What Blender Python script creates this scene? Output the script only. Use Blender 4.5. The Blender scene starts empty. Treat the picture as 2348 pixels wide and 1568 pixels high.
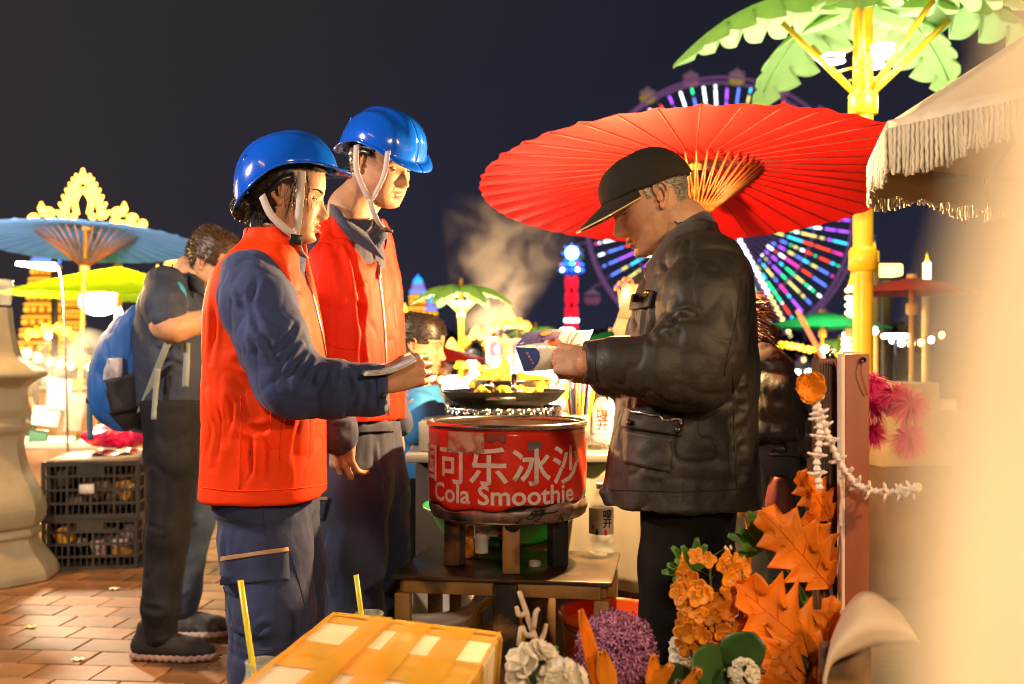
import bpy, bmesh, math, random
import numpy as np
import openvdb
from mathutils import Vector, Matrix
from mathutils.bvhtree import BVHTree
random.seed(7); RNG = np.random.default_rng(7)
R = math.radians
sc = bpy.context.scene
COL = sc.collection
CAMH = 1.16
# ------------------------------------------------------------------ camera
cam = bpy.data.cameras.new('camera'); camo = bpy.data.objects.new('camera', cam); COL.objects.link(camo)
camo.location = (0, 0, CAMH); camo.rotation_euler = (R(90), 0, 0)
cam.lens = 36; cam.sensor_width = 36; cam.shift_y = 0.0094
cam.clip_start = 0.02; cam.clip_end = 2000
cam.dof.use_dof = True; cam.dof.focus_distance = 2.5; cam.dof.aperture_fstop = 3.2
sc.camera = camo
# ------------------------------------------------------------------ night sky (city glow low down, navy above)
w = bpy.data.worlds.new('World'); sc.world = w; w.use_nodes = True
nt = w.node_tree; nt.nodes.clear()
tc = nt.nodes.new('ShaderNodeTexCoord'); sep = nt.nodes.new('ShaderNodeSeparateXYZ')
nt.links.new(tc.outputs['Generated'], sep.inputs[0])
rp = nt.nodes.new('ShaderNodeValToRGB'); e = rp.color_ramp.elements
e[0].position = 0.0; e[0].color = (0.017, 0.020, 0.046, 1)
e[1].position = 1.0; e[1].color = (0.009, 0.010, 0.018, 1)
x = e.new(0.12); x.color = (0.0125, 0.0155, 0.037, 1)
x = e.new(0.30); x.color = (0.0105, 0.0120, 0.025, 1)
nt.links.new(sep.outputs['Z'], rp.inputs[0])
nz = nt.nodes.new('ShaderNodeTexNoise'); nz.inputs['Scale'].default_value = 1.1; nz.inputs['Detail'].default_value = 3
nt.links.new(tc.outputs['Generated'], nz.inputs['Vector'])
mx = nt.nodes.new('ShaderNodeMix'); mx.data_type = 'RGBA'; mx.blend_type = 'MIX'
nr = nt.nodes.new('ShaderNodeMapRange'); nr.inputs[1].default_value = .35; nr.inputs[2].default_value = .75; nr.inputs[4].default_value = .25
sx = nt.nodes.new('ShaderNodeMapRange'); sx.inputs[1].default_value = .15; sx.inputs[2].default_value = -.5; nt.links.new(sep.outputs['X'], sx.inputs[0])
nt.links.new(nz.outputs[0], nr.inputs[0]); ma = nt.nodes.new('ShaderNodeMath'); ma.operation = 'MULTIPLY_ADD'; nt.links.new(sx.outputs[0], ma.inputs[0]); ma.inputs[1].default_value = .75; nt.links.new(nr.outputs[0], ma.inputs[2]); ma.use_clamp = True
nt.links.new(ma.outputs[0], mx.inputs[0])
nt.links.new(rp.outputs[0], mx.inputs[6]); mx.inputs[7].default_value = (0.037, 0.029, 0.029, 1)
bg = nt.nodes.new('ShaderNodeBackground'); bg.inputs[1].default_value = 0.88
nt.links.new(mx.outputs[2], bg.inputs[0])
wo = nt.nodes.new('ShaderNodeOutputWorld'); nt.links.new(bg.outputs[0], wo.inputs[0])
# ------------------------------------------------------------------ exposure and sampling
vs = sc.view_settings; vs.view_transform = 'Standard'; vs.look = 'None'; vs.exposure = 0.15; vs.gamma = 1.0
sc.render.engine = 'CYCLES'
cy = sc.cycles
cy.use_denoising = True
try: cy.denoiser = 'OPENIMAGEDENOISE'
except Exception: pass
cy.max_bounces = 5; cy.diffuse_bounces = 2; cy.glossy_bounces = 3; cy.transmission_bounces = 5; cy.volume_bounces = 1
cy.transparent_max_bounces = 12; cy.caustics_reflective = False; cy.caustics_refractive = False
cy.sample_clamp_indirect = 4.0; cy.sample_clamp_direct = 0.0; cy.volume_step_rate = 2.0; cy.blur_glossy = 0.5
cy.use_light_tree = True; cy.filter_width = 1.0
cy.use_adaptive_sampling = True; cy.adaptive_threshold = 0.02; cy.adaptive_min_samples = 24
try: cy.denoising_prefilter = 'ACCURATE'; cy.denoising_input_passes = 'RGB_ALBEDO_NORMAL'
except Exception: pass

# ================================================================== helpers
def W(px, py, d):
    """a point seen at (px,py) of the 2347-wide view, d metres away"""
    return np.array([(px-1173.5)/2347*d, d, CAMH-(py-806)/2347*d])
def tag(o, label=None, cat=None, group=None, kind=None):
    if label: o['label'] = label
    if cat: o['category'] = cat
    if group: o['group'] = group
    if kind: o['kind'] = kind
    return o
def empty(name, loc, label=None, cat=None, group=None, rz=0):
    o = bpy.data.objects.new(name, None); COL.objects.link(o)
    o.location = [float(v) for v in loc]; o.rotation_euler = (0, 0, rz); o.empty_display_size = .05
    return tag(o, label, cat, group)
def mk(name, V, F, mat=None, parent=None, local=False, smooth=True, tint=None, mats=None, fm=None):
    """one mesh object; V in world space unless local"""
    V = np.asarray(V, dtype=np.float64).reshape(-1, 3)
    loc = None
    if not local:
        if parent is not None:
            p = parent; off = np.zeros(3)
            while p is not None: off = off+np.array(p.location); p = p.parent
            V = V-off
        else:
            lo, hi = V.min(0), V.max(0); loc = np.array([(lo[0]+hi[0])/2, (lo[1]+hi[1])/2, lo[2]]); V = V-loc
    me = bpy.data.meshes.new(name)
    if isinstance(F, np.ndarray): F = F.tolist()
    me.from_pydata(V.tolist(), [], F)
    if smooth: me.polygons.foreach_set('use_smooth', [True]*len(me.polygons))
    for m in (mats or ([mat] if mat else [])): me.materials.append(m)
    if fm is not None: me.polygons.foreach_set('material_index', np.asarray(fm, dtype=np.int32))
    if tint is not None:
        a = me.color_attributes.new('tint', 'FLOAT_COLOR', 'POINT')
        t = np.ones((len(V), 4), dtype=np.float32); t[:, :3] = tint
        a.data.foreach_set('color', t.ravel())
    me.update()
    o = bpy.data.objects.new(name, me); COL.objects.link(o)
    if loc is not None: o.location = loc.tolist()
    if parent is not None: o.parent = parent
    return o
def copy_tree(o, parent=None):
    c = o.copy(); COL.objects.link(c)
    if parent is not None: c.parent = parent
    for ch in list(o.children): copy_tree(ch, c)
    return c
class MB:
    """collects simple shapes into one mesh"""
    def __init__(s): s.V = []; s.F = []; s.M = []; s.n = 0
    def add(s, V, F, m=0):
        V = np.asarray(V, float).reshape(-1, 3); s.V.append(V)
        s.F += [[int(i)+s.n for i in f] for f in F]; s.M += [m]*len(F); s.n += len(V); return s
    def box(s, c, size, rot=None, m=0, bev=0.0):
        c = np.array(c, float); h = np.array(size, float)/2
        if bev <= 0:
            V = np.array([[x, y, z] for x in (-1, 1) for y in (-1, 1) for z in (-1, 1)])*h
            F = [[0, 1, 3, 2], [4, 6, 7, 5], [0, 4, 5, 1], [2, 3, 7, 6], [0, 2, 6, 4], [1, 5, 7, 3]]
        else:
            bm = bmesh.new(); bmesh.ops.create_cube(bm, size=1); bmesh.ops.scale(bm, vec=h*2, verts=bm.verts)
            bmesh.ops.bevel(bm, geom=bm.edges[:], offset=bev, segments=2, affect='EDGES', profile=.5)
            bm.verts.ensure_lookup_table(); V = np.array([v.co[:] for v in bm.verts]); F = [[v.index for v in f.verts] for f in bm.faces]; bm.free()
        if rot is not None: V = V@np.array(rot).T
        return s.add(V+c, F, m)
    def tube(s, pts, r, n=8, m=0, caps=True, flat=None):
        pts = np.asarray(pts, float); k = len(pts)
        rr = np.full(k, r) if np.isscalar(r) else np.asarray(r, float)
        T = np.gradient(pts, axis=0); T /= np.linalg.norm(T, axis=1)[:, None]+1e-12
        u = np.cross(T[0], [0, 0, 1.0]); 
        if np.linalg.norm(u) < .1: u = np.cross(T[0], [0, 1.0, 0])
        u /= np.linalg.norm(u); V = []
        a = np.linspace(0, 2*np.pi, n, endpoint=False)
        for i in range(k):
            u = u-T[i]*np.dot(u, T[i]); u /= np.linalg.norm(u)+1e-12; v = np.cross(T[i], u)
            V.append(pts[i]+rr[i]*(np.cos(a)[:, None]*u+np.sin(a)[:, None]*v*(flat or 1)))
        V = np.concatenate(V); F = []
        for i in range(k-1):
            for j in range(n):
                F.append([i*n+j, i*n+(j+1) % n, (i+1)*n+(j+1) % n, (i+1)*n+j])
        if caps: F.append(list(range(n))[::-1]); F.append([(k-1)*n+j for j in range(n)])
        return s.add(V, F, m)
    def lathe(s, prof, c=(0, 0, 0), n=32, m=0, axis=None, a0=0, a1=2*math.pi):
        prof = np.asarray(prof, float); k = len(prof); full = abs(a1-a0-2*math.pi) < 1e-6
        a = np.linspace(a0, a1, n, endpoint=not full)
        V = np.array([[p[0]*np.cos(t), p[0]*np.sin(t), p[1]] for p in prof for t in a])
        if axis is not None: V = V@rot_to(axis).T
        F = []
        for i in range(k-1):
            for j in range(n if full else n-1):
                F.append([i*n+j, i*n+(j+1) % n, (i+1)*n+(j+1) % n, (i+1)*n+j])
        return s.add(V+np.array(c), F, m)
    def ball(s, c, r, n=12, m=0, rot=None):
        r = np.array([r]*3 if np.isscalar(r) else r, float); V = []; F = []; k = max(4, n//2)
        for i in range(k+1):
            p = np.pi*i/k
            for j in range(n): V.append([np.sin(p)*np.cos(2*np.pi*j/n), np.sin(p)*np.sin(2*np.pi*j/n), np.cos(p)])
        for i in range(k):
            for j in range(n): F.append([i*n+j, (i+1)*n+j, (i+1)*n+(j+1) % n, i*n+(j+1) % n])
        V = np.array(V)*r
        if rot is not None: V = V@np.array(rot).T
        return s.add(V+np.array(c), F, m)
    def sheet(s, G, m=0, thick=0.0, nrm=None):
        """grid of points [i][j]; thick gives it two faces and rims"""
        G = np.asarray(G, float); a, b = G.shape[:2]
        idx = np.arange(a*b).reshape(a, b)
        q = np.stack([idx[:-1, :-1], idx[1:, :-1], idx[1:, 1:], idx[:-1, 1:]], -1).reshape(-1, 4)
        if thick <= 0: return s.add(G.reshape(-1, 3), q, m)
        du = np.gradient(G, axis=0); dv = np.gradient(G, axis=1); N = np.cross(du, dv); N /= np.linalg.norm(N, axis=2)[..., None]+1e-12
        B = G-N*thick; F = q.tolist()+(q[:, ::-1]+a*b).tolist()
        ring = list(idx[0, :])+list(idx[1:, -1])+list(idx[-1, -2::-1])+list(idx[-2:0:-1, 0])
        for i in range(len(ring)):
            p, r_ = ring[i], ring[(i+1) % len(ring)]; F.append([p, r_, r_+a*b, p+a*b])
        return s.add(np.concatenate([G.reshape(-1, 3), B.reshape(-1, 3)]), F, m)
    def build(s, name, mat=None, parent=None, **k):
        V = np.concatenate(s.V) if s.V else np.zeros((0, 3))
        if isinstance(mat, (list, tuple)): return mk(name, V, s.F, None, parent, mats=list(mat), fm=s.M, **k)
        return mk(name, V, s.F, mat, parent, **k)
def rot_to(axis):
    """matrix whose z column is axis"""
    z = np.array(axis, float); z /= np.linalg.norm(z); u = np.cross([0, 1.0, 0], z)
    if np.linalg.norm(u) < 1e-3: u = np.array([1.0, 0, 0])
    u /= np.linalg.norm(u); return np.stack([u, np.cross(z, u), z], 1)
def rmat(rx=0, ry=0, rz=0):
    return np.array(Matrix.Rotation(R(rz), 3, 'Z')@Matrix.Rotation(R(ry), 3, 'Y')@Matrix.Rotation(R(rx), 3, 'X'))
def crv(pts, n=12):
    """Catmull-Rom through points"""
    P = np.asarray(pts, float); k = len(P); Q = np.vstack([2*P[0]-P[1], P, 2*P[-1]-P[-2]]); o = []
    for u in np.linspace(0, k-1, n):
        i = min(int(u), k-2); t = u-i; a, b, c, d = Q[i:i+4]
        o.append(.5*((2*b)+(c-a)*t+(2*a-5*b+4*c-d)*t*t+(3*b-a-3*c+d)*t**3))
    return np.array(o)
def hash3(ix, iy, iz, seed):
    h = (ix*374761393+iy*668265263+iz*2147483647+seed*974711) & 0xffffffff
    h = ((h ^ (h >> 13))*1274126177) & 0xffffffff
    return ((h ^ (h >> 16)) & 0xffff)/32767.5-1.0
def noise(P, seed=0):
    P = np.asarray(P, float); I = np.floor(P).astype(np.int64); f = P-I; f = f*f*f*(f*(f*6-15)+10); o = 0
    for dx in (0, 1):
        for dy in (0, 1):
            for dz in (0, 1):
                wt = (f[:, 0] if dx else 1-f[:, 0])*(f[:, 1] if dy else 1-f[:, 1])*(f[:, 2] if dz else 1-f[:, 2])
                o = o+wt*hash3(I[:, 0]+dx, I[:, 1]+dy, I[:, 2]+dz, seed)
    return o
# ------------------------------------------------------------------ materials
MATS = {}
def pm(name, col, rough=.6, metal=0.0, var=0.15, vs=6.0, bump=0.0, bs=60.0, emit=0.0, ecol=None, trans=0.0, ior=1.45, sss=0.0,
       coat=0.0, sheen=0.0, alpha=1.0, tint=False, spec=.5, bump2=None, col2=None, c2s=3.0, c2r=(.45, .6), transl=0.0, object_coords=True):
    if name in MATS: return MATS[name]
    m = bpy.data.materials.new(name); m.use_nodes = True; MATS[name] = m
    n = m.node_tree.nodes; L = m.node_tree.links; b = n['Principled BSDF']
    b.inputs['Roughness'].default_value = rough; b.inputs['Metallic'].default_value = metal
    b.inputs['Specular IOR Level'].default_value = spec; b.inputs['IOR'].default_value = ior
    b.inputs['Transmission Weight'].default_value = trans; b.inputs['Coat Weight'].default_value = coat
    b.inputs['Sheen Weight'].default_value = sheen; b.inputs['Alpha'].default_value = alpha
    if sss: b.inputs['Subsurface Weight'].default_value = sss; b.inputs['Subsurface Radius'].default_value = (.012, .005, .003); b.inputs['Subsurface Scale'].default_value = 1.0
    co = n.new('ShaderNodeTexCoord').outputs['Object']
    def nzt(scale, det=4):
        t = n.new('ShaderNodeTexNoise'); t.inputs['Scale'].default_value = scale; t.inputs['Detail'].default_value = det; L.new(co, t.inputs['Vector']); return t.outputs[0]
    base = None
    if var > 0:
        mr = n.new('ShaderNodeMapRange'); mr.inputs[1].default_value = .3; mr.inputs[2].default_value = .7; mr.inputs[3].default_value = 1-var; mr.inputs[4].default_value = 1+var
        L.new(nzt(vs), mr.inputs[0])
        mm = n.new('ShaderNodeMix'); mm.data_type = 'RGBA'; mm.blend_type = 'MULTIPLY'; mm.inputs[0].default_value = 1
        mm.inputs[6].default_value = (*col, 1); L.new(mr.outputs[0], mm.inputs[7]); base = mm.outputs[2]
    if col2 is not None:
        rr = n.new('ShaderNodeMapRange'); rr.inputs[1].default_value = c2r[0]; rr.inputs[2].default_value = c2r[1]; L.new(nzt(c2s, 6), rr.inputs[0])
        m2 = n.new('ShaderNodeMix'); m2.data_type = 'RGBA'; m2.inputs[6].default_value = (*col, 1); m2.inputs[7].default_value = (*col2, 1)
        if base is not None: L.new(base, m2.inputs[6])
        L.new(rr.outputs[0], m2.inputs[0]); base = m2.outputs[2]
    if tint:
        at = n.new('ShaderNodeAttribute'); at.attribute_name = 'tint'
        m3 = n.new('ShaderNodeMix'); m3.data_type = 'RGBA'; m3.blend_type = 'MULTIPLY'; m3.inputs[0].default_value = 1
        if base is not None: L.new(base, m3.inputs[6])
        else: m3.inputs[6].default_value = (*col, 1)
        L.new(at.outputs['Color'], m3.inputs[7]); base = m3.outputs[2]
    if base is not None: L.new(base, b.inputs['Base Color'])
    else: b.inputs['Base Color'].default_value = (*col, 1)
    if emit > 0:
        b.inputs['Emission Color'].default_value = (*(ecol or col), 1); b.inputs['Emission Strength'].default_value = emit
    last = None
    for (s_, st, ds) in ([(bs, bump, .002)] if bump > 0 else [])+([bump2] if bump2 else []):
        bp = n.new('ShaderNodeBump'); bp.inputs['Strength'].default_value = st; bp.inputs['Distance'].default_value = ds
        L.new(nzt(s_, 5), bp.inputs['Height'])
        if last is not None: L.new(last, bp.inputs['Normal'])
        last = bp.outputs[0]
    if last is not None: L.new(last, b.inputs['Normal'])
    if transl > 0:
        tr = n.new('ShaderNodeBsdfTranslucent'); 
        if base is not None: L.new(base, tr.inputs[0])
        else: tr.inputs[0].default_value = (*col, 1)
        ms = n.new('ShaderNodeMixShader'); ms.inputs[0].default_value = transl
        L.new(b.outputs[0], ms.inputs[1]); L.new(tr.outputs[0], ms.inputs[2]); L.new(ms.outputs[0], n['Material Output'].inputs[0])
    return m
def em(name, col, s, body=None):
    return pm(name, body or col, rough=.4, var=0, emit=s, ecol=col)
# ------------------------------------------------------------------ volumes of cloth and skin: a distance field meshed to quads
class Field:
    def __init__(s, lo, hi, h):
        s.h = h; s.lo = np.array(lo, float); n = np.ceil((np.array(hi, float)-s.lo)/h).astype(int)+1
        s.f = np.full(n, .15, np.float32); s.ax = [(s.lo[i]+h*np.arange(n[i])).astype(np.float32) for i in range(3)]
    def sl(s, lo, hi):
        o = []
        for i in range(3):
            a = max(0, int((lo[i]-s.lo[i])/s.h)); b = min(len(s.ax[i]), int((hi[i]-s.lo[i])/s.h)+2); o.append(slice(a, max(a, b)))
        return tuple(o), s.ax[0][o[0]][:, None, None], s.ax[1][o[1]][None, :, None], s.ax[2][o[2]][None, None, :]
    def mix(s, q, d, k, mode='u'):
        a = s.f[q]; d = d.astype(np.float32)
        if mode == 'c': a = -a
        if k <= 0: r_ = np.minimum(a, d)
        else:
            h = np.clip(.5+.5*(a-d)/k, 0, 1); r_ = a*(1-h)+d*h-k*h*(1-h)
        s.f[q] = -r_ if mode == 'c' else r_
    def cap(s, a, b, ra, rb, k=.02, flat=None, mode='u'):
        a = np.array(a, float); b = np.array(b, float); pad = max(ra, rb)+.06
        q, x, y, z = s.sl(np.minimum(a, b)-pad, np.maximum(a, b)+pad); ba = b-a; L2 = max(float(ba@ba), 1e-9)
        dx, dy, dz = x-a[0], y-a[1], z-a[2]
        t = np.clip((dx*ba[0]+dy*ba[1]+dz*ba[2])/L2, 0, 1); dx = dx-t*ba[0]; dy = dy-t*ba[1]; dz = dz-t*ba[2]
        d2 = dx*dx+dy*dy+dz*dz
        if flat is not None:
            n, fz = flat; n = np.array(n, float)/np.linalg.norm(n); qn = dx*n[0]+dy*n[1]+dz*n[2]; d2 = d2+qn*qn*(1/fz**2-1)
        s.mix(q, np.sqrt(d2)-(ra+(rb-ra)*t), k, mode); return s
    def chain(s, pts, k=.02, flat=None, mode='u'):
        for (a, ra), (b, rb) in zip(pts[:-1], pts[1:]): s.cap(a, b, ra, rb, k, flat, mode)
        return s
    def ell(s, c, r, rot=None, k=.02, mode='u'):
        c = np.array(c, float); r = np.array(r, float); pad = r.max()+.06
        q, x, y, z = s.sl(c-pad, c+pad); x = x-c[0]; y = y-c[1]; z = z-c[2]
        if rot is not None: M = np.array(rot); x, y, z = M[0, 0]*x+M[1, 0]*y+M[2, 0]*z, M[0, 1]*x+M[1, 1]*y+M[2, 1]*z, M[0, 2]*x+M[1, 2]*y+M[2, 2]*z
        k0 = np.sqrt((x/r[0])**2+(y/r[1])**2+(z/r[2])**2); k1 = np.sqrt((x/r[0]**2)**2+(y/r[1]**2)**2+(z/r[2]**2)**2)+1e-6
        s.mix(q, k0*(k0-1)/k1, k, mode); return s
    def col(s, rows, rot=0.0, n=2.4, k=.02, mode='u'):
        """upright stack of superellipses: rows (z, cx, cy, rx, ry)"""
        A = np.array(sorted(rows), float); A = np.vstack([A[:1], A, A[-1:]]) if False else A
        u = np.linspace(0, len(A)-1, 80); A = crv(A, 80) if len(A) > 2 else A
        zz, cx, cy, rx, ry = A.T; m = max(rx.max(), ry.max())+.06
        q, x, y, z = s.sl((cx.min()-m, cy.min()-m, zz.min()-.06), (cx.max()+m, cy.max()+m, zz.max()+.06))
        I = lambda v: np.interp(z, zz, v)
        dx, dy = x-I(cx), y-I(cy); c_, s_ = math.cos(rot), math.sin(rot); dx, dy = dx*c_+dy*s_, -dx*s_+dy*c_
        rx, ry = I(rx), I(ry)
        d = ((np.abs(dx/rx)**n+np.abs(dy/ry)**n)**(1/n)-1)*np.minimum(rx, ry)
        d = np.maximum(d, np.maximum(z-zz.max(), zz.min()-z)); s.mix(q, d, k, mode); return s
    def cut(s, p, n):
        n = np.array(n, float)/np.linalg.norm(n); q, x, y, z = s.sl(s.lo, s.lo+1e3)
        s.f = np.maximum(s.f, ((x-p[0])*n[0]+(y-p[1])*n[1]+(z-p[2])*n[2]).astype(np.float32)); return s
    def mesh(s, smooth=2):
        g = openvdb.FloatGrid(.15); f = s.f.copy()
        f[0] = f[-1] = .15; f[:, 0] = f[:, -1] = .15; f[:, :, 0] = f[:, :, -1] = .15
        g.copyFromArray(f); P, Q = g.convertToQuads(0.0)
        P = np.array(P, float)*s.h+s.lo; Q = np.array(Q)[:, ::-1]
        return lap(P, Q, smooth), Q
def lap(P, Q, it, lam=.5):
    if it <= 0: return P
    E = np.concatenate([Q[:, [0, 1]], Q[:, [1, 2]], Q[:, [2, 3]], Q[:, [3, 0]]]); n = len(P)
    a = np.concatenate([E[:, 0], E[:, 1]]); b = np.concatenate([E[:, 1], E[:, 0]]); c = np.bincount(a, minlength=n)+1e-9
    for _ in range(it):
        A = np.stack([np.bincount(a, P[b, i], n)/c for i in range(3)], 1); P = P+lam*(A-P)
    return P
def normals(P, Q):
    N = np.zeros_like(P); f = np.cross(P[Q[:, 2]]-P[Q[:, 0]], P[Q[:, 3]]-P[Q[:, 1]])
    for i in range(4):
        for j in range(3): N[:, j] += np.bincount(Q[:, i], f[:, j], len(P))
    return N/(np.linalg.norm(N, axis=1)[:, None]+1e-12)
def folds(P, Q, lines, nz=(), it=1):
    """lines: (points, width, height); nz: (scale vec, amp, seed) stretched noise; both along the normal"""
    N = normals(P, Q); D = np.zeros(len(P))
    for pts, wd, am in lines:
        C = crv(pts, 24) if len(pts) > 2 else np.linspace(pts[0], pts[1], 16)
        d = np.full(len(P), 9.0); T = np.zeros(len(P))
        m = np.all((P > C.min(0)-3*wd) & (P < C.max(0)+3*wd), 1); S = P[m]
        if not len(S): continue
        dd = np.full(len(S), 9.0); tt = np.zeros(len(S))
        for i in range(len(C)-1):
            ba = C[i+1]-C[i]; t = np.clip(((S-C[i])@ba)/(ba@ba+1e-12), 0, 1); e = np.linalg.norm(S-C[i]-t[:, None]*ba, axis=1)
            u = e < dd; dd[u] = e[u]; tt[u] = (i+t[u])/(len(C)-1)
        end = np.sin(np.pi*np.clip(tt, .04, .96))**.6
        g = np.exp(-(dd/wd)**2)-.55*np.exp(-((dd-1.7*wd)/(.9*wd))**2)
        D[m] += am*end*g
    for z_ in nz:
        sv, am, seed = z_[:3]; S = P*np.array(sv)
        if len(z_) > 3:                                   # sharp tension creases
            S = S+.45*np.stack([noise(S*.7+k*9.1, seed+k) for k in range(3)], 1); r_ = (1-np.abs(noise(S, seed)))**6; D += am*(r_-.2)*np.clip(.55+.9*noise(P*4.0, seed+7), 0, 1.2)
        else: D += am*noise(S, seed)
    return P+N*D[:, None]
def bvh(P, Q): return BVHTree.FromPolygons([Vector(p) for p in P], [list(map(int, q)) for q in Q])
CAM = np.array([0, 0, CAMH])
def onto(tree, px, py, d0, off=.003):
    """where the line of sight through a pixel meets a garment"""
    t = W(px, py, d0); dr = t-CAM; dr /= np.linalg.norm(dr)
    h, n, i, ds = tree.ray_cast(Vector(CAM), Vector(dr))
    if h is None or abs(np.linalg.norm(np.array(h)-CAM)-d0) > .6: return t
    n = np.array(n); n = -n if n@dr > 0 else n
    return np.array(h)+n*off
def patch(tree, quad, d0, off=.004, thick=.004, nu=10, nv=10):
    """cloth patch lying on a garment; quad of four pixel corners (tl, tr, br, bl)"""
    q = np.array(quad, float); G = np.zeros((nu, nv, 3))
    for i, u in enumerate(np.linspace(0, 1, nu)):
        for j, v in enumerate(np.linspace(0, 1, nv)):
            p = (1-v)*((1-u)*q[0]+u*q[1])+v*((1-u)*q[3]+u*q[2]); G[i, j] = onto(tree, p[0], p[1], d0, off)
    return MB().sheet(G[:, ::-1], thick=thick)
def line_on(tree, pts, d0, r=.0025, off=.001, n=24, k=5):
    C = crv(np.array([[p[0], p[1], 0] for p in pts], float), n)
    return MB().tube([onto(tree, c[0], c[1], d0, off) for c in C], r, k)
def ribbon(pts, wdir, width, thick=.0015, n=16):
    C = crv(pts, n); wd = np.array(wdir, float); wd /= np.linalg.norm(wd)
    return MB().sheet(np.stack([C-wd*width/2, C+wd*width/2], 1), thick=thick)
# ================================================================== people: heads, ears, hands
def frame(yaw, pitch=0, roll=0): return rmat(0, 0, yaw)@rmat(0, pitch, 0)@rmat(roll, 0, 0)
HROWS = np.array([
 (.137, -.010, -.012, .001), (.1345, .024, -.046, .034), (.123, .056, -.072, .055), (.101, .081, -.090, .069), (.070, .0935, -.098, .0755),
 (.045, .0965, -.0985, .0765), (.022, .092, -.096, .0755), (.0, .0905, -.088, .073), (-.022, .0915, -.078, .0705), (-.045, .092, -.066, .0665),
 (-.065, .0905, -.052, .060), (-.083, .088, -.035, .051), (-.098, .082, -.010, .038), (-.107, .066, .015, .022), (-.110, .045, .040, .001)])
class Head:
    """a face modelled as rings; local x forward, y left, z up, origin between the ears"""
    def __init__(s, o, M, male=True, nose=1.0, jaw=1.0, lips=1.0, chub=0.0, scale=1.0, child=False, brow=None, sunk=0.0, crown=1.0):
        s.o = np.array(o, float); s.M = M*scale; s.male = male; s.nose = nose; s.lips = lips; s.sunk = sunk
        s.rows = HROWS.copy(); s.rows[8:14, 3] += chub; s.rows[9:, 3] *= jaw; s.brow = (.005 if male else .002) if brow is None else brow
        if child: s.rows[8:, 0] *= .94; s.rows[8:14, 3] += .003
        m_ = s.rows[:, 0] > .04; s.rows[m_, 0] = .04+(s.rows[m_, 0]-.04)*crown; s.top = s.rows[0, 0]; s.U = crv(s.rows, 400); s.zs = s.U[::-1, 0]
    def surf(s, th, z, off=0.0):
        th = np.asarray(th, float); z = np.asarray(z, float); I = lambda i: np.interp(z, s.zs, s.U[::-1, i])
        xf, xb, wd = I(1), I(2), I(3); c = (xf+xb)/2; a = (xf-xb)/2
        ct, st = np.cos(th), np.sin(th)
        pw = lambda v, p: np.sign(v)*np.abs(v)**p
        x = c+a*pw(ct, .9); y = wd*pw(st, .92)
        g = lambda v, m, sg: np.exp(-((v-m)/sg)**2)
        fr = np.clip(ct*3, 0, 1)
        hN = np.interp(z, [-.0445, -.0395, -.034, -.0255, -.016, 0, .016, .03], [0, .007, .0215, .027, .0215, .0115, .0045, 0])*s.nose
        wN = np.interp(z, [-.04, -.03, -.015, .03], [.0165, .0155, .0105, .0085])
        d = hN*np.exp(-(np.abs(y)/wN)**2.2)
        d += .004*s.nose*(g(z, -.031, .006)*(g(y, .0135, .006)+g(y, -.0135, .006)))
        d += s.lips*(.0078*g(z, -.0535, .0048)*np.exp(-(y/.0185)**4)+.0072*g(z, -.0665, .0052)*np.exp(-(y/.0165)**4)-.0055*g(z, -.0602, .0022)*np.exp(-(y/.021)**4))
        d += -.003*g(z, -.0775, .005)*np.exp(-(y/.022)**2)+.0085*g(z, -.0925, .011)*np.exp(-(y/.020)**2)
        d += -(.0085+s.sunk)*g(z, .011, .0115)*(g(y, .031, .015)+g(y, -.031, .015))
        d += .004*g(z, -.010, .016)*(g(y, .047, .018)+g(y, -.047, .018))
        d += s.brow*g(z, .031, .0075)*np.exp(-(y/.05)**4)
        d += -.0022*g(z, -.044, .016)*(g(y, .029+(-.044-z)*.35, .004)+g(y, -.029-(-.044-z)*.35, .004))
        x = x+d*fr+off*ct; y = y+off*st
        return np.stack([x, y, z+off*.35*(z > .03)], -1)
    def w(s, L): return s.o+np.asarray(L, float)@s.M.T
    def skin(s, stubble=0.0, hairline=None, hair=(.05, .045, .04), nt_=100, nz_=140):
        u = np.linspace(0, 1, nz_); zz = np.interp(u, [0, .04, .22, .9, 1], [s.top-.0001, s.top-.004, .05, -.1, -.1099])
        th = np.linspace(0, 2*np.pi, nt_, endpoint=False)
        # more columns on the face
        th = th-.55*np.sin(th)
        T, Z = np.meshgrid(th, zz); L = s.surf(T.ravel(), Z.ravel()).reshape(nz_, nt_, 3)
        idx = np.arange(nz_*nt_).reshape(nz_, nt_); r_ = np.roll(idx, -1, 1)
        Q = np.stack([idx[:-1], idx[1:], r_[1:], r_[:-1]], -1).reshape(-1, 4)
        P = L.reshape(-1, 3); x, y, z = P.T; g = lambda v, m, sg: np.exp(-((v-m)/sg)**2)
        t = np.ones((len(P), 3))
        lip = np.clip((g(z, -.054, .0055)*np.exp(-(y/.0215)**6)+g(z, -.0665, .006)*np.exp(-(y/.019)**6))*1.25, 0, 1)*(x > .07)
        t *= 1-lip[:, None]*np.array([.22, .52, .45])
        ml = g(z, -.0603, .0016)*np.exp(-(y/.0225)**6)*(x > .07); t *= 1-ml[:, None]*.75
        ck = g(z, -.018, .022)*(g(y, .045, .022)+g(y, -.045, .022))*(x > .03); t *= 1-ck[:, None]*np.array([.0, .12, .10])
        no = g(z, -.0385, .0022)*(g(y, .006, .0042)+g(y, -.006, .0042))*(x > .09); t *= 1-no[:, None]*.8
        if stubble > 0:
            sb = (g(z, -.085, .03)*(x > .0)*1.0+g(z, -.046, .006)*np.exp(-(y/.03)**4))*(1-lip); t *= 1-np.clip(sb, 0, 1)[:, None]*stubble*np.array([.5, .42, .35])
        if hairline is not None:
            m = hairline(P); hc = np.array(hair)/np.array([.5, .3, .2]); t = t*(1-m[:, None])+hc*m[:, None]
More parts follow.
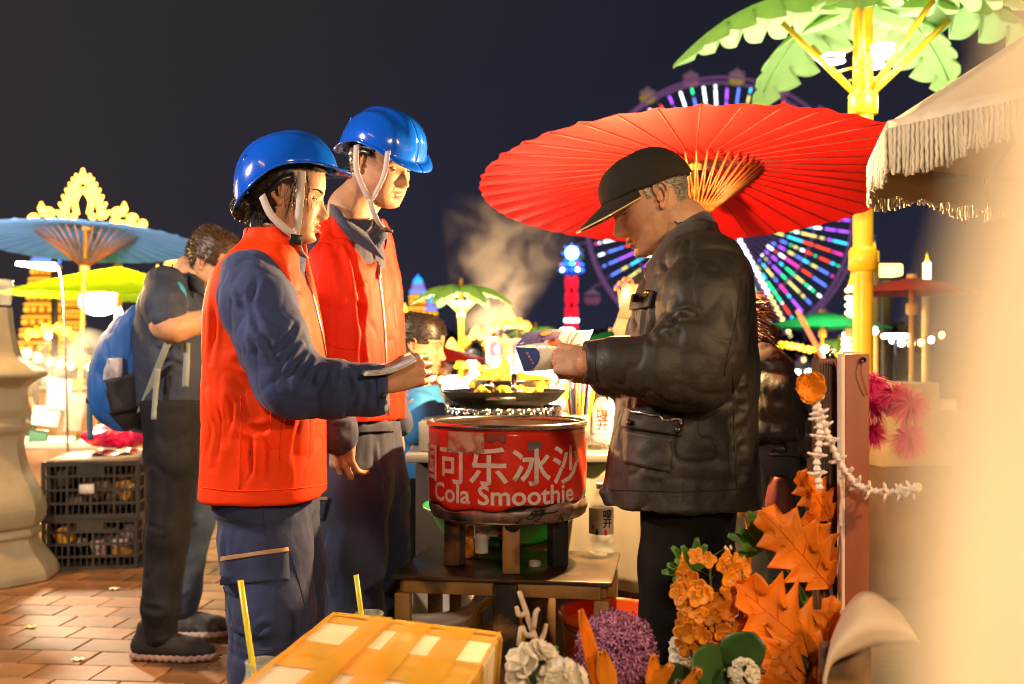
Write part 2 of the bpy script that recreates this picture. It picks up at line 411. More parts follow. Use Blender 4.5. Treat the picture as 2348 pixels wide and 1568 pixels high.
        return s.w(P), Q, t
    def ear(s, side):
        f = Field((-.034, -.012, -.045), (.03, .022, .045), .0013)
        ring = [(-.002, 0, -.020), (-.010, .004, -.012), (-.017, .007, .004), (-.018, .008, .019), (-.010, .007, .029), (.003, .005, .031), (.012, .002, .025), (.0135, .0, .013), (.008, -.001, .004)]
        C = crv(ring, 26); rr = np.interp(np.arange(26), [0, 8, 25], [.0042, .0034, .0030])
        f.chain([(c, r_) for c, r_ in zip(C, rr)], k=.002)
        f.ell((.002, .0015, -.024), (.0085, .0042, .0095), k=.006)
        f.ell((-.002, -.002, .006), (.0135, .0028, .025), k=.003)
        f.chain([((-.006, .004, -.013), .0032), ((-.0105, .0055, .003), .0028), ((-.008, .005, .015), .0026), ((-.001, .003, .021), .0024)], k=.003)
        f.ell((.008, .0025, -.008), (.0045, .003, .006), k=.003)
        f.ell((.001, .004, -.005), (.0065, .004, .008), k=.003, mode='c')
        P, Q = f.mesh(2)
        P = P@rmat(0, -12, 0).T; P = P@rmat(0, 0, 22).T+np.array([-.008, .0765, .006])
        t = np.ones((len(P), 3))*np.array([1.0, .86, .82])
        if side < 0: P = P*np.array([1, -1, 1]); Q = Q[:, ::-1]
        return s.w(P), Q, t
    def eyes(s, par, lid=.1, iris=(.03, .018, .01), look=0):
        """eyeballs, lids, lashes and brows as parts of the body"""
        out = []
        for sd in (1, -1):
            q = s.surf(np.array([math.asin(min(1, .031/.0755))]), np.array([.0105]))[0]; c = np.array([q[0]-.0075, .0315*sd, .0105])
            mb = MB(); mb.ball(c, .0122, 20, 0); ax = np.array([math.cos(R(look)), .10*sd, -math.sin(R(look))]); ax /= np.linalg.norm(ax)
            prof = [(math.sin(a)*.0125, math.cos(a)*.0125) for a in np.linspace(0, .47, 6)]; mb.lathe(prof, c, 16, 1, axis=ax)
            prof = [(math.sin(a)*.0127, math.cos(a)*.0127) for a in np.linspace(0, .2, 4)]; mb.lathe(prof, c, 12, 2, axis=ax)
            V = s.w(np.concatenate(mb.V)); mb.V = [V]
            mb.build('eye', [EYEW, pm('iris', iris, .1, var=0), pm('pupil', (.005, .005, .005), .05, var=0)], par)
            lids = MB(); az = np.linspace(-1.35, 1.35, 20); 
            for (e0, e1, rr) in ((1.5, lid, .0140), (-1.5, -.36, .0138)):
                G = []
                for k in np.linspace(0, 1, 8):
                    row = []
                    for a in az:
                        edge = e1*math.cos(a*.9)+( -.12 if e1 > -.3 else .0)*math.sin(abs(a))
                        el = e0+(edge-e0)*k; row.append(c+rr*np.array([math.cos(el)*math.cos(a), math.cos(el)*math.sin(a), math.sin(el)]))
                    G.append(row)
                lids.sheet(np.array(G), thick=.0011)
            V = np.concatenate(lids.V); lids.V = [s.w(V)]
            lids.build('eyelid', SKIN2, par)
            la = MB(); C = [c+.0147*np.array([math.cos(lid*math.cos(a*.9)-.12*math.sin(abs(a)))*math.cos(a), math.cos(lid)*math.sin(a), math.sin(lid*math.cos(a*.9)-.12*math.sin(abs(a)))]) for a in az[2:-2]]
            la.tube(C, .0009, 5)
            la.V = [s.w(np.concatenate(la.V))]; la.build('eyelash', DARKHAIR, par)
            # brow: short overlapping hairs
            br = MB()
            for i in range(60):
                t_ = RNG.random(); yy = (.014+.034*t_); z0 = .0285+.005*math.sin(t_*2.6)+RNG.normal()*.0016*(1.2-t_)
                p = s.surf(np.array([math.asin(min(.98, yy/.078))]), np.array([z0]), .0006)[0]; p[1] = abs(p[1])*sd
                q2 = s.surf(np.array([math.asin(min(.985, (yy+.007)/.078))]), np.array([z0+.0015-.003*t_]), .0016)[0]; q2[1] = abs(q2[1])*sd
                br.tube([p, (p+q2)/2+np.array([.0006, 0, .0003]), q2], [.0006, .0005, .0002], 3)
            br.V = [s.w(np.concatenate(br.V))]; br.build('eyebrow', DARKHAIR, par)
    def hair(s, par, mask, n, length, mat, curl=.3, shell=.004, lay=(-.6, 0, -.5), seed=1, wd=.0011):
        """short hair: a thin scalp layer plus strands rooted on it"""
        rg = np.random.default_rng(seed); mb = MB()
        zz = np.linspace(s.top-.0002, -.085, 90); th = np.linspace(0, 2*np.pi, 96, endpoint=False); T, Z = np.meshgrid(th, zz)
        P0 = s.surf(T.ravel(), Z.ravel()); P = s.surf(T.ravel(), Z.ravel(), shell); m = mask(P0)
        P = P+(noise(P*120, seed)*.0018*(m > 0))[:, None]*np.array([1, 1, 1])
        idx = np.arange(len(P)).reshape(90, 96); r_ = np.roll(idx, -1, 1)
        Q = np.stack([idx[:-1], idx[1:], r_[1:], r_[:-1]], -1).reshape(-1, 4); Q = Q[(m[Q] > .5).all(1)]
        mb.add(s.w(P), Q)
        k = 0
        while k < n:
            z = rg.uniform(-.085, s.top-.0005); t = rg.uniform(0, 2*np.pi); p = s.surf(np.array([t]), np.array([z]), shell*.5)[0]
            if mask(p[None])[0] < .5: continue
            nn = np.array([math.cos(t), math.sin(t), max(-.1, (z-.03)/.06)]); nn /= np.linalg.norm(nn)
            d = nn*.75+np.array(lay)*.6+rg.normal(size=3)*curl; d /= np.linalg.norm(d); l = length*rg.uniform(.6, 1.25)
            d2 = d+np.array([0, 0, -.5])+rg.normal(size=3)*curl; d2 /= np.linalg.norm(d2)
            a, b, c = p, p+d*l*.55, p+d*l*.55+d2*l*.45
            mb.tube([s.w(a), s.w(b), s.w(c)], [wd, wd*.8, wd*.15], 3, caps=False); k += 1
        return mb.build('hair', mat, par)
def hand(wrist, M, curl=(20, 25, 28, 32), spread=1.0, thumb=(0, 0), scale=1.0, side=1, h=.0022, mid=1.0, thumb_dir=None):
    """M columns: x along the fingers, y to the thumb side, z out of the back of the hand"""
    f = Field((-.05, -.07, -.13), (.21, .09, .06), h)
    kn = [(.087, .030, .0), (.092, .0095, .002), (.087, -.011, .001), (.078, -.030, -.003)]
    f.cap((-.045, .002, 0), (.0, .002, 0), .0245, .0235, .01, flat=((0, 0, 1), .75))
    for i, k in enumerate(kn): f.cap((.002, k[1]*.62, -.001), k, .0155, .0108, .012, flat=((0, 0, 1), .9))
    f.ell((.045, .020, -.010), (.036, .018, .013), k=.012); f.ell((.040, -.022, -.009), (.036, .014, .012), k=.012)
    L = [(.043, .026, .021), (.047, .029, .022), (.043, .027, .021), (.034, .021, .019)]
    tips = []
    for i in range(4):
        p = np.array(kn[i]); a = 0; sp = R([5, 1, -3, -8][i])*spread; c = curl[i] if not np.isscalar(curl) else curl
        rr = [.0098, .0088, .0080, .0068] if i < 3 else [.0086, .0077, .0070, .006]
        cs = c if isinstance(c, (tuple, list)) else (c, c*1.1, c*.7)
        for j in range(3):
            a += R(cs[j]); d = np.array([math.cos(a)*math.cos(sp), math.cos(a)*math.sin(sp), -math.sin(a)])
            q = p+d*L[i][j]; f.cap(p, q, rr[j], rr[j+1], .0025 if j else .004); p = q
        tips.append(p)
    t0 = np.array([.016, .022, -.008]); td = np.array(thumb_dir if thumb_dir is not None else (.62, .66, -.42)); td /= np.linalg.norm(td)
    t1 = t0+td*.043; f.cap(t0, t1, .0155, .0115, .01)
    d = td+np.array([.55, -.35+thumb[0], -.15+thumb[1]]); d /= np.linalg.norm(d); t2 = t1+d*.033; f.cap(t1, t2, .0112, .0098, .003)
    d = d+np.array([.3, -.35+thumb[0], -.1+thumb[1]]); d /= np.linalg.norm(d); t3 = t2+d*.025; f.cap(t2, t3, .0098, .0072, .003)
    P, Q = f.mesh(1)
    if side < 0: P = P*np.array([1, -1, 1]); Q = Q[:, ::-1]
    t = np.ones((len(P), 3)); 
    for kx in kn: t *= 1-(np.exp(-(np.linalg.norm(P-np.array(kx)*np.array([1, side, 1]), axis=1)/.012)**2))[:, None]*np.array([.02, .14, .14])
    return np.array(wrist)+(P*scale)@np.array(M).T, Q, t
def axes(x, z):
    """frame with given x and roughly given z"""
    x = np.array(x, float); x /= np.linalg.norm(x); z = np.array(z, float); z = z-x*(z@x); z /= np.linalg.norm(z); return np.stack([x, np.cross(z, x), z], 1)
def body(par, pieces, mat):
    V = []; Q = []; T = []; n = 0
    for p, q, t in pieces: V.append(p); Q.append(np.asarray(q)+n); T.append(t); n += len(p)
    return mk('body', np.concatenate(V), np.concatenate(Q), mat, par, tint=np.concatenate(T))
def core(lo, hi, build, h=.009):
    f = Field(lo, hi, h); build(f); P, Q = f.mesh(2); return P, Q, np.ones((len(P), 3))
def cloth(name, lo, hi, h, build, mat, par, lines=(), nz=(), sm=2, sm2=0, crease=.005, cs=(13, 13, 6)):
    f = Field(lo, hi, h); build(f); P, Q = f.mesh(sm); P = folds(P, Q, [(a, w_*.8, h_*1.8) for a, w_, h_ in lines], [(s_, a_*1.3, q_) for s_, a_, q_ in nz]+[(cs, crease, 200+len(name)*7, 1), (tuple(2.1*c for c in cs), crease*.5, 300+len(name)*5, 1)])
    if sm2: P = lap(P, Q, sm2)
    o = mk(name, P, Q, mat, par); return o, bvh(P, Q)
SKIN = pm('skin', (.48, .25, .145), .52, var=.14, vs=38, sss=.08, bump=.3, bs=190, tint=True, spec=.4)
SKIN2 = pm('skin_lid', (.40, .20, .115), .45, var=.05, vs=25)
SKINO = pm('skin_old', (.46, .235, .13), .5, var=.18, vs=40, sss=.06, bump=.4, bs=150, tint=True)
EYEW = pm('eye_white', (.75, .70, .66), .08, var=0)
DARKHAIR = pm('hair_dark', (.018, .012, .009), .42, var=.3, vs=30)
BROWNHAIR = pm('hair_brown', (.05, .026, .012), .42, var=.35, vs=40)
GREYHAIR = pm('hair_grey', (.30, .26, .20), .5, var=.4, vs=60)
NAVY = pm('navy_workwear', (.027, .046, .150), .75, var=.14, vs=9, bump=.25, bs=420, sheen=.12, bump2=(40, .30, .006), spec=.3)
NAVYT = pm('navy_trousers', (.026, .037, .105), .8, var=.14, vs=8, bump=.25, bs=420, sheen=.1, bump2=(40, .30, .006), spec=.3)
GREYW = pm('grey_workwear', (.029, .035, .078), .75, var=.12, vs=8, bump=.25, bs=420, sheen=.1, bump2=(40, .28, .006), spec=.3)
ORANGE = pm('orange_vest', (.84, .046, .003), .62, var=.16, vs=5, bump=.15, bs=500, bump2=(45, .22, .005), spec=.2)
REDV = pm('red_vest', (.72, .020, .002), .6, var=.16, vs=5, bump=.15, bs=500, bump2=(45, .22, .005), spec=.2)
TAN = pm('tan_piping', (.40, .24, .13), .7, var=.1)
STRAP = pm('strap_webbing', (.55, .48, .46), .7, var=.08, bump=.4, bs=600)
HELM = pm('helmet_blue', (.004, .10, .72), .16, var=.03, vs=4, coat=.6, spec=.6)
BLACKP = pm('black_plastic', (.012, .012, .013), .3, var=.1)
ZIP = pm('zip_metal', (.7, .66, .58), .25, metal=1, var=.05)
def helmet(par, o, M, sc_=1.0):
    """hard hat with visor, ridges, rim and harness; local frame as the head"""
    nt_, nv = 96, 34; th = np.linspace(0, 2*np.pi, nt_, endpoint=False); G = np.zeros((nv, nt_, 3)); 
    for i, v in enumerate(np.linspace(0, 1, nv)):
        el = v*np.pi/2
        ce = np.cos(el)**.82; se = np.sin(el)**.95
        a = np.where(np.cos(th) > 0, .124, .140); x = a*ce*np.sign(np.cos(th))*np.abs(np.cos(th))**.94; y = .110*ce*np.sign(np.sin(th))*np.abs(np.sin(th))**.94
        rim = .026-.025*np.clip(np.cos(th), 0, 1)**2-.070*np.clip(-np.cos(th), 0, 1)**1.3
        zt = .118
        z = rim+(zt-rim)*se
        ridge = .0075*np.exp(-(y/.030)**6)*np.clip(se*1.3-.15, 0, 1); ridge += .0042*np.exp(-((np.abs(y)-.066)/.010)**4)*np.clip(se-.2, 0, 1)*(np.cos(th) < .9)
        n = np.stack([x, y, np.maximum(z, 0)], 1); n /= np.linalg.norm(n, axis=1)[:, None]
        G[i] = np.stack([x, y, z], 1)+n*ridge[:, None]
    # flared rim and visor below
    rows = []
    for k, (out, dz) in enumerate(((.011, -.004), (.010, -.0005), (.004, .0005))):
        B = G[0].copy(); r_ = B[:, :2]/np.linalg.norm(B[:, :2], axis=1)[:, None]
        vis = np.clip((np.cos(th)-.52)/.48, 0, 1); vis = vis**.55
        B[:, :2] += r_*out; B[:, 0] += .022*vis*[1, .97, .35][k]; B[:, 2] += dz-[.016, .015, .004][k]*vis
        rows.append(B)
    A = np.concatenate([np.array(rows), G]); A = np.concatenate([A, A[:, :1]], 1)
    mb = MB().sheet(A, thick=.003); mb.V = [np.array(o)+(v*sc_)@M.T for v in mb.V]
    sh = mb.build('helmet', HELM, par)
    loc = lambda p: np.array(o)+(np.array(p)*sc_)@M.T
    # raised vents and badge at the back, harness under the rim
    for sy in (-1, 1):
        v = MB()
        for q in range(3):
            pts = [(-.105+.012*q, sy*(.052+.010*q), .052+.012*q), (-.120+.012*q, sy*(.040+.012*q), .030+.012*q)]
            v.tube([loc(p) for p in pts], .0032*sc_, 6)
        v.build('vent', HELM, sh)
    hb = MB(); t2 = np.linspace(1.25, 2*np.pi-1.25, 50); pts = [loc((.092*math.cos(t)-.006, .083*math.sin(t), +.008-.050*max(0, -math.cos(t)))) for t in t2]
    hb.sheet(np.stack([np.array(pts), np.array(pts)+np.array([0, 0, -.022])], 1), thick=.002); hb.build('harness', BLACKP, sh)
    nb = MB(); pts = [loc((-.105-.012*math.sin(math.pi*q), (q-.5)*.12, -.075)) for q in np.linspace(0, 1, 12)]
    nb.sheet(np.stack([np.array(pts), np.array(pts)+np.array([0, 0, -.026])], 1), thick=.003); nb.build('ratchet', BLACKP, sh)
    return sh, loc
# ------------------------------------------------------------------ woman in the orange vest
def grid_leaf(*a): pass
def woman():
    d = 2.6; P_ = empty('person', (W(610, 806, d)[0], d, 0), 'woman in orange vest and blue hard hat holding a stack of leaflets', 'person')
    M = frame(4, 9); o = W(655, 458, d); H = Head(o, M, male=False, nose=.96, lips=1.05, chub=-.002, scale=.97)
    hl = lambda P: ((P[:, 2] > .062+.02*np.clip(P[:, 0]/.1, -1, 1)) | ((P[:, 0] < .045-.5*np.clip(P[:, 2]-.02, 0, 1)) & (P[:, 2] > .034)) | ((P[:, 0] < -.005) & (P[:, 2] > -.075))).astype(float)
    pcs = [H.skin(hairline=None), H.ear(1), H.ear(-1)]
    nk0 = W(628, 560, d); nk1 = W(655, 480, d)
    def cb(f):
        f.cap(W(610, 640, d), W(640, 545, d), .062, .05, .02); f.cap(W(640, 545, d), H.w((.012, 0, -.05)), .05, .052, .02)
        f.col([(.84, W(610, 0, d)[0], d, .07, .10), (1.0, W(610, 0, d)[0], d, .09, .13), (1.28, W(610, 0, d)[0], d, .09, .15), (1.36, W(615, 0, d)[0], d, .06, .10)], k=.03)
        f.chain([(W(570, 660, 2.45), .05), (W(665, 885, 2.42), .045), (W(870, 880, 2.42), .03)])
        f.chain([(W(603, 1110, 2.60), .06), (W(620, 1450, 2.52), .06), (W(600, 1700, 2.52), .045)])
    pcs.append(core((-.95, 2.2, .2), (-.2, 2.9, 1.6), cb))
    # right hand closed round the leaflets
    wr = W(888, 872, 2.42); hm = axes(W(945, 838, 2.40)-wr, (0.25, -.55, .8))
    hm = axes((.90, .05, .32), (0, -1, .15))
    pcs.append(hand(wr, hm, curl=((62, 70, 45), (66, 72, 45), (70, 75, 45), (74, 75, 45)), side=1, scale=.95, spread=.25, thumb=(-.1, .0), thumb_dir=(.75, .45, -.45)))
    body(P_, pcs, SKIN); H.eyes(P_, lid=.06, look=12)
    H.hair(P_, hl, 900, .016, DARKHAIR, .22, .006, lay=(-.9, 0, -.7), seed=3)
    # bun and loose strands
    mb = MB(); rg = np.random.default_rng(5)
    bc = H.w((-.098, 0, -.035))
    for i in range(260):
        t = rg.uniform(0, 6.28); ph = rg.uniform(-.6, 1.5); c = bc+M@np.array([-.006, 0, -.004]); r0 = .034*rg.uniform(.75, 1.03)
        u = rg.normal(size=3); u /= np.linalg.norm(u); v = np.cross(u, rg.normal(size=3)); v /= np.linalg.norm(v)
        mb.tube([c+r0*(np.cos(a)*u+np.sin(a)*v)*np.array([.9, 1.25, 1.05]) for a in np.linspace(0, 1.7, 6)], [.0016, .002, .002, .002, .0016, .0004], 3, caps=False)
    mb.ball(bc, (.030, .040, .034), 16)
    for i in range(46):
        a = H.w((.058-.05*rg.random(), -.074, .045+.03*rg.random())); b = a+np.array([rg.uniform(-.012, .01), -.006, -.05]); c = b+np.array([rg.uniform(-.03, .012), .002, -.045*rg.uniform(.5, 1.6)])
        mb.tube(crv([a, b, c], 6), [.0006]*5+[.0002], 3, caps=False)
    for i in range(30):
        a = H.w((-.03-.05*rg.random(), -.06, -.05)); mb.tube(crv([a, a+np.array([-.01, -.01, -.03]), a+np.array([rg.uniform(-.03, .03), -.012, -.06])], 5), [.0006]*4+[.0002], 3, caps=False)
    mb.build('hair', DARKHAIR, P_)
    hm_, loc = helmet(P_, H.w((.003, 0, .046)), frame(4, -13), 1.0)
    # chin straps
    s1 = [W(692, 392, 2.497), W(689, 440, 2.50), W(684, 500, 2.505), W(678, 540, 2.51)]
    s2 = [W(600, 448, 2.50), W(618, 488, 2.495), W(646, 518, 2.495), W(672, 538, 2.50)]
    s3 = [W(675, 536, 2.505), W(680, 553, 2.515), W(688, 576, 2.535), W(700, 590, 2.57)]
    for s_, wd in ((s1, (1, -.1, .05)), (s2, (.75, -.1, .65)), (s3, (1, -.3, -.25))):
        ribbon(s_, wd, .019).build('chin_strap', STRAP, P_)
    mb = MB().box(W(679, 549, 2.500), (.030, .008, .024), rmat(0, 8, 0), bev=.002); mb.build('buckle', BLACKP, P_)
    # navy work shirt: torso inside the vest, sleeves, collar
    X = lambda p: W(p, 0, d)[0]
    lines = [([W(560, 700, 2.36), W(600, 760, 2.33), W(640, 850, 2.32)], .012, .004), ([W(690, 790, 2.36), W(665, 830, 2.33), W(640, 880, 2.33)], .010, -.006),
             ([W(712, 820, 2.36), W(690, 860, 2.33), W(672, 905, 2.34)], .009, .006), ([W(745, 838, 2.37), W(728, 870, 2.34), W(715, 915, 2.36)], .009, -.006),
             ([W(770, 842, 2.37), W(768, 880, 2.35), W(752, 925, 2.37)], .009, .005), ([W(800, 850, 2.37), W(815, 885, 2.36), W(800, 930, 2.38)], .010, -.005),
             ([W(840, 850, 2.38), W(838, 900, 2.36), W(830, 935, 2.38)], .010, .004), ([W(530, 660, 2.37), W(545, 720, 2.33), W(575, 800, 2.33)], .011, -.004),
             ([W(680, 740, 2.36), W(650, 790, 2.33), W(610, 820, 2.34)], .010, .005), ([W(590, 640, 2.37), W(575, 690, 2.34), W(590, 760, 2.33)], .010, .003)]
    def shirt(f):
        f.chain([(W(572, 640, 2.47), .075), (W(590, 690, 2.44), .082), (W(626, 780, 2.41), .080), (W(664, 868, 2.40), .074), (W(690, 890, 2.40), .070)], k=.03)
        f.chain([(W(672, 882, 2.40), .070), (W(770, 892, 2.41), .064), (W(850, 893, 2.42), .055), (W(882, 893, 2.42), .055)], k=.03)
        f.chain([(W(610, 640, 2.74), .075), (W(640, 860, 2.76), .068), (W(690, 900, 2.76), .06), (W(790, 880, 2.68), .05)], k=.03)
        f.col([(.80, X(610), d, .12, .165), (1.2, X(610), d, .125, .175), (1.32, X(612), d, .10, .16), (1.36, X(634), d, .062, .085), (1.385, X(642), d, .055, .066)], k=.04)
        f.cut(W(887, 893, 2.42), (.985, .0, .02))
    so, st = cloth('shirt', (X(440), 2.25, .75), (X(910), 2.95, 1.42), .0050, shirt, NAVY, P_, lines, [((30, 30, 14), .002, 3)], crease=.007, cs=(12, 12, 8))
    patch(st, [(862, 858), (888, 852), (888, 925), (868, 935)], 2.36, .003, .003).build('cuff_flap', NAVY, P_)
    b = onto(st, 876, 906, 2.36, .005); MB().lathe([(.0, .002), (.007, .002), (.008, 0), (.008, -.002)], b, 16, axis=(0, -1, .1)).build('button', BLACKP, P_)
    # shirt collar: two standing leaves meeting at the throat
    for (a, nm) in (([(626, 572), (648, 592), (676, 612), (700, 616)], 0),):
        G = []
        for t, (px, py) in zip(np.linspace(0, 1, 4), a):
            dd = [2.50, 2.50, 2.515, 2.55][int(round(t*3))]; up = W(px+[10, 6, 2, 2][int(round(t*3))], py-[12, 24, 36, 26][int(round(t*3))], dd+.02)
            G.append([W(px-4, py+26, dd-.018), W(px, py, dd-.01), up])
        mb = MB().sheet(np.stack([crv(np.array(G)[:, k], 14) for k in range(3)], 1), thick=.004); mb.build('collar', NAVY, P_)
    # vest: boxy, sleeveless
    BACK = [(540, 520, 585), (600, 480, 700), (680, 470, 730), (800, 468, 747), (950, 466, 752), (1050, 464, 752), (1132, 462, 752)]
    Z = lambda py: W(0, py, d)[2]
    rows = [(Z(1135), X(607), d, .148, .19), (Z(1050), X(608), d, .146, .182), (Z(900), X(609), d, .144, .188), (Z(780), X(608), d, .142, .192), (Z(700), X(604), d, .132, .195), (Z(640), X(606), d, .116, .188), (Z(590), X(618), d, .090, .150), (Z(556), X(630), d, .076, .098), (Z(528), X(630), d, .070, .085)]
    vl = [([W(700, 640, 2.45), W(720, 760, 2.42), W(735, 860, 2.43)], .012, .006), ([W(672, 660, 2.42), W(690, 760, 2.40), W(700, 850, 2.41)], .012, -.004),
          ([W(490, 800, 2.48), W(560, 830, 2.42), W(640, 800, 2.42)], .016, .004), ([W(480, 860, 2.48), W(540, 900, 2.43), W(600, 960, 2.42)], .016, -.003),
          ([W(720, 960, 2.43), W(712, 1040, 2.42), W(722, 1120, 2.43)], .014, .005), ([W(690, 940, 2.42), W(685, 1020, 2.41), W(690, 1120, 2.42)], .014, -.004),
          ([W(470, 790, 2.52), W(500, 880, 2.47), W(485, 1000, 2.48)], .014, -.003), ([W(505, 980, 2.46), W(515, 1050, 2.45), W(505, 1125, 2.46)], .014, .004),
          ([W(742, 880, 2.47), W(735, 960, 2.44), W(742, 1060, 2.46)], .010, -.005), ([W(540, 690, 2.5), W(500, 730, 2.5), W(480, 790, 2.52)], .014, .004), ([W(520, 620, 2.5), W(500, 680, 2.5), W(478, 730, 2.55)], .012, -.004)]
    def vest(f):
        f.col(rows, rot=0, n=2.9, k=.02)
        # armholes
        for dd in (2.40, 2.80):
            f.chain([(W(597, 600, 2.60+(dd-2.6)*1.1), .082), (W(600, 700, 2.60+(dd-2.6)*1.15), .096), (W(628, 790, 2.60+(dd-2.6)*1.15), .088)], k=.01, mode='c')
        f.chain([(W(664, 520, d), .054), (W(668, 566, d), .054), (W(700, 610, d), .040), (W(735, 640, d), .03)], k=.012, mode='c')
    for (a, b_, c, am) in (((500, 650), (490, 740), (482, 830), .005), ((560, 960), (572, 1040), (566, 1120), .005), ((598, 940), (590, 1030), (596, 1110), -.005), ((660, 930), (668, 1010), (660, 1115), .006), ((520, 860), (528, 940), (520, 1020), .005), ((700, 690), (712, 770), (722, 850), .006), ((684, 700), (700, 800), (712, 870), -.006), ((735, 930), (728, 1010), (735, 1090), .006), ((478, 900), (490, 980), (482, 1060), -.005), ((640, 960), (600, 985), (540, 975), .004)): vl.append(([W(*a, 2.44), W(*b_, 2.42), W(*c, 2.43)], .011, am))
    vo, vt = cloth('vest', (X(430), 2.3, .70), (X(790), 2.9, 1.50), .0050, vest, ORANGE, P_, vl, [((16, 16, 5), .003, 11)], crease=.006, cs=(10, 10, 5))
    for nm, pts in (('seam', [(553, 905), (551, 1000), (548, 1120)]), ('seam', [(622, 940), (617, 1050)]), ('seam', [(645, 945), (642, 1055)]), ('hem', [(466, 1118), (550, 1126), (650, 1122), (748, 1112)])):
        line_on(vt, pts, 2.42, .0016, .0005).build(nm, ORANGE, P_)
    line_on(vt, [(700, 622), (722, 700), (742, 790), (748, 840)], 2.44, .003, .001).build('zip', ZIP, P_)
    # trousers
    tl = [([W(510, 1440, 2.45), W(580, 1470, 2.40), W(650, 1450, 2.42)], .012, .006), ([W(520, 1480, 2.45), W(590, 1500, 2.40), W(660, 1475, 2.42)], .011, -.006),
          ([W(540, 1510, 2.45), W(600, 1535, 2.40), W(680, 1505, 2.44)], .012, .005), ([W(590, 1150, 2.42), W(600, 1220, 2.40), W(612, 1300, 2.40)], .010, -.003),
          ([W(715, 1160, 2.5), W(722, 1230, 2.5), W(735, 1300, 2.5)], .010, .004), ([W(640, 1420, 2.42), W(600, 1440, 2.40), W(560, 1490, 2.42)], .010, .005), ([W(500, 1180, 2.45), W(512, 1260, 2.45), W(520, 1340, 2.45)], .012, .003)]
    def tro(f):
        f.col([(.76, X(607), d, .118, .165), (.86, X(607), d, .115, .155)], k=.03); f.chain([(W(603, 1120, 2.56), .108), (W(608, 1250, 2.54), .108), (W(622, 1400, 2.50), .100), (W(618, 1520, 2.50), .098), (W(600, 1800, 2.50), .088), (W(600, 1840, 2.50), .085)], k=.03)
        f.chain([(W(625, 1120, 2.68), .115), (W(650, 1300, 2.70), .105), (W(655, 1480, 2.72), .095), (W(650, 1800, 2.74), .085), (W(650, 1840, 2.74), .085)], k=.03)
        f.cut(np.array([0, 0, .06]), (0, 0, -1))
    to, tt = cloth('trousers', (X(430), 2.3, .03), (X(790), 2.95, .92), .0065, tro, NAVYT, P_, tl, [((14, 14, 6), .004, 21), ((50, 50, 24), .0012, 22)])
    patch(tt, [(508, 1283), (660, 1262), (663, 1330), (507, 1342)], 2.42, .004, .004).build('pocket_flap', NAVYT, P_)
    patch(tt, [(508, 1275), (659, 1254), (660, 1263), (508, 1285)], 2.42, .006, .003).build('piping', TAN, P_)
    for pts in ([(604, 1140), (607, 1220), (612, 1255)], [(665, 1262), (700, 1400), (690, 1480)], [(512, 1345), (560, 1480), (690, 1482)]):
        line_on(tt, pts, 2.42, .0013, .0003).build('seam', NAVYT, P_)
    for xx, dd in ((600, 2.5), (650, 2.74)): shoe(P_, np.array([W(xx, 0, dd)[0]-.02, dd, 0]), 0, BLACKP, BLACKP)
    return P_
def shoe(par, heel, yaw, upper, sole, L=.27, name='shoe', lace=None):
    """low shoe: heel at the ankle, toe forward"""
    M = frame(yaw); f = Field((-.09, -.07, -.01), (.24, .07, .13), .0045)
    f.chain([((-.035, 0, .045), .040), ((.05, 0, .042), .040), ((.13, 0, .032), .042), ((.185, 0, .026), .034)], k=.03, flat=((0, 0, 1), .9))
    f.cap((-.02, 0, .05), (-.015, 0, .105), .040, .040, .03); f.cap((.02, 0, .06), (.08, 0, .05), .036, .032, .03); f.cut((0, 0, .022), (0, 0, -1))
    P, Q = f.mesh(2); o = mk(name, heel+(P*(L/.27))@M.T, Q, upper, par)
    f = Field((-.10, -.07, -.01), (.25, .07, .05), .0045); f.chain([((-.035, 0, .015), .046), ((.05, 0, .013), .045), ((.13, 0, .013), .048), ((.19, 0, .016), .037)], k=.02, flat=((0, 0, 1), .5)); f.cut((0, 0, .001), (0, 0, -1))
    P, Q = f.mesh(1); P[:, 2] += .003*np.sin(P[:, 0]*260)*(np.abs(P[:, 1]) > .02); P[:, 2] = np.maximum(P[:, 2], .001); mk('sole', heel+(P*(L/.27))@M.T, Q, sole, o)
    if lace is not None:
        mb = MB()
        for i in range(4): mb.tube([heel+M@np.array(p) for p in ((.03+.022*i, -.03, .075-.008*i), (.04+.022*i, 0, .095-.010*i), (.03+.022*i, .03, .075-.008*i))], .003, 5)
        mb.tube([heel+M@np.array(p) for p in ((.03, 0, .095), (.01, -.02, .125), (.035, -.04, .11), (.04, -.02, .09))], .0025, 5)
        mb.build('laces', lace, o)
    return o
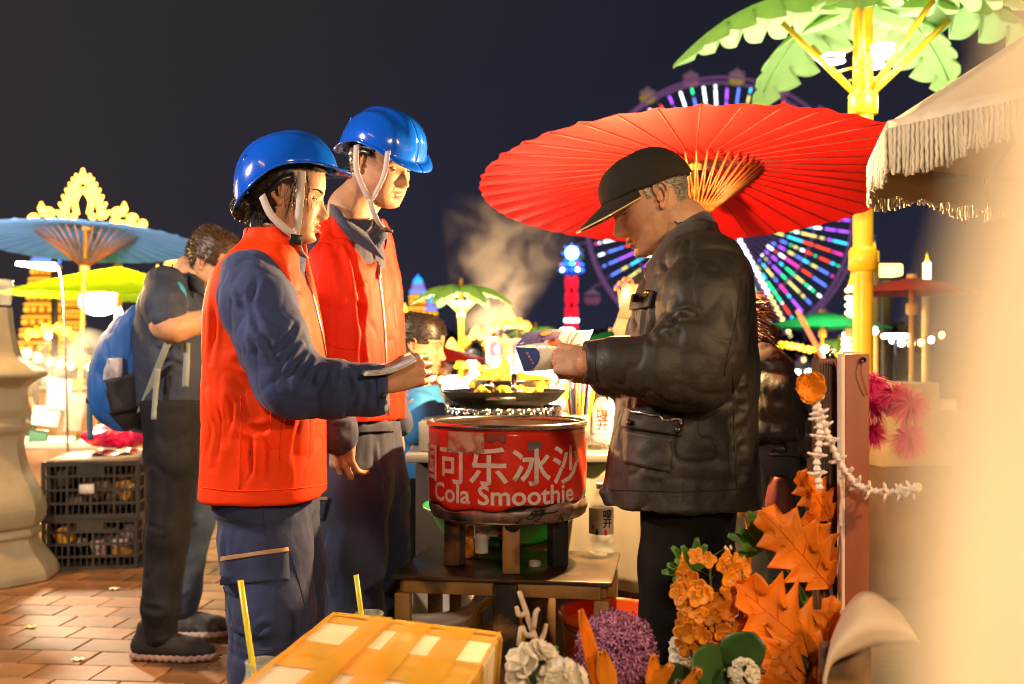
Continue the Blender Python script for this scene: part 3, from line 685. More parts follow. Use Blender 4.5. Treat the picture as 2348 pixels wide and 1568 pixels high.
# ------------------------------------------------------------------ man in the red vest
def man():
    d = 3.05; P_ = empty('person', (W(830, 806, d)[0], d, 0), 'tall man in red vest and blue hard hat looking down, hands at his sides', 'person')
    M = frame(-30, 20, 6); o = W(838, 381, 3.02); H = Head(o, M, male=True, nose=.95, chub=.005, jaw=1.04, scale=1.04)
    o = W(831, 378, 3.02)-(H.w((0, -.076, 0))-H.o); H.o = o
    hl = lambda P: ((P[:, 2] > .07) | ((P[:, 0] < .03) & (P[:, 2] > .028)) | ((P[:, 0] < -.03) & (P[:, 2] > -.035))).astype(float)
    pcs = [H.skin(stubble=.25, hairline=lambda P: .75*((P[:, 0] < .05-.3*np.clip(P[:, 2], 0, 1)) & (P[:, 2] > .005) & (P[:, 0] < .04)).astype(float)*np.clip((P[:, 2]-.0)/.03, 0, 1)), H.ear(1), H.ear(-1)]
    nb = W(800, 540, 3.08)
    def cb(f):
        f.cap(W(795, 560, 3.1), W(805, 480, 3.08), .075, .068, .02); f.cap(W(805, 480, 3.08), H.w((.0, 0, -.035)), .066, .064, .02)
        f.col([(.9, W(800, 0, d)[0], 3.1, .12, .14), (1.35, W(795, 0, d)[0], 3.1, .12, .15), (1.48, W(795, 0, d)[0], 3.1, .07, .10)], k=.03)
        f.chain([(W(718, 630, 3.0), .042), (W(718, 850, 2.93), .038), (W(776, 985, 2.85), .032)]); f.chain([(W(880, 620, 3.26), .045), (W(902, 850, 3.21), .04), (W(905, 965, 3.19), .03)])
        f.chain([(W(800, 1000, 3.05), .09), (W(800, 1300, 3.05), .06)])
    pcs.append(core((W(640, 0, d)[0], 2.7, .5), (W(1000, 0, d)[0], 3.5, 1.75), cb))
    pcs.append(hand(W(782, 985, 2.86), axes((.02, -.02, -1), (-.55, -.8, 0)), curl=((20, 28, 20), (24, 30, 20), (28, 34, 22), (32, 36, 24)), side=-1, scale=1.08, thumb=(-.1, 0), thumb_dir=(.85, .42, -.2)))
    pcs.append(hand(W(903, 962, 3.2), axes((.04, -.03, -1), (.8, -.5, 0)), curl=((24, 34, 22), (28, 36, 22), (32, 38, 24), (36, 40, 24)), side=1, scale=1.05, thumb=(-.1, 0), thumb_dir=(.85, .42, -.2)))
    body(P_, pcs, SKIN); H.eyes(P_, lid=.05, look=22)
    H.hair(P_, hl, 700, .010, DARKHAIR, .18, .004, lay=(-.5, 0, -.8), seed=8)
    tb = MB().sheet(np.array([[H.w(H.surf(np.array([t]), np.array([z]), .0012)[0]) for t in np.linspace(-.16, .16, 7)] for z in (-.0615, -.0585)])); tb.build('teeth', pm('teeth', (.75, .70, .60), .2, var=0), P_)
    hs, loc = helmet(P_, H.w((.004, 0, .043)), frame(-34, 21, 6), 1.03)
    s1 = [W(889, 346, 2.93), W(880, 400, 2.925), W(862, 440, 2.93), W(849, 462, 2.935)]
    s2 = [W(817, 332, 2.93), W(816, 385, 2.92), W(830, 425, 2.925), W(846, 458, 2.935)]
    s3 = [W(847, 456, 2.932), W(855, 485, 2.945), W(870, 515, 2.97), W(890, 530, 3.0)]
    for s_, wd in ((s1, (1, -.3, .2)), (s2, (1, -.2, .15)), (s3, (1, -.3, -.2))): ribbon(s_, wd, .017).build('chin_strap', STRAP, P_)
    MB().box(W(889, 528, 2.985), (.03, .012, .012), rmat(0, 10, 20), bev=.002).build('buckle', BLACKP, P_)
    X = lambda p: W(p, 0, d)[0]; Z = lambda py: W(0, py, d)[2]
    def shirt(f):
        f.chain([(W(718, 620, 3.0), .080), (W(712, 730, 2.96), .076), (W(718, 860, 2.92), .068), (W(768, 978, 2.85), .057), (W(776, 1000, 2.85), .056)], k=.03)
        f.chain([(W(855, 610, 3.26), .072), (W(870, 760, 3.22), .066), (W(885, 880, 3.20), .056), (W(903, 962, 3.19), .050), (W(904, 970, 3.19), .048)], k=.03)
        f.col([(Z(1010), X(806), d, .115, .14), (Z(900), X(802), d, .115, .15), (Z(600), X(800), d, .11, .16), (Z(545), X(800), 3.08, .082, .085), (Z(505), X(803), 3.08, .074, .074)], rot=-.4, k=.04)
    sl = [([W(745, 950, 2.80), W(775, 960, 2.80), W(800, 952, 2.82)], .009, .005), ([W(742, 975, 2.80), W(775, 985, 2.80), W(805, 975, 2.82)], .009, -.005), ([W(742, 900, 2.80), W(770, 925, 2.80), W(795, 930, 2.82)], .01, .005),
          ([W(890, 890, 3.15), W(905, 905, 3.14), W(920, 900, 3.15)], .009, .004), ([W(890, 930, 3.15), W(905, 940, 3.14), W(925, 930, 3.15)], .009, -.004)]
    so, st = cloth('shirt', (X(650), 2.70, .85), (X(960), 3.4, 1.62), .0065, shirt, GREYW, P_, sl, [((22, 22, 10), .003, 31), ((60, 60, 30), .001, 32)])
    # fold-over collar
    G = [[W(748, 470, 3.16), W(744, 500, 3.14), W(762, 545, 3.13)], [W(768, 470, 2.98), W(775, 500, 2.955), W(800, 548, 2.94)], [W(800, 508, 2.945), W(812, 530, 2.93), W(838, 572, 2.915)], [W(838, 536, 2.955), W(852, 556, 2.93), W(880, 596, 2.92)]]
    G = np.array(G); MB().sheet(np.stack([crv(G[:, k], 16) for k in range(3)], 1), thick=.005).build('collar', GREYW, P_)
    G = np.array([[W(838, 540, 2.955), W(845, 560, 2.935), W(858, 596, 2.92)], [W(862, 515, 3.02), W(874, 528, 3.0), W(884, 548, 2.97)], [W(874, 505, 3.06), W(886, 530, 3.04), W(880, 572, 3.0)]]); MB().sheet(np.stack([crv(G[:, k], 12) for k in range(3)], 1), thick=.005).build('collar', GREYW, P_)
    # vest
    rows = [(Z(962), X(803), d, .138, .185), (Z(850), X(802), d, .140, .19), (Z(740), X(800), d, .136, .195), (Z(640), X(797), d, .128, .20), (Z(580), X(795), 3.06, .115, .18), (Z(535), X(802), 3.08, .105, .13), (Z(500), X(800), 3.08, .092, .10)]
    vl = []
    rg = np.random.default_rng(2)
    for (x0, y0, x1, y1, x2, y2, a) in ((800, 540, 822, 610, 835, 680, .006), (830, 570, 850, 640, 866, 720, .007), (826, 680, 840, 760, 838, 850, .007), (848, 660, 858, 750, 862, 860, .007), (882, 590, 893, 690, 905, 800, .006), (895, 560, 905, 640, 912, 740, .005), (900, 790, 905, 860, 908, 940, .006), (875, 800, 868, 870, 872, 940, -.005), (838, 830, 850, 880, 846, 940, .006), (780, 560, 790, 640, 800, 720, -.004), (760, 700, 765, 800, 760, 880, .003)):
        vl.append(([W(x0-8, y0, 2.9), W(x1-8, y1, 2.88), W(x2-8, y2, 2.89)], .011, a*1.9))
    def vest(f):
        f.col(rows, rot=-.42, n=2.6, k=.02)
        f.chain([(W(704, 590, 2.98), .082), (W(698, 700, 2.94), .088), (W(702, 800, 2.92), .080)], k=.012, mode='c')
        f.chain([(W(885, 600, 3.28), .085), (W(905, 720, 3.26), .09)], k=.012, mode='c')
        f.chain([(W(805, 480, 3.06), .078), (W(835, 545, 2.99), .055), (W(866, 600, 2.92), .022), (W(869, 625, 2.9), .010)], k=.008, mode='c')
    vo, vt = cloth('vest', (X(660), 2.75, .9), (X(960), 3.4, 1.62), .0054, vest, REDV, P_, vl, [((20, 20, 6), .004, 41)], crease=.008, cs=(12, 12, 5))
    line_on(vt, [(864, 600), (874, 680), (883, 780), (886, 860), (890, 950)], 2.9, .0035, .001).build('zip', ZIP, P_)
    line_on(vt, [(866, 610), (867, 640)], 2.9, .006, .004, n=6).build('zip_pull', ZIP, P_)
    line_on(vt, [(755, 790), (790, 800), (830, 800)], 2.88, .0015, .0005).build('seam', REDV, P_)
    # trousers
    tl = [([W(840, 1010, 2.93), W(845, 1080, 2.92), W(850, 1150, 2.92)], .012, .005), ([W(870, 1020, 2.93), W(872, 1070, 2.92), W(890, 1130, 2.95)], .010, -.005), ([W(815, 1000, 2.92), W(818, 1060, 2.92), W(822, 1130, 2.92)], .010, -.004), ([W(850, 1330, 2.95), W(820, 1370, 2.93), W(790, 1380, 2.93)], .012, .005), ([W(900, 1250, 3.05), W(880, 1320, 3.0), W(850, 1370, 3.0)], .012, -.005)]
    def tro(f):
        f.chain([(W(800, 985, 3.02), .125), (W(800, 1120, 2.98), .122), (W(805, 1260, 2.97), .105), (W(808, 1420, 2.98), .092), (W(800, 1660, 2.98), .08)], k=.03)
        f.chain([(W(835, 985, 3.08), .11), (W(858, 1120, 3.12), .105), (W(866, 1260, 3.14), .095), (W(848, 1420, 3.16), .085), (W(845, 1620, 3.16), .08)], k=.03)
        f.cut((0, 0, .06), (0, 0, -1)); f.cut((0, 0, Z(962)), (0, 0, 1))
    to, tt = cloth('trousers', (X(640), 2.75, .03), (X(990), 3.4, 1.0), .0075, tro, GREYW, P_, tl, [((13, 13, 5), .005, 51), ((45, 45, 22), .0014, 52)])
    patch(tt, [(722, 1144), (752, 1144), (742, 1190), (725, 1186)], 2.9, .006, .004).build('pocket_flap', GREYW, P_)
    patch(tt, [(722, 1138), (754, 1138), (753, 1145), (722, 1145)], 2.9, .008, .003).build('piping', TAN, P_)
    G = patch(tt, [(800, 966), (905, 962), (902, 988), (800, 994)], 2.9, .006, .004).build('belt', GREYW, P_)
    for xx, dd in ((800, 2.98), (845, 3.16)): shoe(P_, np.array([W(xx, 0, dd)[0]-.02, dd, 0]), -20, BLACKP, BLACKP)
    return P_
# ------------------------------------------------------------------ older man in the black cap
WAX = pm('waxed_jacket', (.019, .015, .0105), .58, var=.35, vs=5, bump=.2, bs=300, bump2=(60, .30, .005), col2=(.022, .017, .013), c2s=3)
CORD = pm('cord_collar', (.024, .019, .015), .85, var=.2, vs=10, bump=.4, bs=150, sheen=.3)
CAPM = pm('cap_cloth', (.020, .016, .013), .8, var=.15, vs=10, bump=.35, bs=350, spec=.2)
BLACKT = pm('black_trousers', (.007, .006, .005), .85, var=.2, vs=8, bump=.2, bs=300, spec=.2)
BRASS = pm('brass', (.85, .50, .08), .25, metal=1, var=.05)
def oldman():
    d = 2.45; P_ = empty('person', (W(1590, 806, d)[0], d, 0), 'older man in black cap and dark jacket reading a leaflet', 'person')
    M = frame(183, 27, 0); H = Head((0, 0, 0), M, male=True, nose=.98, chub=.001, lips=.75, scale=1.0, sunk=.002, crown=.70)
    H.o = W(1511, 452, d-.076)-M@np.array([-.004, .076, .004])
    hl = lambda P: ((P[:, 0] < .022) & (P[:, 2] > .012) & (P[:, 2] < .06) | (P[:, 0] < -.045) & (P[:, 2] > -.028) & (P[:, 2] < .06)).astype(float)
    pcs = [H.skin(stubble=.15, hairline=lambda P: .55*hl(P), hair=(.20, .16, .12)), H.ear(1), H.ear(-1)]
    def cb(f):
        f.cap(W(1590, 600, d), W(1560, 520, d), .075, .066, .02); f.cap(W(1560, 520, d), H.w((-.012, 0, -.03)), .064, .066, .02)
        f.col([(.8, W(1560, 0, d)[0], d, .12, .14), (1.25, W(1580, 0, d)[0], d, .12, .15), (1.36, W(1590, 0, d)[0], d, .07, .10)], k=.03)
        f.chain([(W(1630, 640, 2.3), .045), (W(1600, 860, 2.22), .042), (W(1345, 832, 2.25), .03)])
        f.chain([(W(1560, 1100, 2.42), .09), (W(1540, 1500, 2.42), .06), (W(1530, 1800, 2.42), .05)])
    pcs.append(core((.1, 2.05, .1), (.75, 2.8, 1.6), cb))
    # left hand (near) and right hand hold the leaflet
    pcs.append(hand(W(1352, 830, 2.27), axes((-.80, .50, .10), (-.35, -.80, .40)), curl=((62, 78, 45), (72, 84, 50), (76, 86, 50), (80, 88, 50)), side=-1, scale=.95, thumb=(-.15, .05), thumb_dir=(.80, .42, -.35)))
    pcs.append(hand(W(1384, 866, 2.46), axes((-.70, -.25, .12), (.1, .5, -.85)), curl=((60, 70, 45), (62, 70, 45), (66, 72, 48), (70, 74, 48)), side=-1, scale=1.0, thumb=(0, 0)))
    body(P_, pcs, SKINO); H.eyes(P_, lid=-.12, look=30)
    H.hair(P_, hl, 1500, .007, GREYHAIR, .2, .0006, lay=(-.5, 0, -.8), seed=12, wd=.0008)
    # baseball cap: crown, brim, piping
    cl = lambda p: H.o+M@np.array(p)
    A = []; th = np.linspace(0, 2*np.pi, 73)
    for v in np.linspace(0, 1, 22):
        el = v*np.pi/2; ce = math.cos(el)**.72; se = math.sin(el)**1.0
        x = (.112 if True else 0)*ce*np.cos(th)-.004; y = .086*ce*np.sin(th); rim = .034-.014*np.cos(th-np.pi)*.9+.002
        z = rim+(.126-rim)*se; seam = -.0012*np.exp(-((np.abs(np.sin(3*th)))/.06)**2)
        A.append(np.stack([x*(1+seam*8), y*(1+seam*8), z+.0015*np.sin(7*th+v*5)], 1))
    A = np.array(A); mb = MB().sheet(A, thick=.003); mb.V = [H.o+v@M.T for v in mb.V]; cap = mb.build('cap', CAPM, P_)
    mb = MB().ball(cl((-.004, 0, .127)), (.007, .007, .004), 12); mb.build('button', CAPM, cap)
    G = []; rimpts = []
    for t in np.linspace(-1, 1, 31):
        a = t*1.22; r0 = np.array([.110*math.cos(a)-.004, .0855*math.sin(a), .046-.0126*math.cos(a-math.pi)*-1+.0])
        r0[2] = .040+.0126*math.cos(a)
        row = []
        for k in np.linspace(0, 1, 8):
            fwd = .086*k*(1-abs(t)**2.6); y = r0[1]*(1-.10*k*(1-abs(t))); z = r0[2]-.030*k*(1-abs(t)**2)-.020*(abs(y)/.08)**2*k
            row.append((r0[0]+fwd, y, z))
        G.append(row); rimpts.append(row[-1])
    G = np.array(G); mb = MB().sheet(G[:, ::-1], thick=.0035); mb.V = [H.o+v@M.T for v in mb.V]; br = mb.build('brim', CAPM, cap)
    MB().tube([cl(np.array(p)+np.array([.001, 0, -.0016])) for p in rimpts], .0021, 6).build('piping', pm('gold_piping', (.55, .36, .12), .5, var=.1), br)
    # jacket
    X = lambda p: W(p, 0, d)[0]; Z = lambda py: W(0, py, d)[2]
    LN = [
     ([(1470, 840), (1500, 800), (1520, 770)], .012, .008, 2.2), ([(1440, 800), (1470, 840), (1475, 880)], .011, -.007, 2.2), ([(1500, 790), (1530, 850), (1510, 890)], .012, .009, 2.17), ([(1530, 760), (1570, 810), (1560, 880)], .012, -.008, 2.16),
     ([(1480, 760), (1530, 740), (1590, 760)], .013, .008, 2.17), ([(1500, 730), (1550, 715), (1620, 735)], .012, -.007, 2.16), ([(1560, 770), (1610, 800), (1640, 850)], .013, .008, 2.16), ([(1590, 740), (1640, 780), (1680, 840)], .012, -.006, 2.17),
     ([(1400, 800), (1405, 840), (1400, 875)], .010, .006, 2.22), ([(1425, 790), (1432, 840), (1425, 885)], .010, -.006, 2.22), ([(1590, 600), (1570, 680), (1560, 750)], .013, .005, 2.2), ([(1630, 600), (1620, 690), (1610, 760)], .012, -.004, 2.2), ([(1660, 620), (1668, 720), (1670, 800)], .012, .005, 2.22),
     ([(1600, 1000), (1660, 1030), (1720, 1020)], .014, .006, 2.28), ([(1610, 960), (1670, 970), (1725, 950)], .013, -.005, 2.28), ([(1590, 1060), (1650, 1075), (1730, 1070)], .013, .006, 2.28), ([(1600, 1100), (1650, 1110), (1730, 1100)], .012, -.005, 2.28), ([(1440, 1060), (1480, 1080), (1530, 1070)], .012, .005, 2.26), ([(1420, 1000), (1470, 1050), (1500, 1090)], .012, -.005, 2.26), ([(1660, 900), (1700, 930), (1725, 920)], .012, .005, 2.28), ([(1640, 870), (1690, 885), (1720, 870)], .012, -.005, 2.28), ([(1450, 900), (1440, 960), (1425, 1040)], .012, .004, 2.28), ([(1490, 640), (1475, 720), (1462, 790)], .010, .005, 2.32), ([(1515, 640), (1500, 700), (1490, 760)], .010, -.004, 2.3)]
    lines = [([W(a, b, dd) for a, b in pts], wd, am) for pts, wd, am, dd in LN]
    rows = [(Z(1150), X(1560), d, .186, .205), (Z(1060), X(1562), d, .176, .20), (Z(960), X(1568), d, .166, .195), (Z(860), X(1575), d, .160, .195), (Z(760), X(1580), d, .150, .20), (Z(670), X(1590), d, .132, .205), (Z(610), X(1594), d, .110, .195), (Z(568), X(1590), d, .088, .15), (Z(535), X(1578), d, .075, .085), (Z(512), X(1572), d, .072, .08)]
    def jk(f):
        f.col(rows, n=2.5, k=.02)
        f.chain([(W(1612, 625, 2.32), .088), (W(1616, 700, 2.26), .093), (W(1605, 800, 2.22), .090), (W(1592, 858, 2.21), .080)], k=.04)
        f.chain([(W(1600, 845, 2.21), .082), (W(1520, 845, 2.21), .068), (W(1430, 836, 2.23), .054), (W(1352, 829, 2.26), .0455)], k=.035)
        f.chain([(W(1600, 630, 2.62), .085), (W(1590, 850, 2.66), .08), (W(1480, 870, 2.58), .06), (W(1388, 866, 2.48), .045)], k=.03)
        f.cap(W(1405, 1128, 2.42), W(1380, 1128, 2.40), .03, .008, .03)
        f.cut(W(1339, 829, 2.26), (-1, .0, .0)); f.cut((0, 0, Z(1152)), (0, 0, -1)); f.chain([(W(1552, 495, d), .070), (W(1522, 560, d), .060), (W(1485, 600, d), .03)], k=.01, mode='c')
    jo, jt = cloth('jacket', (X(1310), 2.05, .70), (X(1790), 2.8, 1.50), .0050, jk, WAX, P_, lines, [((18, 18, 9), .003, 61), ((48, 48, 26), .0012, 62)], crease=.0085, cs=(11, 11, 9))
    # standing cord collar, turned down at the front
    T0 = [W(1618, 492, 2.56), W(1622, 490, 2.47), W(1606, 490, 2.405), W(1566, 514, 2.375), W(1526, 556, 2.37), W(1494, 600, 2.39), W(1478, 622, 2.43)]
    B0 = [W(1640, 545, 2.58), W(1650, 545, 2.46), W(1632, 552, 2.37), W(1590, 582, 2.335), W(1548, 616, 2.33), W(1510, 645, 2.36), W(1488, 655, 2.41)]
    T, B_ = crv(T0, 28), crv(B0, 28); G = np.stack([B_, B_*.66+T*.34+np.array([0, -.006, 0]), B_*.33+T*.67+np.array([0, -.006, 0]), T, T+np.array([-.006, .012, -.004])], 1)
    MB().sheet(G, thick=.006).build('collar', CORD, P_)
    # pockets, seams, studs, zips
    pk = patch(jt, [(1440, 935), (1572, 950), (1560, 1000), (1430, 978)], 2.27, .010, .007).build('pocket_flap', WAX, P_)
    patch(jt, [(1432, 985), (1545, 1005), (1535, 1085), (1432, 1062)], 2.27, .006, .008).build('pocket', WAX, P_)
    line_on(jt, [(1455, 942), (1500, 952), (1560, 958)], 2.27, .0035, .013).build('zip', ZIP, P_)
    for q in ((1452, 967), (1556, 985), ): MB().ball(onto(jt, q[0], q[1], 2.27, .016), .0075, 12).build('stud', pm('dark_stud', (.10, .09, .08), .3, metal=1, var=.1), P_)
    line_on(jt, [(1561, 957), (1562, 972)], 2.27, .004, .016, n=5).build('zip_pull', ZIP, P_)
    patch(jt, [(1455, 675), (1502, 668), (1492, 705), (1448, 712)], 2.32, .008, .006).build('pocket_flap', WAX, P_)
    MB().ball(onto(jt, 1494, 673, 2.3, .012), .0085, 14).build('stud', BRASS, P_)
    for pts, dd in (([(1700, 640), (1690, 720), (1672, 800), (1660, 860)], 2.25), ([(1680, 860), (1682, 960), (1690, 1140)], 2.27), ([(1395, 1122), (1480, 1124), (1600, 1126), (1730, 1118)], 2.26), ([(1565, 1105), (1567, 1148)], 2.26)):
        line_on(jt, pts, dd, .002, .0008).build('seam', WAX, P_)
    line_on(jt, [(1366, 788), (1364, 830), (1368, 872)], 2.24, .002, .0008).build('seam', WAX, P_)
    # trousers
    def tro(f):
        f.chain([(W(1575, 1120, 2.38), .108), (W(1560, 1300, 2.38), .092), (W(1535, 1480, 2.38), .078), (W(1525, 1840, 2.38), .068)], k=.03)
        f.chain([(W(1590, 1120, 2.56), .105), (W(1600, 1300, 2.60), .09), (W(1590, 1480, 2.62), .078), (W(1590, 1820, 2.62), .068)], k=.03); f.cut((0, 0, .06), (0, 0, -1))
    to, tt = cloth('trousers', (X(1400), 2.2, .03), (X(1760), 2.8, .95), .0075, tro, BLACKT, P_, [], [((14, 14, 5), .004, 71), ((45, 45, 22), .001, 72)])
    for xx, dd in ((1525, 2.38), (1590, 2.62)): shoe(P_, np.array([W(xx, 0, dd)[0]+.02, dd, 0]), 180, BLACKP, BLACKP)
    return P_
woman(); man(); oldman()
# ------------------------------------------------------------------ other people
BLKJ = pm('black_jeans', (.011, .011, .014), .85, var=.35, vs=12, bump=.3, bs=300, spec=.25, bump2=(14, .5, .012))
BLUEJ = pm('blue_jeans', (.040, .065, .125), .8, var=.25, vs=10, bump=.3, bs=300, bump2=(14, .5, .012))
POLO = pm('polo_navy', (.020, .027, .052), .7, var=.12, vs=8, bump=.2, bs=350)
PACKB = pm('pack_blue', (.008, .085, .32), .55, var=.15, vs=10, bump=.3, bs=250)
PACKK = pm('pack_black', (.010, .010, .012), .65, var=.15, bump=.3, bs=250)
GREYS = pm('strap_grey', (.22, .24, .22), .7, var=.1, bump=.3, bs=500)
TEAL = pm('strap_teal', (.03, .13, .17), .7, var=.1, bump=.3, bs=500)
SKYB = pm('strap_sky', (.03, .30, .62), .6, var=.1)
def backpacker():
    d = 4.0; P_ = empty('person', (W(400, 806, d)[0], d, 0), 'man in navy polo shirt and black jeans wearing a blue backpack', 'person')
    X = lambda p, dd=d: W(p, 0, dd)[0]; Z = lambda py: W(0, py, d)[2]
    M = frame(-4, 26); H = Head((0, 0, 0), M, male=True, chub=.006, scale=1.04); H.o = W(465, 602, d-.075)-M@np.array([-.004, -.078, .004])
    hl = lambda P: ((P[:, 2] > .066) | ((P[:, 0] < .045) & (P[:, 2] > .012)) | ((P[:, 0] < -.03) & (P[:, 2] > -.045))).astype(float)
    pcs = [H.skin(nt_=64, nz_=88), H.ear(1), H.ear(-1)]
    def cb(f):
        f.cap(W(420, 665, d), W(440, 625, d), .075, .068, .02); f.cap(W(440, 625, d), H.w((-.01, 0, -.03)), .066, .064, .02)
        f.col([(.9, X(400), d, .11, .14), (1.3, X(395), d, .11, .15), (1.45, X(415), d, .07, .1)], k=.03)
        f.chain([(W(372, 660, 3.82), .052), (W(382, 742, 3.75), .058), (W(400, 748, 3.75), .056), (W(470, 738, 3.80), .042), (W(520, 730, 3.85), .034)], k=.02)
        f.chain([(W(400, 950, 3.9), .08), (W(370, 1400, 3.9), .05)])
    pcs.append(core((X(280), 3.55, .2), (X(580), 4.4, 1.7), cb, .0075)); body(P_, pcs, SKIN)
    H.eyes(P_, lid=-.05, look=20); H.hair(P_, hl, 2200, .014, BROWNHAIR, .30, .008, lay=(-.3, 0, .1), seed=21, wd=.0016)
    MB().tube([H.w((-.005, -.082, .012)), H.w((.06, -.074, .014)), H.w((.098, -.062, .012))], .002, 6).build('glasses', BLACKP, P_)
    def sh(f):
        f.chain([(W(378, 655, 3.84), .078), (W(376, 700, 3.78), .080), (W(384, 726, 3.76), .076)], k=.03)
        f.col([(Z(930), X(402), d, .135, .165), (Z(850), X(404), d, .150, .175), (Z(760), X(402), d, .142, .185), (Z(690), X(400), d, .122, .19), (Z(655), X(405), d, .10, .15), (Z(630), X(425), d, .08, .09)], k=.02); f.cut(W(384, 738, 3.76), (.35, 0, -1)) if False else None
    so, st = cloth('polo_shirt', (X(300), 3.6, .85), (X(520), 4.3, 1.52), .0085, sh, POLO, P_, [([W(345, 720, 3.75), W(370, 690, 3.72), W(400, 660, 3.75)], .014, .006), ([W(345, 850, 3.85), W(390, 830, 3.82), W(440, 850, 3.84)], .014, .005), ([W(350, 780, 3.85), W(400, 800, 3.8), W(450, 790, 3.84)], .014, -.005)], [((18, 18, 9), .004, 81)])
    G = np.array([[W(418, 618, 3.99), W(410, 634, 3.98), W(412, 655, 3.97)], [W(440, 628, 3.91), W(436, 645, 3.89), W(444, 668, 3.88)], [W(468, 650, 3.90), W(468, 664, 3.89), W(474, 686, 3.88)]]); MB().sheet(np.stack([crv(G[:, k], 10) for k in range(3)], 1), thick=.005).build('collar', POLO, P_)
    def tr(f):
        f.chain([(W(400, 925, 3.93), .128), (W(398, 1050, 3.90), .108), (W(380, 1230, 3.88), .082), (W(366, 1400, 3.86), .070), (W(368, 1450, 3.86), .066)], k=.03); f.cut((0, 0, .055), (0, 0, -1)); f.cut((0, 0, Z(915)), (0, 0, 1))
    def tr2(f):
        f.chain([(W(415, 930, 4.08), .125), (W(438, 1060, 4.12), .108), (W(440, 1190, 4.15), .085), (W(418, 1350, 4.18), .068), (W(415, 1390, 4.18), .065)], k=.03); f.cut((0, 0, .06), (0, 0, -1)); f.cut((0, 0, Z(920)), (0, 0, 1))
    cloth('jeans', (X(300), 3.65, .03), (X(520), 4.1, 1.0), .010, tr, BLKJ, P_, [([W(330, 1390, 3.8), W(370, 1400, 3.78), W(400, 1390, 3.8)], .014, .006), ([W(330, 1200, 3.8), W(380, 1215, 3.78), W(420, 1180, 3.8)], .014, .005)], [((13, 13, 6), .005, 91)], crease=.010, cs=(9, 9, 8))
    cloth('jeans_leg', (X(330), 3.85, .03), (X(540), 4.4, 1.0), .010, tr2, BLUEJ, P_, [([W(410, 1180, 4.05), W(445, 1190, 4.05), W(475, 1170, 4.06)], .013, .007), ([W(410, 1210, 4.05), W(445, 1215, 4.05), W(475, 1200, 4.06)], .012, -.007), ([W(400, 1340, 4.1), W(420, 1350, 4.1), W(445, 1340, 4.1)], .012, .006)], [((13, 13, 6), .005, 92)], crease=.010, cs=(9, 9, 8))
    shoe(P_, np.array([X(352, 3.86)-.005, 3.87, 0]), -5, pm('shoe_black', (.012, .010, .009), .8, bump=.4, bs=200), pm('sole_tan', (.30, .18, .14), .7), .30, lace=None)
    shoe(P_, np.array([X(415, 4.18)+.0, 4.18, 0]), 3, pm('shoe_grey', (.05, .055, .05), .8, bump=.5, bs=200, col2=(.13, .13, .12), c2s=20), pm('sole_white', (.6, .5, .42), .6), .29, lace=BLACKP)
    # backpack (worn): body, side pocket, straps
    B = empty('backpack', W(285, 1000, 4.02), 'bulging blue and black backpack on the man in the navy polo', 'backpack')
    def bp(f):
        f.col([(Z(985), X(305), 4.03, .075, .11), (Z(950), X(285), 4.03, .115, .14), (Z(880), X(278), 4.03, .125, .15), (Z(800), X(290), 4.03, .115, .15), (Z(740), X(315), 4.03, .085, .14), (Z(700), X(338), 4.03, .045, .11)], n=2.6, k=.02)
    bo, bt = cloth('pack_body', (X(190), 3.80, .80), (X(380), 4.3, 1.42), .008, bp, PACKB, B, [([W(235, 760, 3.88), W(250, 850, 3.87), W(240, 930, 3.88)], .012, .006), ([W(300, 760, 3.88), W(290, 850, 3.87), W(270, 940, 3.88)], .012, -.005)], [((20, 20, 12), .004, 95)])
    patch(bt, [(325, 712), (350, 690), (352, 980), (318, 985)], 3.9, .006, .006).build('back_panel', PACKK, B)
    patch(bt, [(242, 872), (318, 850), (320, 940), (258, 950)], 3.9, .012, .008).build('side_pocket', PACKK, B)
    patch(bt, [(245, 822), (282, 820), (280, 868), (240, 872)], 3.9, .010, .008).build('pocket_item', pm('silver_card', (.35, .33, .36), .35, var=.3, vs=30), B)
    patch(bt, [(250, 945), (320, 935), (330, 990), (285, 985)], 3.9, .007, .006).build('base_panel', PACKK, B)
    ribbon([W(210, 830, 3.98), W(206, 900, 3.97), W(205, 960, 3.97), W(207, 1008, 3.97)], (1, 0, 0), .022, .003).build('compression_strap', TEAL, B)
    MB().box(W(207, 918, 3.96), (.03, .012, .02)).build('strap_clip', PACKK, B)
    for dd in (3.80,):
        ribbon([W(355, 650, 3.86), W(385, 640, 3.78), W(412, 662, 3.77), W(420, 705, 3.78)], (.5, 1, .2), .05, .008).build('shoulder_strap', SKYB, B)
    ribbon([W(388, 778, 3.76), W(365, 835, 3.79), W(340, 900, 3.84), W(322, 945, 3.88)], (1, 0, .4), .035, .004).build('lower_strap', GREYS, B)
    ribbon([W(362, 845, 3.79), W(356, 905, 3.80), W(352, 962, 3.80)], (1, 0, 0), .02, .003).build('strap_tail', GREYS, B)
    ribbon([W(428, 785, 3.80), W(427, 840, 3.79), W(424, 888, 3.80)], (1, 0, 0), .024, .003).build('strap_tail', GREYS, B)
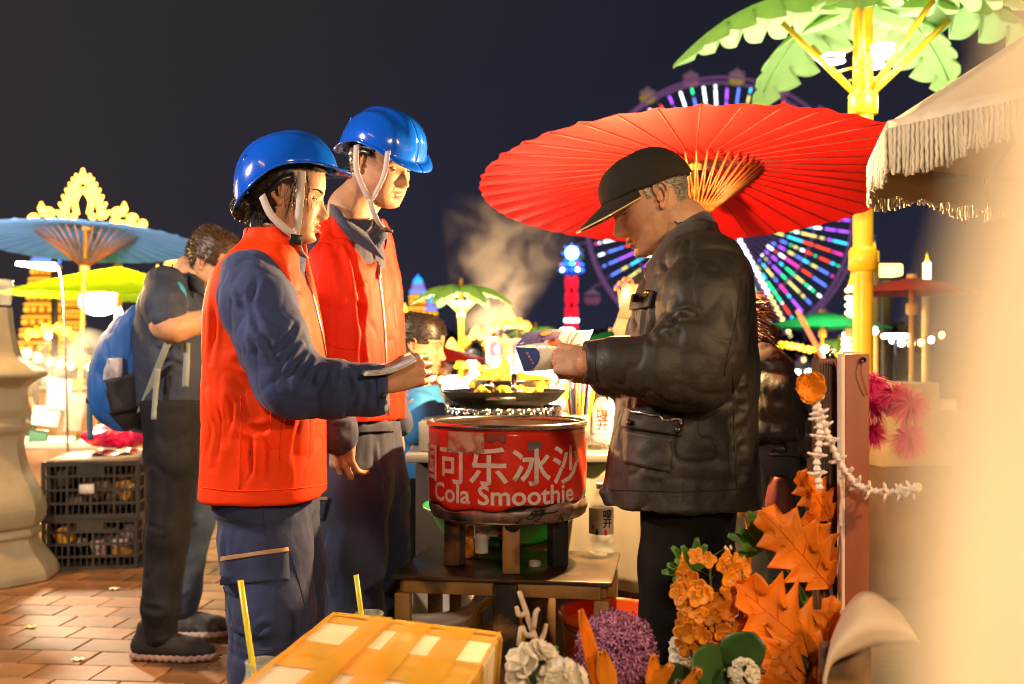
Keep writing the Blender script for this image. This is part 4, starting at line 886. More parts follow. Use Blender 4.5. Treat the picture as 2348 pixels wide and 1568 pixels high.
def boy():
    d = 3.97; P_ = empty('person', (W(960, 806, d)[0], d, 0), 'boy in blue t-shirt standing behind the man in the red vest', 'person')
    X = lambda p, dd=d: W(p, 0, dd)[0]; Z = lambda py: W(0, py, d)[2]
    M = frame(-6, 8); H = Head((0, 0, 0), M, male=False, nose=.85, chub=.005, scale=.98, child=True, brow=.002); H.o = W(949, 795, d-.075)-M@np.array([-.004, -.076, .004])
    hl = lambda P: ((P[:, 2] > .062-.02*(np.abs(P[:, 1]) > .04)) | ((P[:, 0] < .05) & (P[:, 2] > .022)) | ((P[:, 0] < -.02) & (P[:, 2] > -.03))).astype(float)
    pcs = [H.skin(nt_=64, nz_=88), H.ear(1), H.ear(-1)]
    def cb(f):
        f.cap(W(960, 900, d), H.w((-.01, 0, -.05)), .05, .05, .02); f.col([(.7, X(960), d, .09, .11), (1.0, X(965), d, .07, .11)], k=.03)
        f.chain([(W(955, 930, 3.82), .04), (W(965, 1040, 3.8), .035), (W(995, 1120, 3.8), .028)])
        f.chain([(W(960, 1100, 3.95), .07), (W(950, 1330, 3.95), .05), (W(950, 1480, 3.95), .04)])
    pcs.append(core((X(860), 3.65, .03), (X(1050), 4.3, 1.25), cb, .0085)); body(P_, pcs, SKIN); H.eyes(P_, lid=.12, look=10)
    H.hair(P_, hl, 1800, .012, DARKHAIR, .3, .007, lay=(-.2, 0, -.2), seed=31, wd=.0013)
    def sh(f):
        f.col([(Z(1118), X(965), d, .125, .15), (Z(1000), X(965), d, .115, .155), (Z(940), X(967), d, .098, .16), (Z(905), X(970), d, .07, .11), (Z(882), X(972), d, .056, .07)], k=.02)
        f.chain([(W(960, 930, 3.84), .06), (W(958, 985, 3.80), .062)], k=.03)
    cloth('t_shirt', (X(850), 3.65, .55), (X(1060), 4.3, 1.15), .008, sh, pm('tshirt_blue', (.03, .22, .55), .75, var=.08, bump=.2, bs=300), P_, [], [((18, 18, 8), .004, 101)])
    def tr(f):
        f.chain([(W(960, 1105, 3.93), .115), (W(955, 1250, 3.92), .09), (W(950, 1420, 3.92), .08)], k=.03); f.chain([(W(965, 1105, 4.05), .10), (W(970, 1250, 4.07), .08), (W(965, 1400, 4.07), .075)], k=.03); f.cut((0, 0, .12), (0, 0, -1))
    cloth('trousers', (X(860), 3.7, .08), (X(1050), 4.3, .72), .010, tr, BLACKT, P_, [], [((13, 13, 6), .004, 102)])
    for xx, dd in ((940, 3.92), (955, 4.07)): shoe(P_, np.array([X(xx, dd), dd, 0]), -5, BLACKP, BLACKP, .23)
def puffer():
    d = 3.3; P_ = empty('person', (W(1760, 806, d)[0], d, 0), 'person in black quilted jacket behind the older man', 'person')
    X = lambda p, dd=d: W(p, 0, dd)[0]; Z = lambda py: W(0, py, d)[2]
    M = frame(150, 20); H = Head(W(1700, 782, d), M, male=False)
    pcs = [H.skin(nt_=64, nz_=88), H.ear(1)]
    def cb(f): f.cap(W(1720, 830, d), H.w((0, 0, -.04)), .055, .05, .02); f.col([(.75, X(1750), d, .10, .13), (1.15, X(1735), d, .08, .13)], k=.03); f.chain([(W(1765, 1020, d), .08), (W(1780, 1350, d), .05), (W(1780, 1600, d), .04)])
    pcs.append(core((X(1600), 2.9, .02), (X(1900), 3.7, 1.4), cb, .010)); body(P_, pcs, SKIN)
    hl = lambda P: ((P[:, 2] > .05) | (P[:, 0] < .02)).astype(float)
    H.hair(P_, hl, 900, .045, pm('hair_red', (.10, .03, .012), .4, var=.3), .2, .010, lay=(-.5, 0, -1.2), seed=41, wd=.0016)
    def jk(f):
        f.col([(Z(1030), X(1768), d, .095, .19), (Z(950), X(1762), d, .098, .20), (Z(890), X(1752), d, .10, .20), (Z(830), X(1740), d, .09, .19), (Z(800), X(1730), d, .07, .13), (Z(785), X(1724), d, .06, .09)], k=.02)
        f.chain([(W(1745, 835, 3.12), .07), (W(1785, 900, 3.08), .072), (W(1795, 960, 3.10), .06), (W(1730, 985, 3.10), .05)], k=.03)
        q, x, y, z = f.sl(f.lo, f.lo+9); f.f[q] += (.006*np.cos(z*2*np.pi/.075+x*3)).astype(np.float32)
    jo, jt = cloth('quilted_jacket', (X(1640), 2.9, .75), (X(1880), 3.65, 1.32), .008, jk, pm('puffer_black', (.018, .016, .014), .42, var=.25, bump=.25, bs=120, bump2=(30, .4, .008)), P_, [], [((24, 24, 14), .004, 111)])
    def ct(f): f.col([(Z(1030), X(1800), 3.16, .06, .06), (Z(960), X(1812), 3.16, .075, .08), (Z(900), X(1805), 3.16, .05, .07)], k=.02)
    cloth('coat_fold', (X(1740), 3.0, .80), (X(1870), 3.4, 1.15), .007, ct, MATS['puffer_black'], P_, [], [((30, 30, 20), .010, 113), ((80, 80, 60), .004, 114)])
    def tr(f): f.chain([(W(1762, 1010, 3.22), .10), (W(1768, 1200, 3.2), .075), (W(1768, 1560, 3.2), .06)], k=.03); f.chain([(W(1780, 1010, 3.38), .10), (W(1790, 1200, 3.4), .075), (W(1790, 1560, 3.4), .06)], k=.03); f.cut((0, 0, .05), (0, 0, -1))
    cloth('trousers', (X(1660), 2.95, .02), (X(1890), 3.65, .95), .011, tr, pm('charcoal_cloth', (.022, .022, .024), .8), P_, [], [((13, 13, 6), .004, 112)])
    for xx, dd in ((1768, 3.2), (1790, 3.4)): shoe(P_, np.array([X(xx, dd), dd, 0]), 160, BLACKP, BLACKP, .25)
    # her bag
    b = MB(); f = Field((X(1690), 2.95, .50), (X(1790), 3.15, .86), .008); f.col([(Z(1195), X(1738), 3.04, .035, .045), (Z(1130), X(1738), 3.04, .038, .05), (Z(1065), X(1738), 3.04, .025, .035)], k=.01); Pq, Qq = f.mesh(2)
    Pq = folds(Pq, Qq, [], [((25, 25, 10), .006, 5)]); o = mk('bag', Pq, Qq, pm('red_bag', (.08, .006, .006), .6, var=.2)); tag(o, 'dark red bag hanging by the person in the quilted jacket', 'bag')
def phone_person():
    d = 4.7; P_ = empty('person', (W(1500, 806, d)[0], d, 0), 'person in pale top raising a phone, behind the older man', 'person')
    X = lambda p, dd=d: W(p, 0, dd)[0]; Z = lambda py: W(0, py, d)[2]
    H = Head(W(1500, 690, d), frame(200, 0), male=False); pcs = [H.skin(nt_=64, nz_=88), H.ear(1)]
    def cb(f):
        f.cap(W(1500, 780, d), H.w((0, 0, -.04)), .055, .05, .02); f.col([(.7, X(1500), d, .10, .15), (1.15, X(1500), d, .09, .15)], k=.03)
        f.chain([(W(1478, 800, 4.6), .045), (W(1428, 755, 4.5), .040), (W(1436, 728, 4.48), .036), (W(1442, 700, 4.45), .028)], k=.02)
        f.chain([(W(1500, 1000, d), .09), (W(1500, 1380, d), .05)])
    pcs.append(core((X(1380), 4.3, .03), (X(1600), 5.0, 1.4), cb, .011))
    pcs.append(hand(W(1441, 712, 4.46), axes((-.1, 0, 1), (.4, .9, 0)), curl=((30, 40, 30), (34, 44, 30), (38, 46, 30), (42, 48, 30)), side=1, h=.003))
    body(P_, pcs, SKIN); H.hair(P_, lambda P: ((P[:, 2] > .05) | (P[:, 0] < .02)).astype(float), 500, .04, DARKHAIR, .2, .01, seed=51, wd=.0018)
    def sh(f): f.col([(Z(1010), X(1500), d, .12, .18), (Z(860), X(1498), d, .12, .19), (Z(790), X(1498), d, .10, .18), (Z(765), X(1500), d, .07, .1)], k=.02); f.chain([(W(1480, 800, 4.6), .06), (W(1450, 775, 4.54), .056)], k=.02)
    cloth('pale_top', (X(1400), 4.35, .7), (X(1600), 5.0, 1.28), .011, sh, pm('cream_cloth', (.62, .52, .40), .8), P_, [], [((15, 15, 8), .004, 6)])
    ph = MB().box(W(1441, 690, 4.42), (.075, .009, .15), rmat(0, 6, -25), bev=.003).build('phone', pm('phone_gold', (.55, .42, .25), .25, metal=.6)); tag(ph, 'phone held upright behind the older man', 'phone')
    MB().box(W(1436, 672, 4.412), (.018, .002, .03), rmat(0, 6, -25)).build('camera_glint', em('phone_glint', (1, .85, .5), 1.2), ph)  # glint on the phone put in as a small glowing block
backpacker(); boy(); puffer(); phone_person()
# ------------------------------------------------------------------ ground
GR = bpy.data.materials.new('paving_far'); GR.use_nodes = True
n = GR.node_tree.nodes; L = GR.node_tree.links; b = n['Principled BSDF']; b.inputs['Roughness'].default_value = .42
c_ = n.new('ShaderNodeTexCoord'); bt_ = n.new('ShaderNodeTexBrick'); L.new(c_.outputs['Object'], bt_.inputs['Vector'])
bt_.inputs['Color1'].default_value = (.20, .125, .07, 1); bt_.inputs['Color2'].default_value = (.15, .095, .055, 1); bt_.inputs['Mortar'].default_value = (.06, .04, .028, 1); bt_.inputs['Scale'].default_value = 4.0; bt_.inputs['Mortar Size'].default_value = .012
nz_ = n.new('ShaderNodeTexNoise'); nz_.inputs['Scale'].default_value = 3; nz_.inputs['Detail'].default_value = 6; L.new(c_.outputs['Object'], nz_.inputs['Vector'])
mm = n.new('ShaderNodeMix'); mm.data_type = 'RGBA'; mm.blend_type = 'MULTIPLY'; mm.inputs[0].default_value = .6; L.new(bt_.outputs[0], mm.inputs[6]); L.new(nz_.outputs[0], mm.inputs[7]); L.new(mm.outputs[2], b.inputs['Base Color'])
g = mk('ground', [(-600, -30, -.012), (600, -30, -.012), (600, 900, -.012), (-600, 900, -.012)], [[0, 1, 2, 3]], GR); tag(g, kind='structure')
PV = [pm('paver_%d' % i, c, .45, var=.30, vs=14, bump=.6, bs=70, col2=(c[0]*.45, c[1]*.42, c[2]*.40), c2s=2.2, c2r=(.42, .68)) for i, c in enumerate(((.26, .125, .055), (.21, .10, .045), (.235, .108, .046), (.17, .082, .038)))]
mbs = []
for m_ in PV:
    q = MB().box((0, 0, -.010), (.233, .162, .020), bev=.003); Vq = np.concatenate(q.V); me = bpy.data.meshes.new('paver'); me.from_pydata(Vq.tolist(), [], q.F); me.materials.append(m_); mbs.append(me)
ca, sa = math.cos(R(-5)), math.sin(R(-5)); npv = 0
for j in range(0, 28):
    for i in range(-22, 12):
        u = i*.24+(j % 2)*.12; v = 3.25+j*.168; xx = u*ca-(v-3.3)*sa-.2; yy = u*sa+(v-3.3)*ca+3.3
        px = 1173.5+xx/yy*2347; py = 806+CAMH/yy*2347
        if not (-60 < px < 1000 and 1080 < py < 1640) or npv >= 300: continue
        if px > 700 and yy < 4.2: continue
        o = bpy.data.objects.new('paver', mbs[random.randrange(4)]); COL.objects.link(o); o.parent = g
        o.location = (xx-g.location[0], yy-g.location[1], random.uniform(-.0015, .0015)-g.location[2]); o.rotation_euler = (random.gauss(0, .004), random.gauss(0, .004), R(-5)+random.gauss(0, .006)); npv += 1
# ------------------------------------------------------------------ table and cola pot
TBL = pm('table_sheet', (.10, .075, .055), .32, metal=.55, var=.35, vs=9, bump=.35, bs=50, col2=(.045, .03, .02), c2s=6)
OCH = pm('ochre_steel', (.30, .165, .045), .5, var=.3, vs=12, bump=.35, bs=60, col2=(.05, .03, .016), c2s=7, c2r=(.52, .66))
SOOT = pm('sooty_steel', (.16, .09, .03), .7, var=.5, vs=10, bump=.5, bs=60, col2=(.008, .007, .006), c2s=9, c2r=(.36, .5))
STEEL = pm('stainless', (.60, .58, .55), .22, metal=1, var=.12, vs=8, bump=.1, bs=40)
STEELD = pm('grimy_steel', (.46, .38, .34), .42, metal=.8, var=.5, vs=14, bump=.4, bs=80, col2=(.035, .028, .024), c2s=8, c2r=(.5, .62))
TZ = .55; TA = -9.0
TM = rmat(0, 0, TA); TC = np.array([.0, 2.955, 0])
tp = lambda u, v, z: TC+TM@np.array([u, v, 0])+np.array([0, 0, z])
T_ = empty('table', TC, 'low metal table with sooty ochre legs under the red pot', 'table')
MB().box(tp(0, 0, TZ-.006), (.60, .42, .012), TM, bev=.002).build('table_top', TBL, T_)
for v in (-.19, .19): MB().box(tp(0, v, TZ-.031), (.54, .022, .036), TM, bev=.002).build('apron', OCH, T_)
for u in (-.272, .272): MB().box(tp(u, 0, TZ-.031), (.022, .36, .036), TM, bev=.002).build('apron', OCH, T_)
for u, v, m_ in ((-.272, -.19, OCH), (.272, -.19, OCH), (-.272, .19, OCH), (.272, .19, OCH), (.015, -.192, SOOT)):
    wd = .066 if m_ is SOOT else .042
    MB().box(tp(u, v, (TZ-.05)/2 if m_ is not SOOT else (TZ-.014)/2), (wd, wd*.8, TZ-.05 if m_ is not SOOT else TZ-.014), TM, bev=.003).build('leg', m_, T_)
MB().box(tp(.14, -.19, .31), (.22, .02, .03), TM, bev=.002).build('stretcher', OCH, T_)
# pot
PX, PY = -.013, 3.0; PR = .229
RED = pm('vinyl_red', (.82, .028, .011), .30, var=.12, vs=10, coat=.3, col2=(.42, .014, .008), c2s=12, c2r=(.55, .75), bump=.15, bs=30)
CREAM = pm('vinyl_cream', (.86, .74, .64), .45, var=.12, vs=30, col2=(.40, .28, .22), c2s=22, c2r=(.58, .72))
POT = empty('pot', (PX, PY, TZ), 'round red pot lettered Cola Smoothie on a small metal table', 'pot')
def cyl(a, z, r): return np.array([PX+r*math.sin(a), PY-r*math.cos(a), z])
mb = MB().lathe([(.224, .95), (.224, .70), (.216, .688), (.20, .682), (0, .680)], (PX, PY, 0), 72); mb.lathe([(.2215, .69), (.2215, .95)], (PX, PY, 0), 72)
mb.build('drum', STEEL, POT)
mb = MB(); t2 = np.linspace(0, 2*np.pi, 97)[:-1]; ring = [(.2265+.0105*math.cos(a), .953+.0085*math.sin(a)) for a in np.linspace(0, 2*np.pi, 13)]; mb.lathe(ring, (PX, PY, 0), 96); mb.build('rim', STEEL, POT)
G = []
for a in np.linspace(-1.75, 1.45, 130):
    zb = .742+.010*math.sin(a*2.2)+.004*math.sin(a*11)+(.012 if a > 1.2 else 0)-.008*math.cos(a)
    G.append([cyl(a, z, PR+.0012*math.sin(a*17+z*40)) for z in np.linspace(zb, .943, 16)])
MB().sheet(np.array(G)[:, ::-1], thick=.0012).build('vinyl_wrap', RED, POT)
MB().sheet(np.array([[cyl(a, z, .226) for z in (.70, .95)] for a in np.linspace(1.452, 1.62, 6)])[:, ::-1], thick=.001).build('wrap_edge', STEELD, POT)
G = []
for a in np.linspace(-math.pi, math.pi, 120):
    zt = .738+.009*math.sin(a*2.2)+.004*math.sin(a*11)-.008*math.cos(a); r0 = .2315+.0025*math.sin(a*5)
    G.append([cyl(a, zt, r0), cyl(a, .715, r0+.001), cyl(a, .695, r0-.006), cyl(a, .682, r0-.03), cyl(a, .676, .16)])
MB().sheet(np.array(G)[:, ::-1], thick=.002).build('base_skirt', STEELD, POT)
rg = np.random.default_rng(4); mb = MB()
for i in range(9):
    a0 = rg.uniform(.15, .75); z0 = rg.uniform(.70, .735); pts = [cyl(a0, z0, .236)]
    for k in range(5): a0 += rg.uniform(-.09, .02); z0 += rg.uniform(-.012, .006); pts.append(cyl(a0, max(.688, z0), .2365))
    mb.tube(pts, .0022, 5)
mb.build('burnt_string', BLACKP, POT)
for a, rr in ((0.06, .175), (-1.15, .165), (1.05, .165), (3.1, .17)):
    p = cyl(a, 0, rr); MB().box((p[0], p[1], TZ+.068), (.048, .048, .134), rmat(0, 0, math.degrees(a)*.3), bev=.003).build('leg', SOOT if abs(a) > .5 else OCH, POT)
mb = MB().ball(cyl(.07, .69, .2), (.03, .02, .022), 10); V = np.concatenate(mb.V); mb.V = [V+(noise(V*90, 3)*.006)[:, None]]; mb.build('rust_clump', SOOT, POT)
mb = MB().lathe([(0, .885), (.221, .885)], (PX, PY, 0), 48); mb.build('slush', pm('slush', (.14, .06, .035), .15, var=.3, vs=30, bump=.8, bs=60), POT)
def text_mesh(body_, size, bold=0.0):
    c = bpy.data.curves.new('txt', 'FONT'); c.body = body_; c.size = size; c.offset = bold; c.align_x = 'CENTER'; c.resolution_u = 3
    o = bpy.data.objects.new('txt', c); COL.objects.link(o); dg = bpy.context.evaluated_depsgraph_get(); me = bpy.data.meshes.new_from_object(o.evaluated_get(dg))
    bm = bmesh.new(); bm.from_mesh(me); x0 = min((v.co.x for v in bm.verts), default=0); x1 = max((v.co.x for v in bm.verts), default=0)
    for x in np.arange(x0, x1, .008): bmesh.ops.bisect_plane(bm, geom=bm.verts[:]+bm.edges[:]+bm.faces[:], plane_co=(x, 0, 0), plane_no=(1, 0, 0))
    bmesh.ops.triangulate(bm, faces=bm.faces[:]); bm.verts.ensure_lookup_table(); V = np.array([v.co[:] for v in bm.verts]).reshape(-1, 3); F = [[v.index for v in f.verts] for f in bm.faces]
    bm.free(); bpy.data.objects.remove(o); bpy.data.curves.remove(c); return V, F
def pot_text(body_, size, ang, z0, sx=1.0, bold=.0, tilt=0.0):
    V, F = text_mesh(body_, size, bold); a = ang+V[:, 0]*sx/PR
    Wv = np.stack([PX+(PR+.0036)*np.sin(a), PY-(PR+.0036)*np.cos(a), z0+V[:, 1]+tilt*V[:, 0]], 1); mk('lettering', Wv, F, CREAM, POT, smooth=False)
for ch, a in (('国', -1.24), ('可', -.72), ('乐', -.225), ('冰', .295), ('沙', .80)): pot_text(ch, .112, a, .806, 1.0, .0018)
pot_text('Cola Smoothie', .072, -.08, .745, 1.05, .0014)
def pot_patch(a0, a1, z0, z1, m_, nm, r0=.0030, rag=.004):
    G = [[cyl(a, z, PR+r0) for z in np.linspace(z0+rag*math.sin(a*40), z1, 6)] for a in np.linspace(a0, a1, 14)]
    MB().sheet(np.array(G)[:, ::-1], thick=.0008).build(nm, m_, POT)
pot_patch(-.80, -.27, .883, .940, pm('torn_label', (.62, .44, .34), .6, var=.2, col2=(.40, .12, .07), c2s=25, c2r=(.48, .62)), 'torn_label', .0042)
pot_patch(-.26, -.02, .915, .938, pm('dark_label', (.22, .05, .03), .5, var=.3), 'faded_label')
pot_patch(.24, .42, .893, .915, pm('small_sticker', (.17, .14, .13), .4, var=.3, vs=40), 'sticker')
# small things on and under the table
def bottle(at, h, label, name='bottle', red=True, s=1.0):
    B = empty(name, at, label, 'bottle'); r = .037*s
    GL = pm('pet_clear', (.95, .97, .97), .04, var=0, alpha=.16, spec=.8); 
    pr = [(.0, .004), (r*.6, .0), (r, .008), (r, .05), (r*.95, .055), (r, .06), (r, h*.66), (r*.9, h*.75), (r*.55, h*.86), (.0125, h*.9), (.0125, h*.93)]
    MB().lathe(pr, at, 28).build('bottle_body', GL, B); MB().lathe([(.0, h), (.0145, h), (.0152, h-.004), (.0152, h*.92), (.0125, h*.92)], at, 20).build('cap', pm('cap_white', (.75, .72, .68), .4, var=0), B)
    MB().lathe([(r+.0008, h*.30), (r+.0008, h*.66)], at, 28).build('label', pm('bottle_label', (.78, .70, .62), .5, var=.05), B)
    if h > .2:
        V, F = text_mesh('喝开', .030, .0008); V = np.stack([V[:, 0], V[:, 1], V[:, 2]], 1)
        for ch, dz, m_ in (('喝', h*.53, 'ink_black'), ('开', h*.41, 'ink_black')) if not red else (('喝', h*.53, 'ink_red'), ('开', h*.36, 'ink_red')):
            V, F = text_mesh(ch, .042*s if red else .030, .0008); a = (.0 if red else .42)+V[:, 0]/r
            mk('lettering', np.stack([at[0]+(r+.0016)*np.sin(a), at[1]-(r+.0016)*np.cos(a), at[2]+dz+V[:, 1]], 1), F, pm(m_, (.55, .02, .015) if red else (.02, .018, .018), .5, var=0), B, smooth=False)
        if not red:
            for a, z_, w_ in ((-.75, .40, .010), (.25, .33, .006)):
                MB().ball((at[0]+(r+.001)*math.sin(a), at[1]-(r+.001)*math.cos(a), at[2]+h*z_), (.005, .001, .010), 8).build('red_mark', pm('ink_red', (.55, .02, .015), .5, var=0), B)
            mb = MB()
            for k in range(7): a = -.55+k*.035; mb.box((at[0]+(r+.0012)*math.sin(a), at[1]-(r+.0012)*math.cos(a), at[2]+h*.34), (.0006+.0003*(k % 3), .0006, .018))
            mb.build('bar_marks', pm('ink_black', (.02, .018, .018), .5, var=0), B)
    mb = MB().lathe([(0, .006), (r-.003, .006), (r-.003, h*.28), (0, h*.28)], at, 24); mb.build('water', pm('water', (.9, .95, .95), .02, var=0, alpha=.12, spec=.6), B)
    return B
p = tp(.246, .165, TZ); bottle(p+np.array([0, 0, .0005]), .215, 'clear water bottle with white label on the corner of the metal table', red=False)
CC = MB().lathe([(.017, 0), (.017, .013), (.0155, .014), (.0145, .013), (.0145, .002), (0, .002)], tp(.07, -.03, TZ+.0005), 20).build('screw_top', pm('cap_grey', (.40, .36, .30), .4)); tag(CC, 'loose bottle cap lying on the metal table', 'bottle cap')
o = empty('pipe_fitting', tp(-.085, -.02, TZ), 'white plastic pipe fitting with red valve under the red pot', 'pipe')
PVC = pm('pvc_white', (.72, .66, .58), .4, var=.1)
MB().lathe([(.019, .032), (.019, .070), (.022, .072), (.022, .120), (.017, .122)], tp(-.085, -.02, TZ), 24).build('elbow', PVC, o); MB().tube([tp(-.07, -.02, TZ+.09), tp(-.035, -.02, TZ+.092)], .013, 14).build('branch', PVC, o); MB().tube([tp(-.035, -.02, TZ+.092), tp(-.01, -.02, TZ+.093)], .016, 14).build('valve', pm('red_plastic', (.45, .012, .02), .3), o)
mb = MB().ball(tp(-.13, .06, TZ+.05), (.045, .04, .05), 24); V = np.concatenate(mb.V); mb.V = [V+(noise(V*55, 6)*.012)[:, None]*np.array([1, 1, .6])]; o = mb.build('plastic_bag', pm('bag_orange', (.75, .30, .03), .3, var=.2, transl=.3, bump=.5, bs=80)); tag(o, 'crumpled orange plastic bag under the red pot', 'bag')
GB = pm('green_plastic', (.03, .42, .10), .35, var=.05, transl=.25)
o = MB().lathe([(0, .0), (.17, .0), (.20, .02), (.245, .095), (.262, .100), (.262, .106), (.240, .103), (.195, .025), (0, .008)], (-.03, 3.36, .555), 48).build('basin', GB); tag(o, 'bright green plastic basin behind the red pot', 'basin')
o = empty('stool', (-.03, 3.36, 0), 'wooden stool under the green basin', 'stool'); WOOD = pm('wood_brown', (.16, .085, .04), .6, var=.3, bump=.4, bs=40)
MB().box((-.03, 3.36, .54), (.36, .28, .028), bev=.003).build('seat', WOOD, o)
for u in (-1, 1):
    for v in (-1, 1): MB().box((-.03+u*.15, 3.36+v*.11, .263), (.035, .035, .526)).build('leg', WOOD, o)
WB = pm('bucket_white', (.62, .56, .48), .4, var=.12, vs=6)
o = empty('bucket', W(980, 1383, 3.28)*np.array([1, 1, 0]), 'white plastic bucket standing under the metal table', 'bucket'); bx = o.location
MB().lathe([(0, .005), (.125, .0), (.132, .01), (.150, .31), (.158, .312), (.158, .352), (.150, .356), (.145, .350), (.128, .015), (0, .012)], bx, 48).build('tub', WB, o); MB().lathe([(.1585, .31), (.163, .315), (.163, .322), (.158, .326)], bx, 48).build('band', WB, o)
bpy.data.objects['bucket'].rotation_euler = (R(7), 0, 0); bpy.data.objects['bucket'].location.z = .035
YP = pm('jerry_yellow', (.75, .55, .02), .4, var=.1)
o = empty('jerrycan', W(1125, 1420, 3.42)*np.array([1, 1, 0]), 'yellow plastic jerrycan under the metal table', 'jerrycan'); jl = np.array(o.location)
MB().box(jl+np.array([.03, 0, .125]), (.17, .12, .25), bev=.02).build('can', YP, o); MB().tube([jl+np.array(q) for q in ((-.045, 0, .24), (-.04, 0, .30), (-.01, 0, .325), (.06, 0, .325), (.09, 0, .29), (.09, 0, .24))], .015, 10).build('handle', YP, o)
RB = pm('bucket_red', (.60, .075, .012), .4, var=.12)
o = empty('bucket', np.array([.275, 2.90, 0]), 'red plastic bucket on the ground beside the metal table', 'bucket'); bx = o.location
MB().lathe([(0, .005), (.10, .0), (.106, .01), (.134, .405), (.144, .407), (.144, .43), (.136, .433), (.130, .425), (.10, .02), (0, .015)], bx, 44).build('tub', RB, o); MB().tube([np.array(bx)+np.array([.137*math.cos(a), .139*math.sin(a), .413-.05*max(0, -math.sin(a))]) for a in np.linspace(math.pi, 2*math.pi, 16)], .003, 6).build('handle', pm('wire', (.6, .6, .6), .3, metal=1), o)
# ------------------------------------------------------------------ counter, stove, wok, straws behind
GREYM = pm('counter_grey', (.30, .28, .25), .45, metal=.4, var=.15, vs=5); CLW = pm('counter_white', (.34, .30, .25), .6, var=.1, vs=4, bump=.3, bs=8)
o = empty('counter', (.07, 3.85, 0), 'long stall counter with white cloth front behind the red pot', 'counter')
MB().box((.07, 3.85, .80), (.86, .80, .03), bev=.004).build('counter_top', GREYM, o)
G = [[(u, 3.462+.010*math.sin(u*30)+.012*math.sin(u*71)*(.83-z)-.03*(.8-z), z) for z in np.linspace(.36+.02*math.sin(u*9), .785, 10)] for u in np.linspace(.16, .49, 40)]
MB().sheet(np.array(G), thick=.003).build('cloth_front', CLW, o)
MB().box((.07, 3.62, .39), (.82, .02, .77)).build('shade_board', pm('dark_board', (.05, .032, .02), .7, var=.3), o)  # dark board added where the counter front lies in shade
for u in (-.33, .47): MB().box((u, 4.2, .39), (.04, .04, .78)).build('leg', OCH, o)
o = empty('stove', (-.03, 3.68, .815), 'steel gas stove with a perforated ring under the wok', 'stove')
MB().box((-.10, 3.69, .868), (.44, .36, .105), bev=.006).build('stove_body', GREYM, o)
mb = MB(); 
for k in range(64):
    a = k*2*np.pi/64
    if k % 2 == 0: 
        mb.sheet(np.array([[(-.03+.205*math.sin(t), 3.68-.205*math.cos(t), z) for z in (.921, .965)] for t in (a-.062, a-.02)])[:, ::-1], thick=.002)
        mb.sheet(np.array([[(-.03+.205*math.sin(t), 3.68-.205*math.cos(t), z) for z in (.921, .935)] for t in (a-.02, a+.138)])[:, ::-1], thick=.002)
        mb.sheet(np.array([[(-.03+.205*math.sin(t), 3.68-.205*math.cos(t), z) for z in (.951, .965)] for t in (a-.02, a+.138)])[:, ::-1], thick=.002)
        mb.sheet(np.array([[(-.03+.205*math.sin(t), 3.68-.205*math.cos(t), z) for z in (.935, .951)] for t in (a+.06, a+.138)])[:, ::-1], thick=.002)
mb.build('perforated_ring', STEEL, o)
o = empty('wok', (-.03, 3.68, .955), 'wide black wok of yellow food behind the red pot', 'wok')
WK = pm('wok_black', (.035, .030, .026), .38, metal=.7, var=.3, bump=.25, bs=40)
MB().lathe([(0, .955), (.12, .958), (.19, .985), (.222, 1.018), (.226, 1.022), (.221, 1.022), (.188, .990), (.12, .966), (0, .962)], (-.03, 3.68, 0), 64).build('pan', WK, o)
MB().tube([(-.085, 3.455, 1.0), (-.085, 3.43, 1.003), (.01, 3.43, 1.003), (.01, 3.455, 1.0)], .006, 8).build('handle', STEEL, o)
rg = np.random.default_rng(9); FD = pm('food_yellow', (.80, .48, .03), .35, var=.2, vs=40)
for k in range(34):
    q = np.array([-.03+rg.uniform(-.10, .13), 3.68+rg.uniform(-.10, .10), 1.008+rg.uniform(-.008, .018)]); MB().ball(q, rg.uniform(.010, .020, 3), 8, rot=rmat(*rg.uniform(0, 180, 3))).build('food_piece', FD, o)
o = empty('ladle', (-.06, 3.66, 1.0), 'steel ladle leaning in the black wok', 'ladle'); MB().tube([W(1118, 880, 3.58), W(1140, 900, 3.62)], [.016, .011], 12).build('handle', STEEL, o); MB().tube([W(1140, 900, 3.62), W(1152, 912, 3.65)], .006, 8).build('shaft', STEEL, o)
o = empty('spatula', (0, 3.70, 1.0), 'flat spatula standing in the black wok', 'spatula'); MB().tube([W(1178, 862, 3.78), W(1178, 890, 3.70)], .011, 10).build('handle', STEEL, o); MB().ball(W(1186, 897, 3.66), (.035, .02, .012), 12).build('blade', STEEL, o)
o = empty('stockpot', (W(1170, 0, 4.1)[0], 4.1, .85), 'steel stockpot of corn cobs behind the wok', 'pot'); sp_ = np.array(o.location)
MB().lathe([(0, 0), (.15, 0), (.155, .01), (.155, .19), (.162, .193), (.162, .20), (.15, .2), (.145, .02), (0, .015)], sp_, 48).build('pan', STEEL, o)
CRN = pm('corn', (.60, .38, .04), .4, var=.15, vs=60, bump=.6, bs=260)
for k, (u, v, t, h_) in enumerate(((-.09, -.06, 35, .205), (-.03, -.03, -20, .20), (.05, -.05, 40, .19), (.09, 0, 60, .19), (-.05, .06, 60, .195), (.02, .08, 70, .19), (.10, -.07, 75, .185))):
    MB().ball(sp_+np.array([u, v, h_]), (.028, .028, .085), 16, rot=rmat(0, t+30, k*50)).build('corn_cob', CRN, o)
o = empty('straw_cup', W(1325, 1042, 3.47), 'clear cup packed with coloured drinking straws beside the pot', 'cup'); cp = np.array([W(1325, 0, 3.50)[0], 3.50, .8155])
o.location = cp; MB().lathe([(0, 0), (.036, 0), (.044, .13), (.042, .13), (.034, .003), (0, .003)], cp, 24).build('cup', MATS['pet_clear'], o)
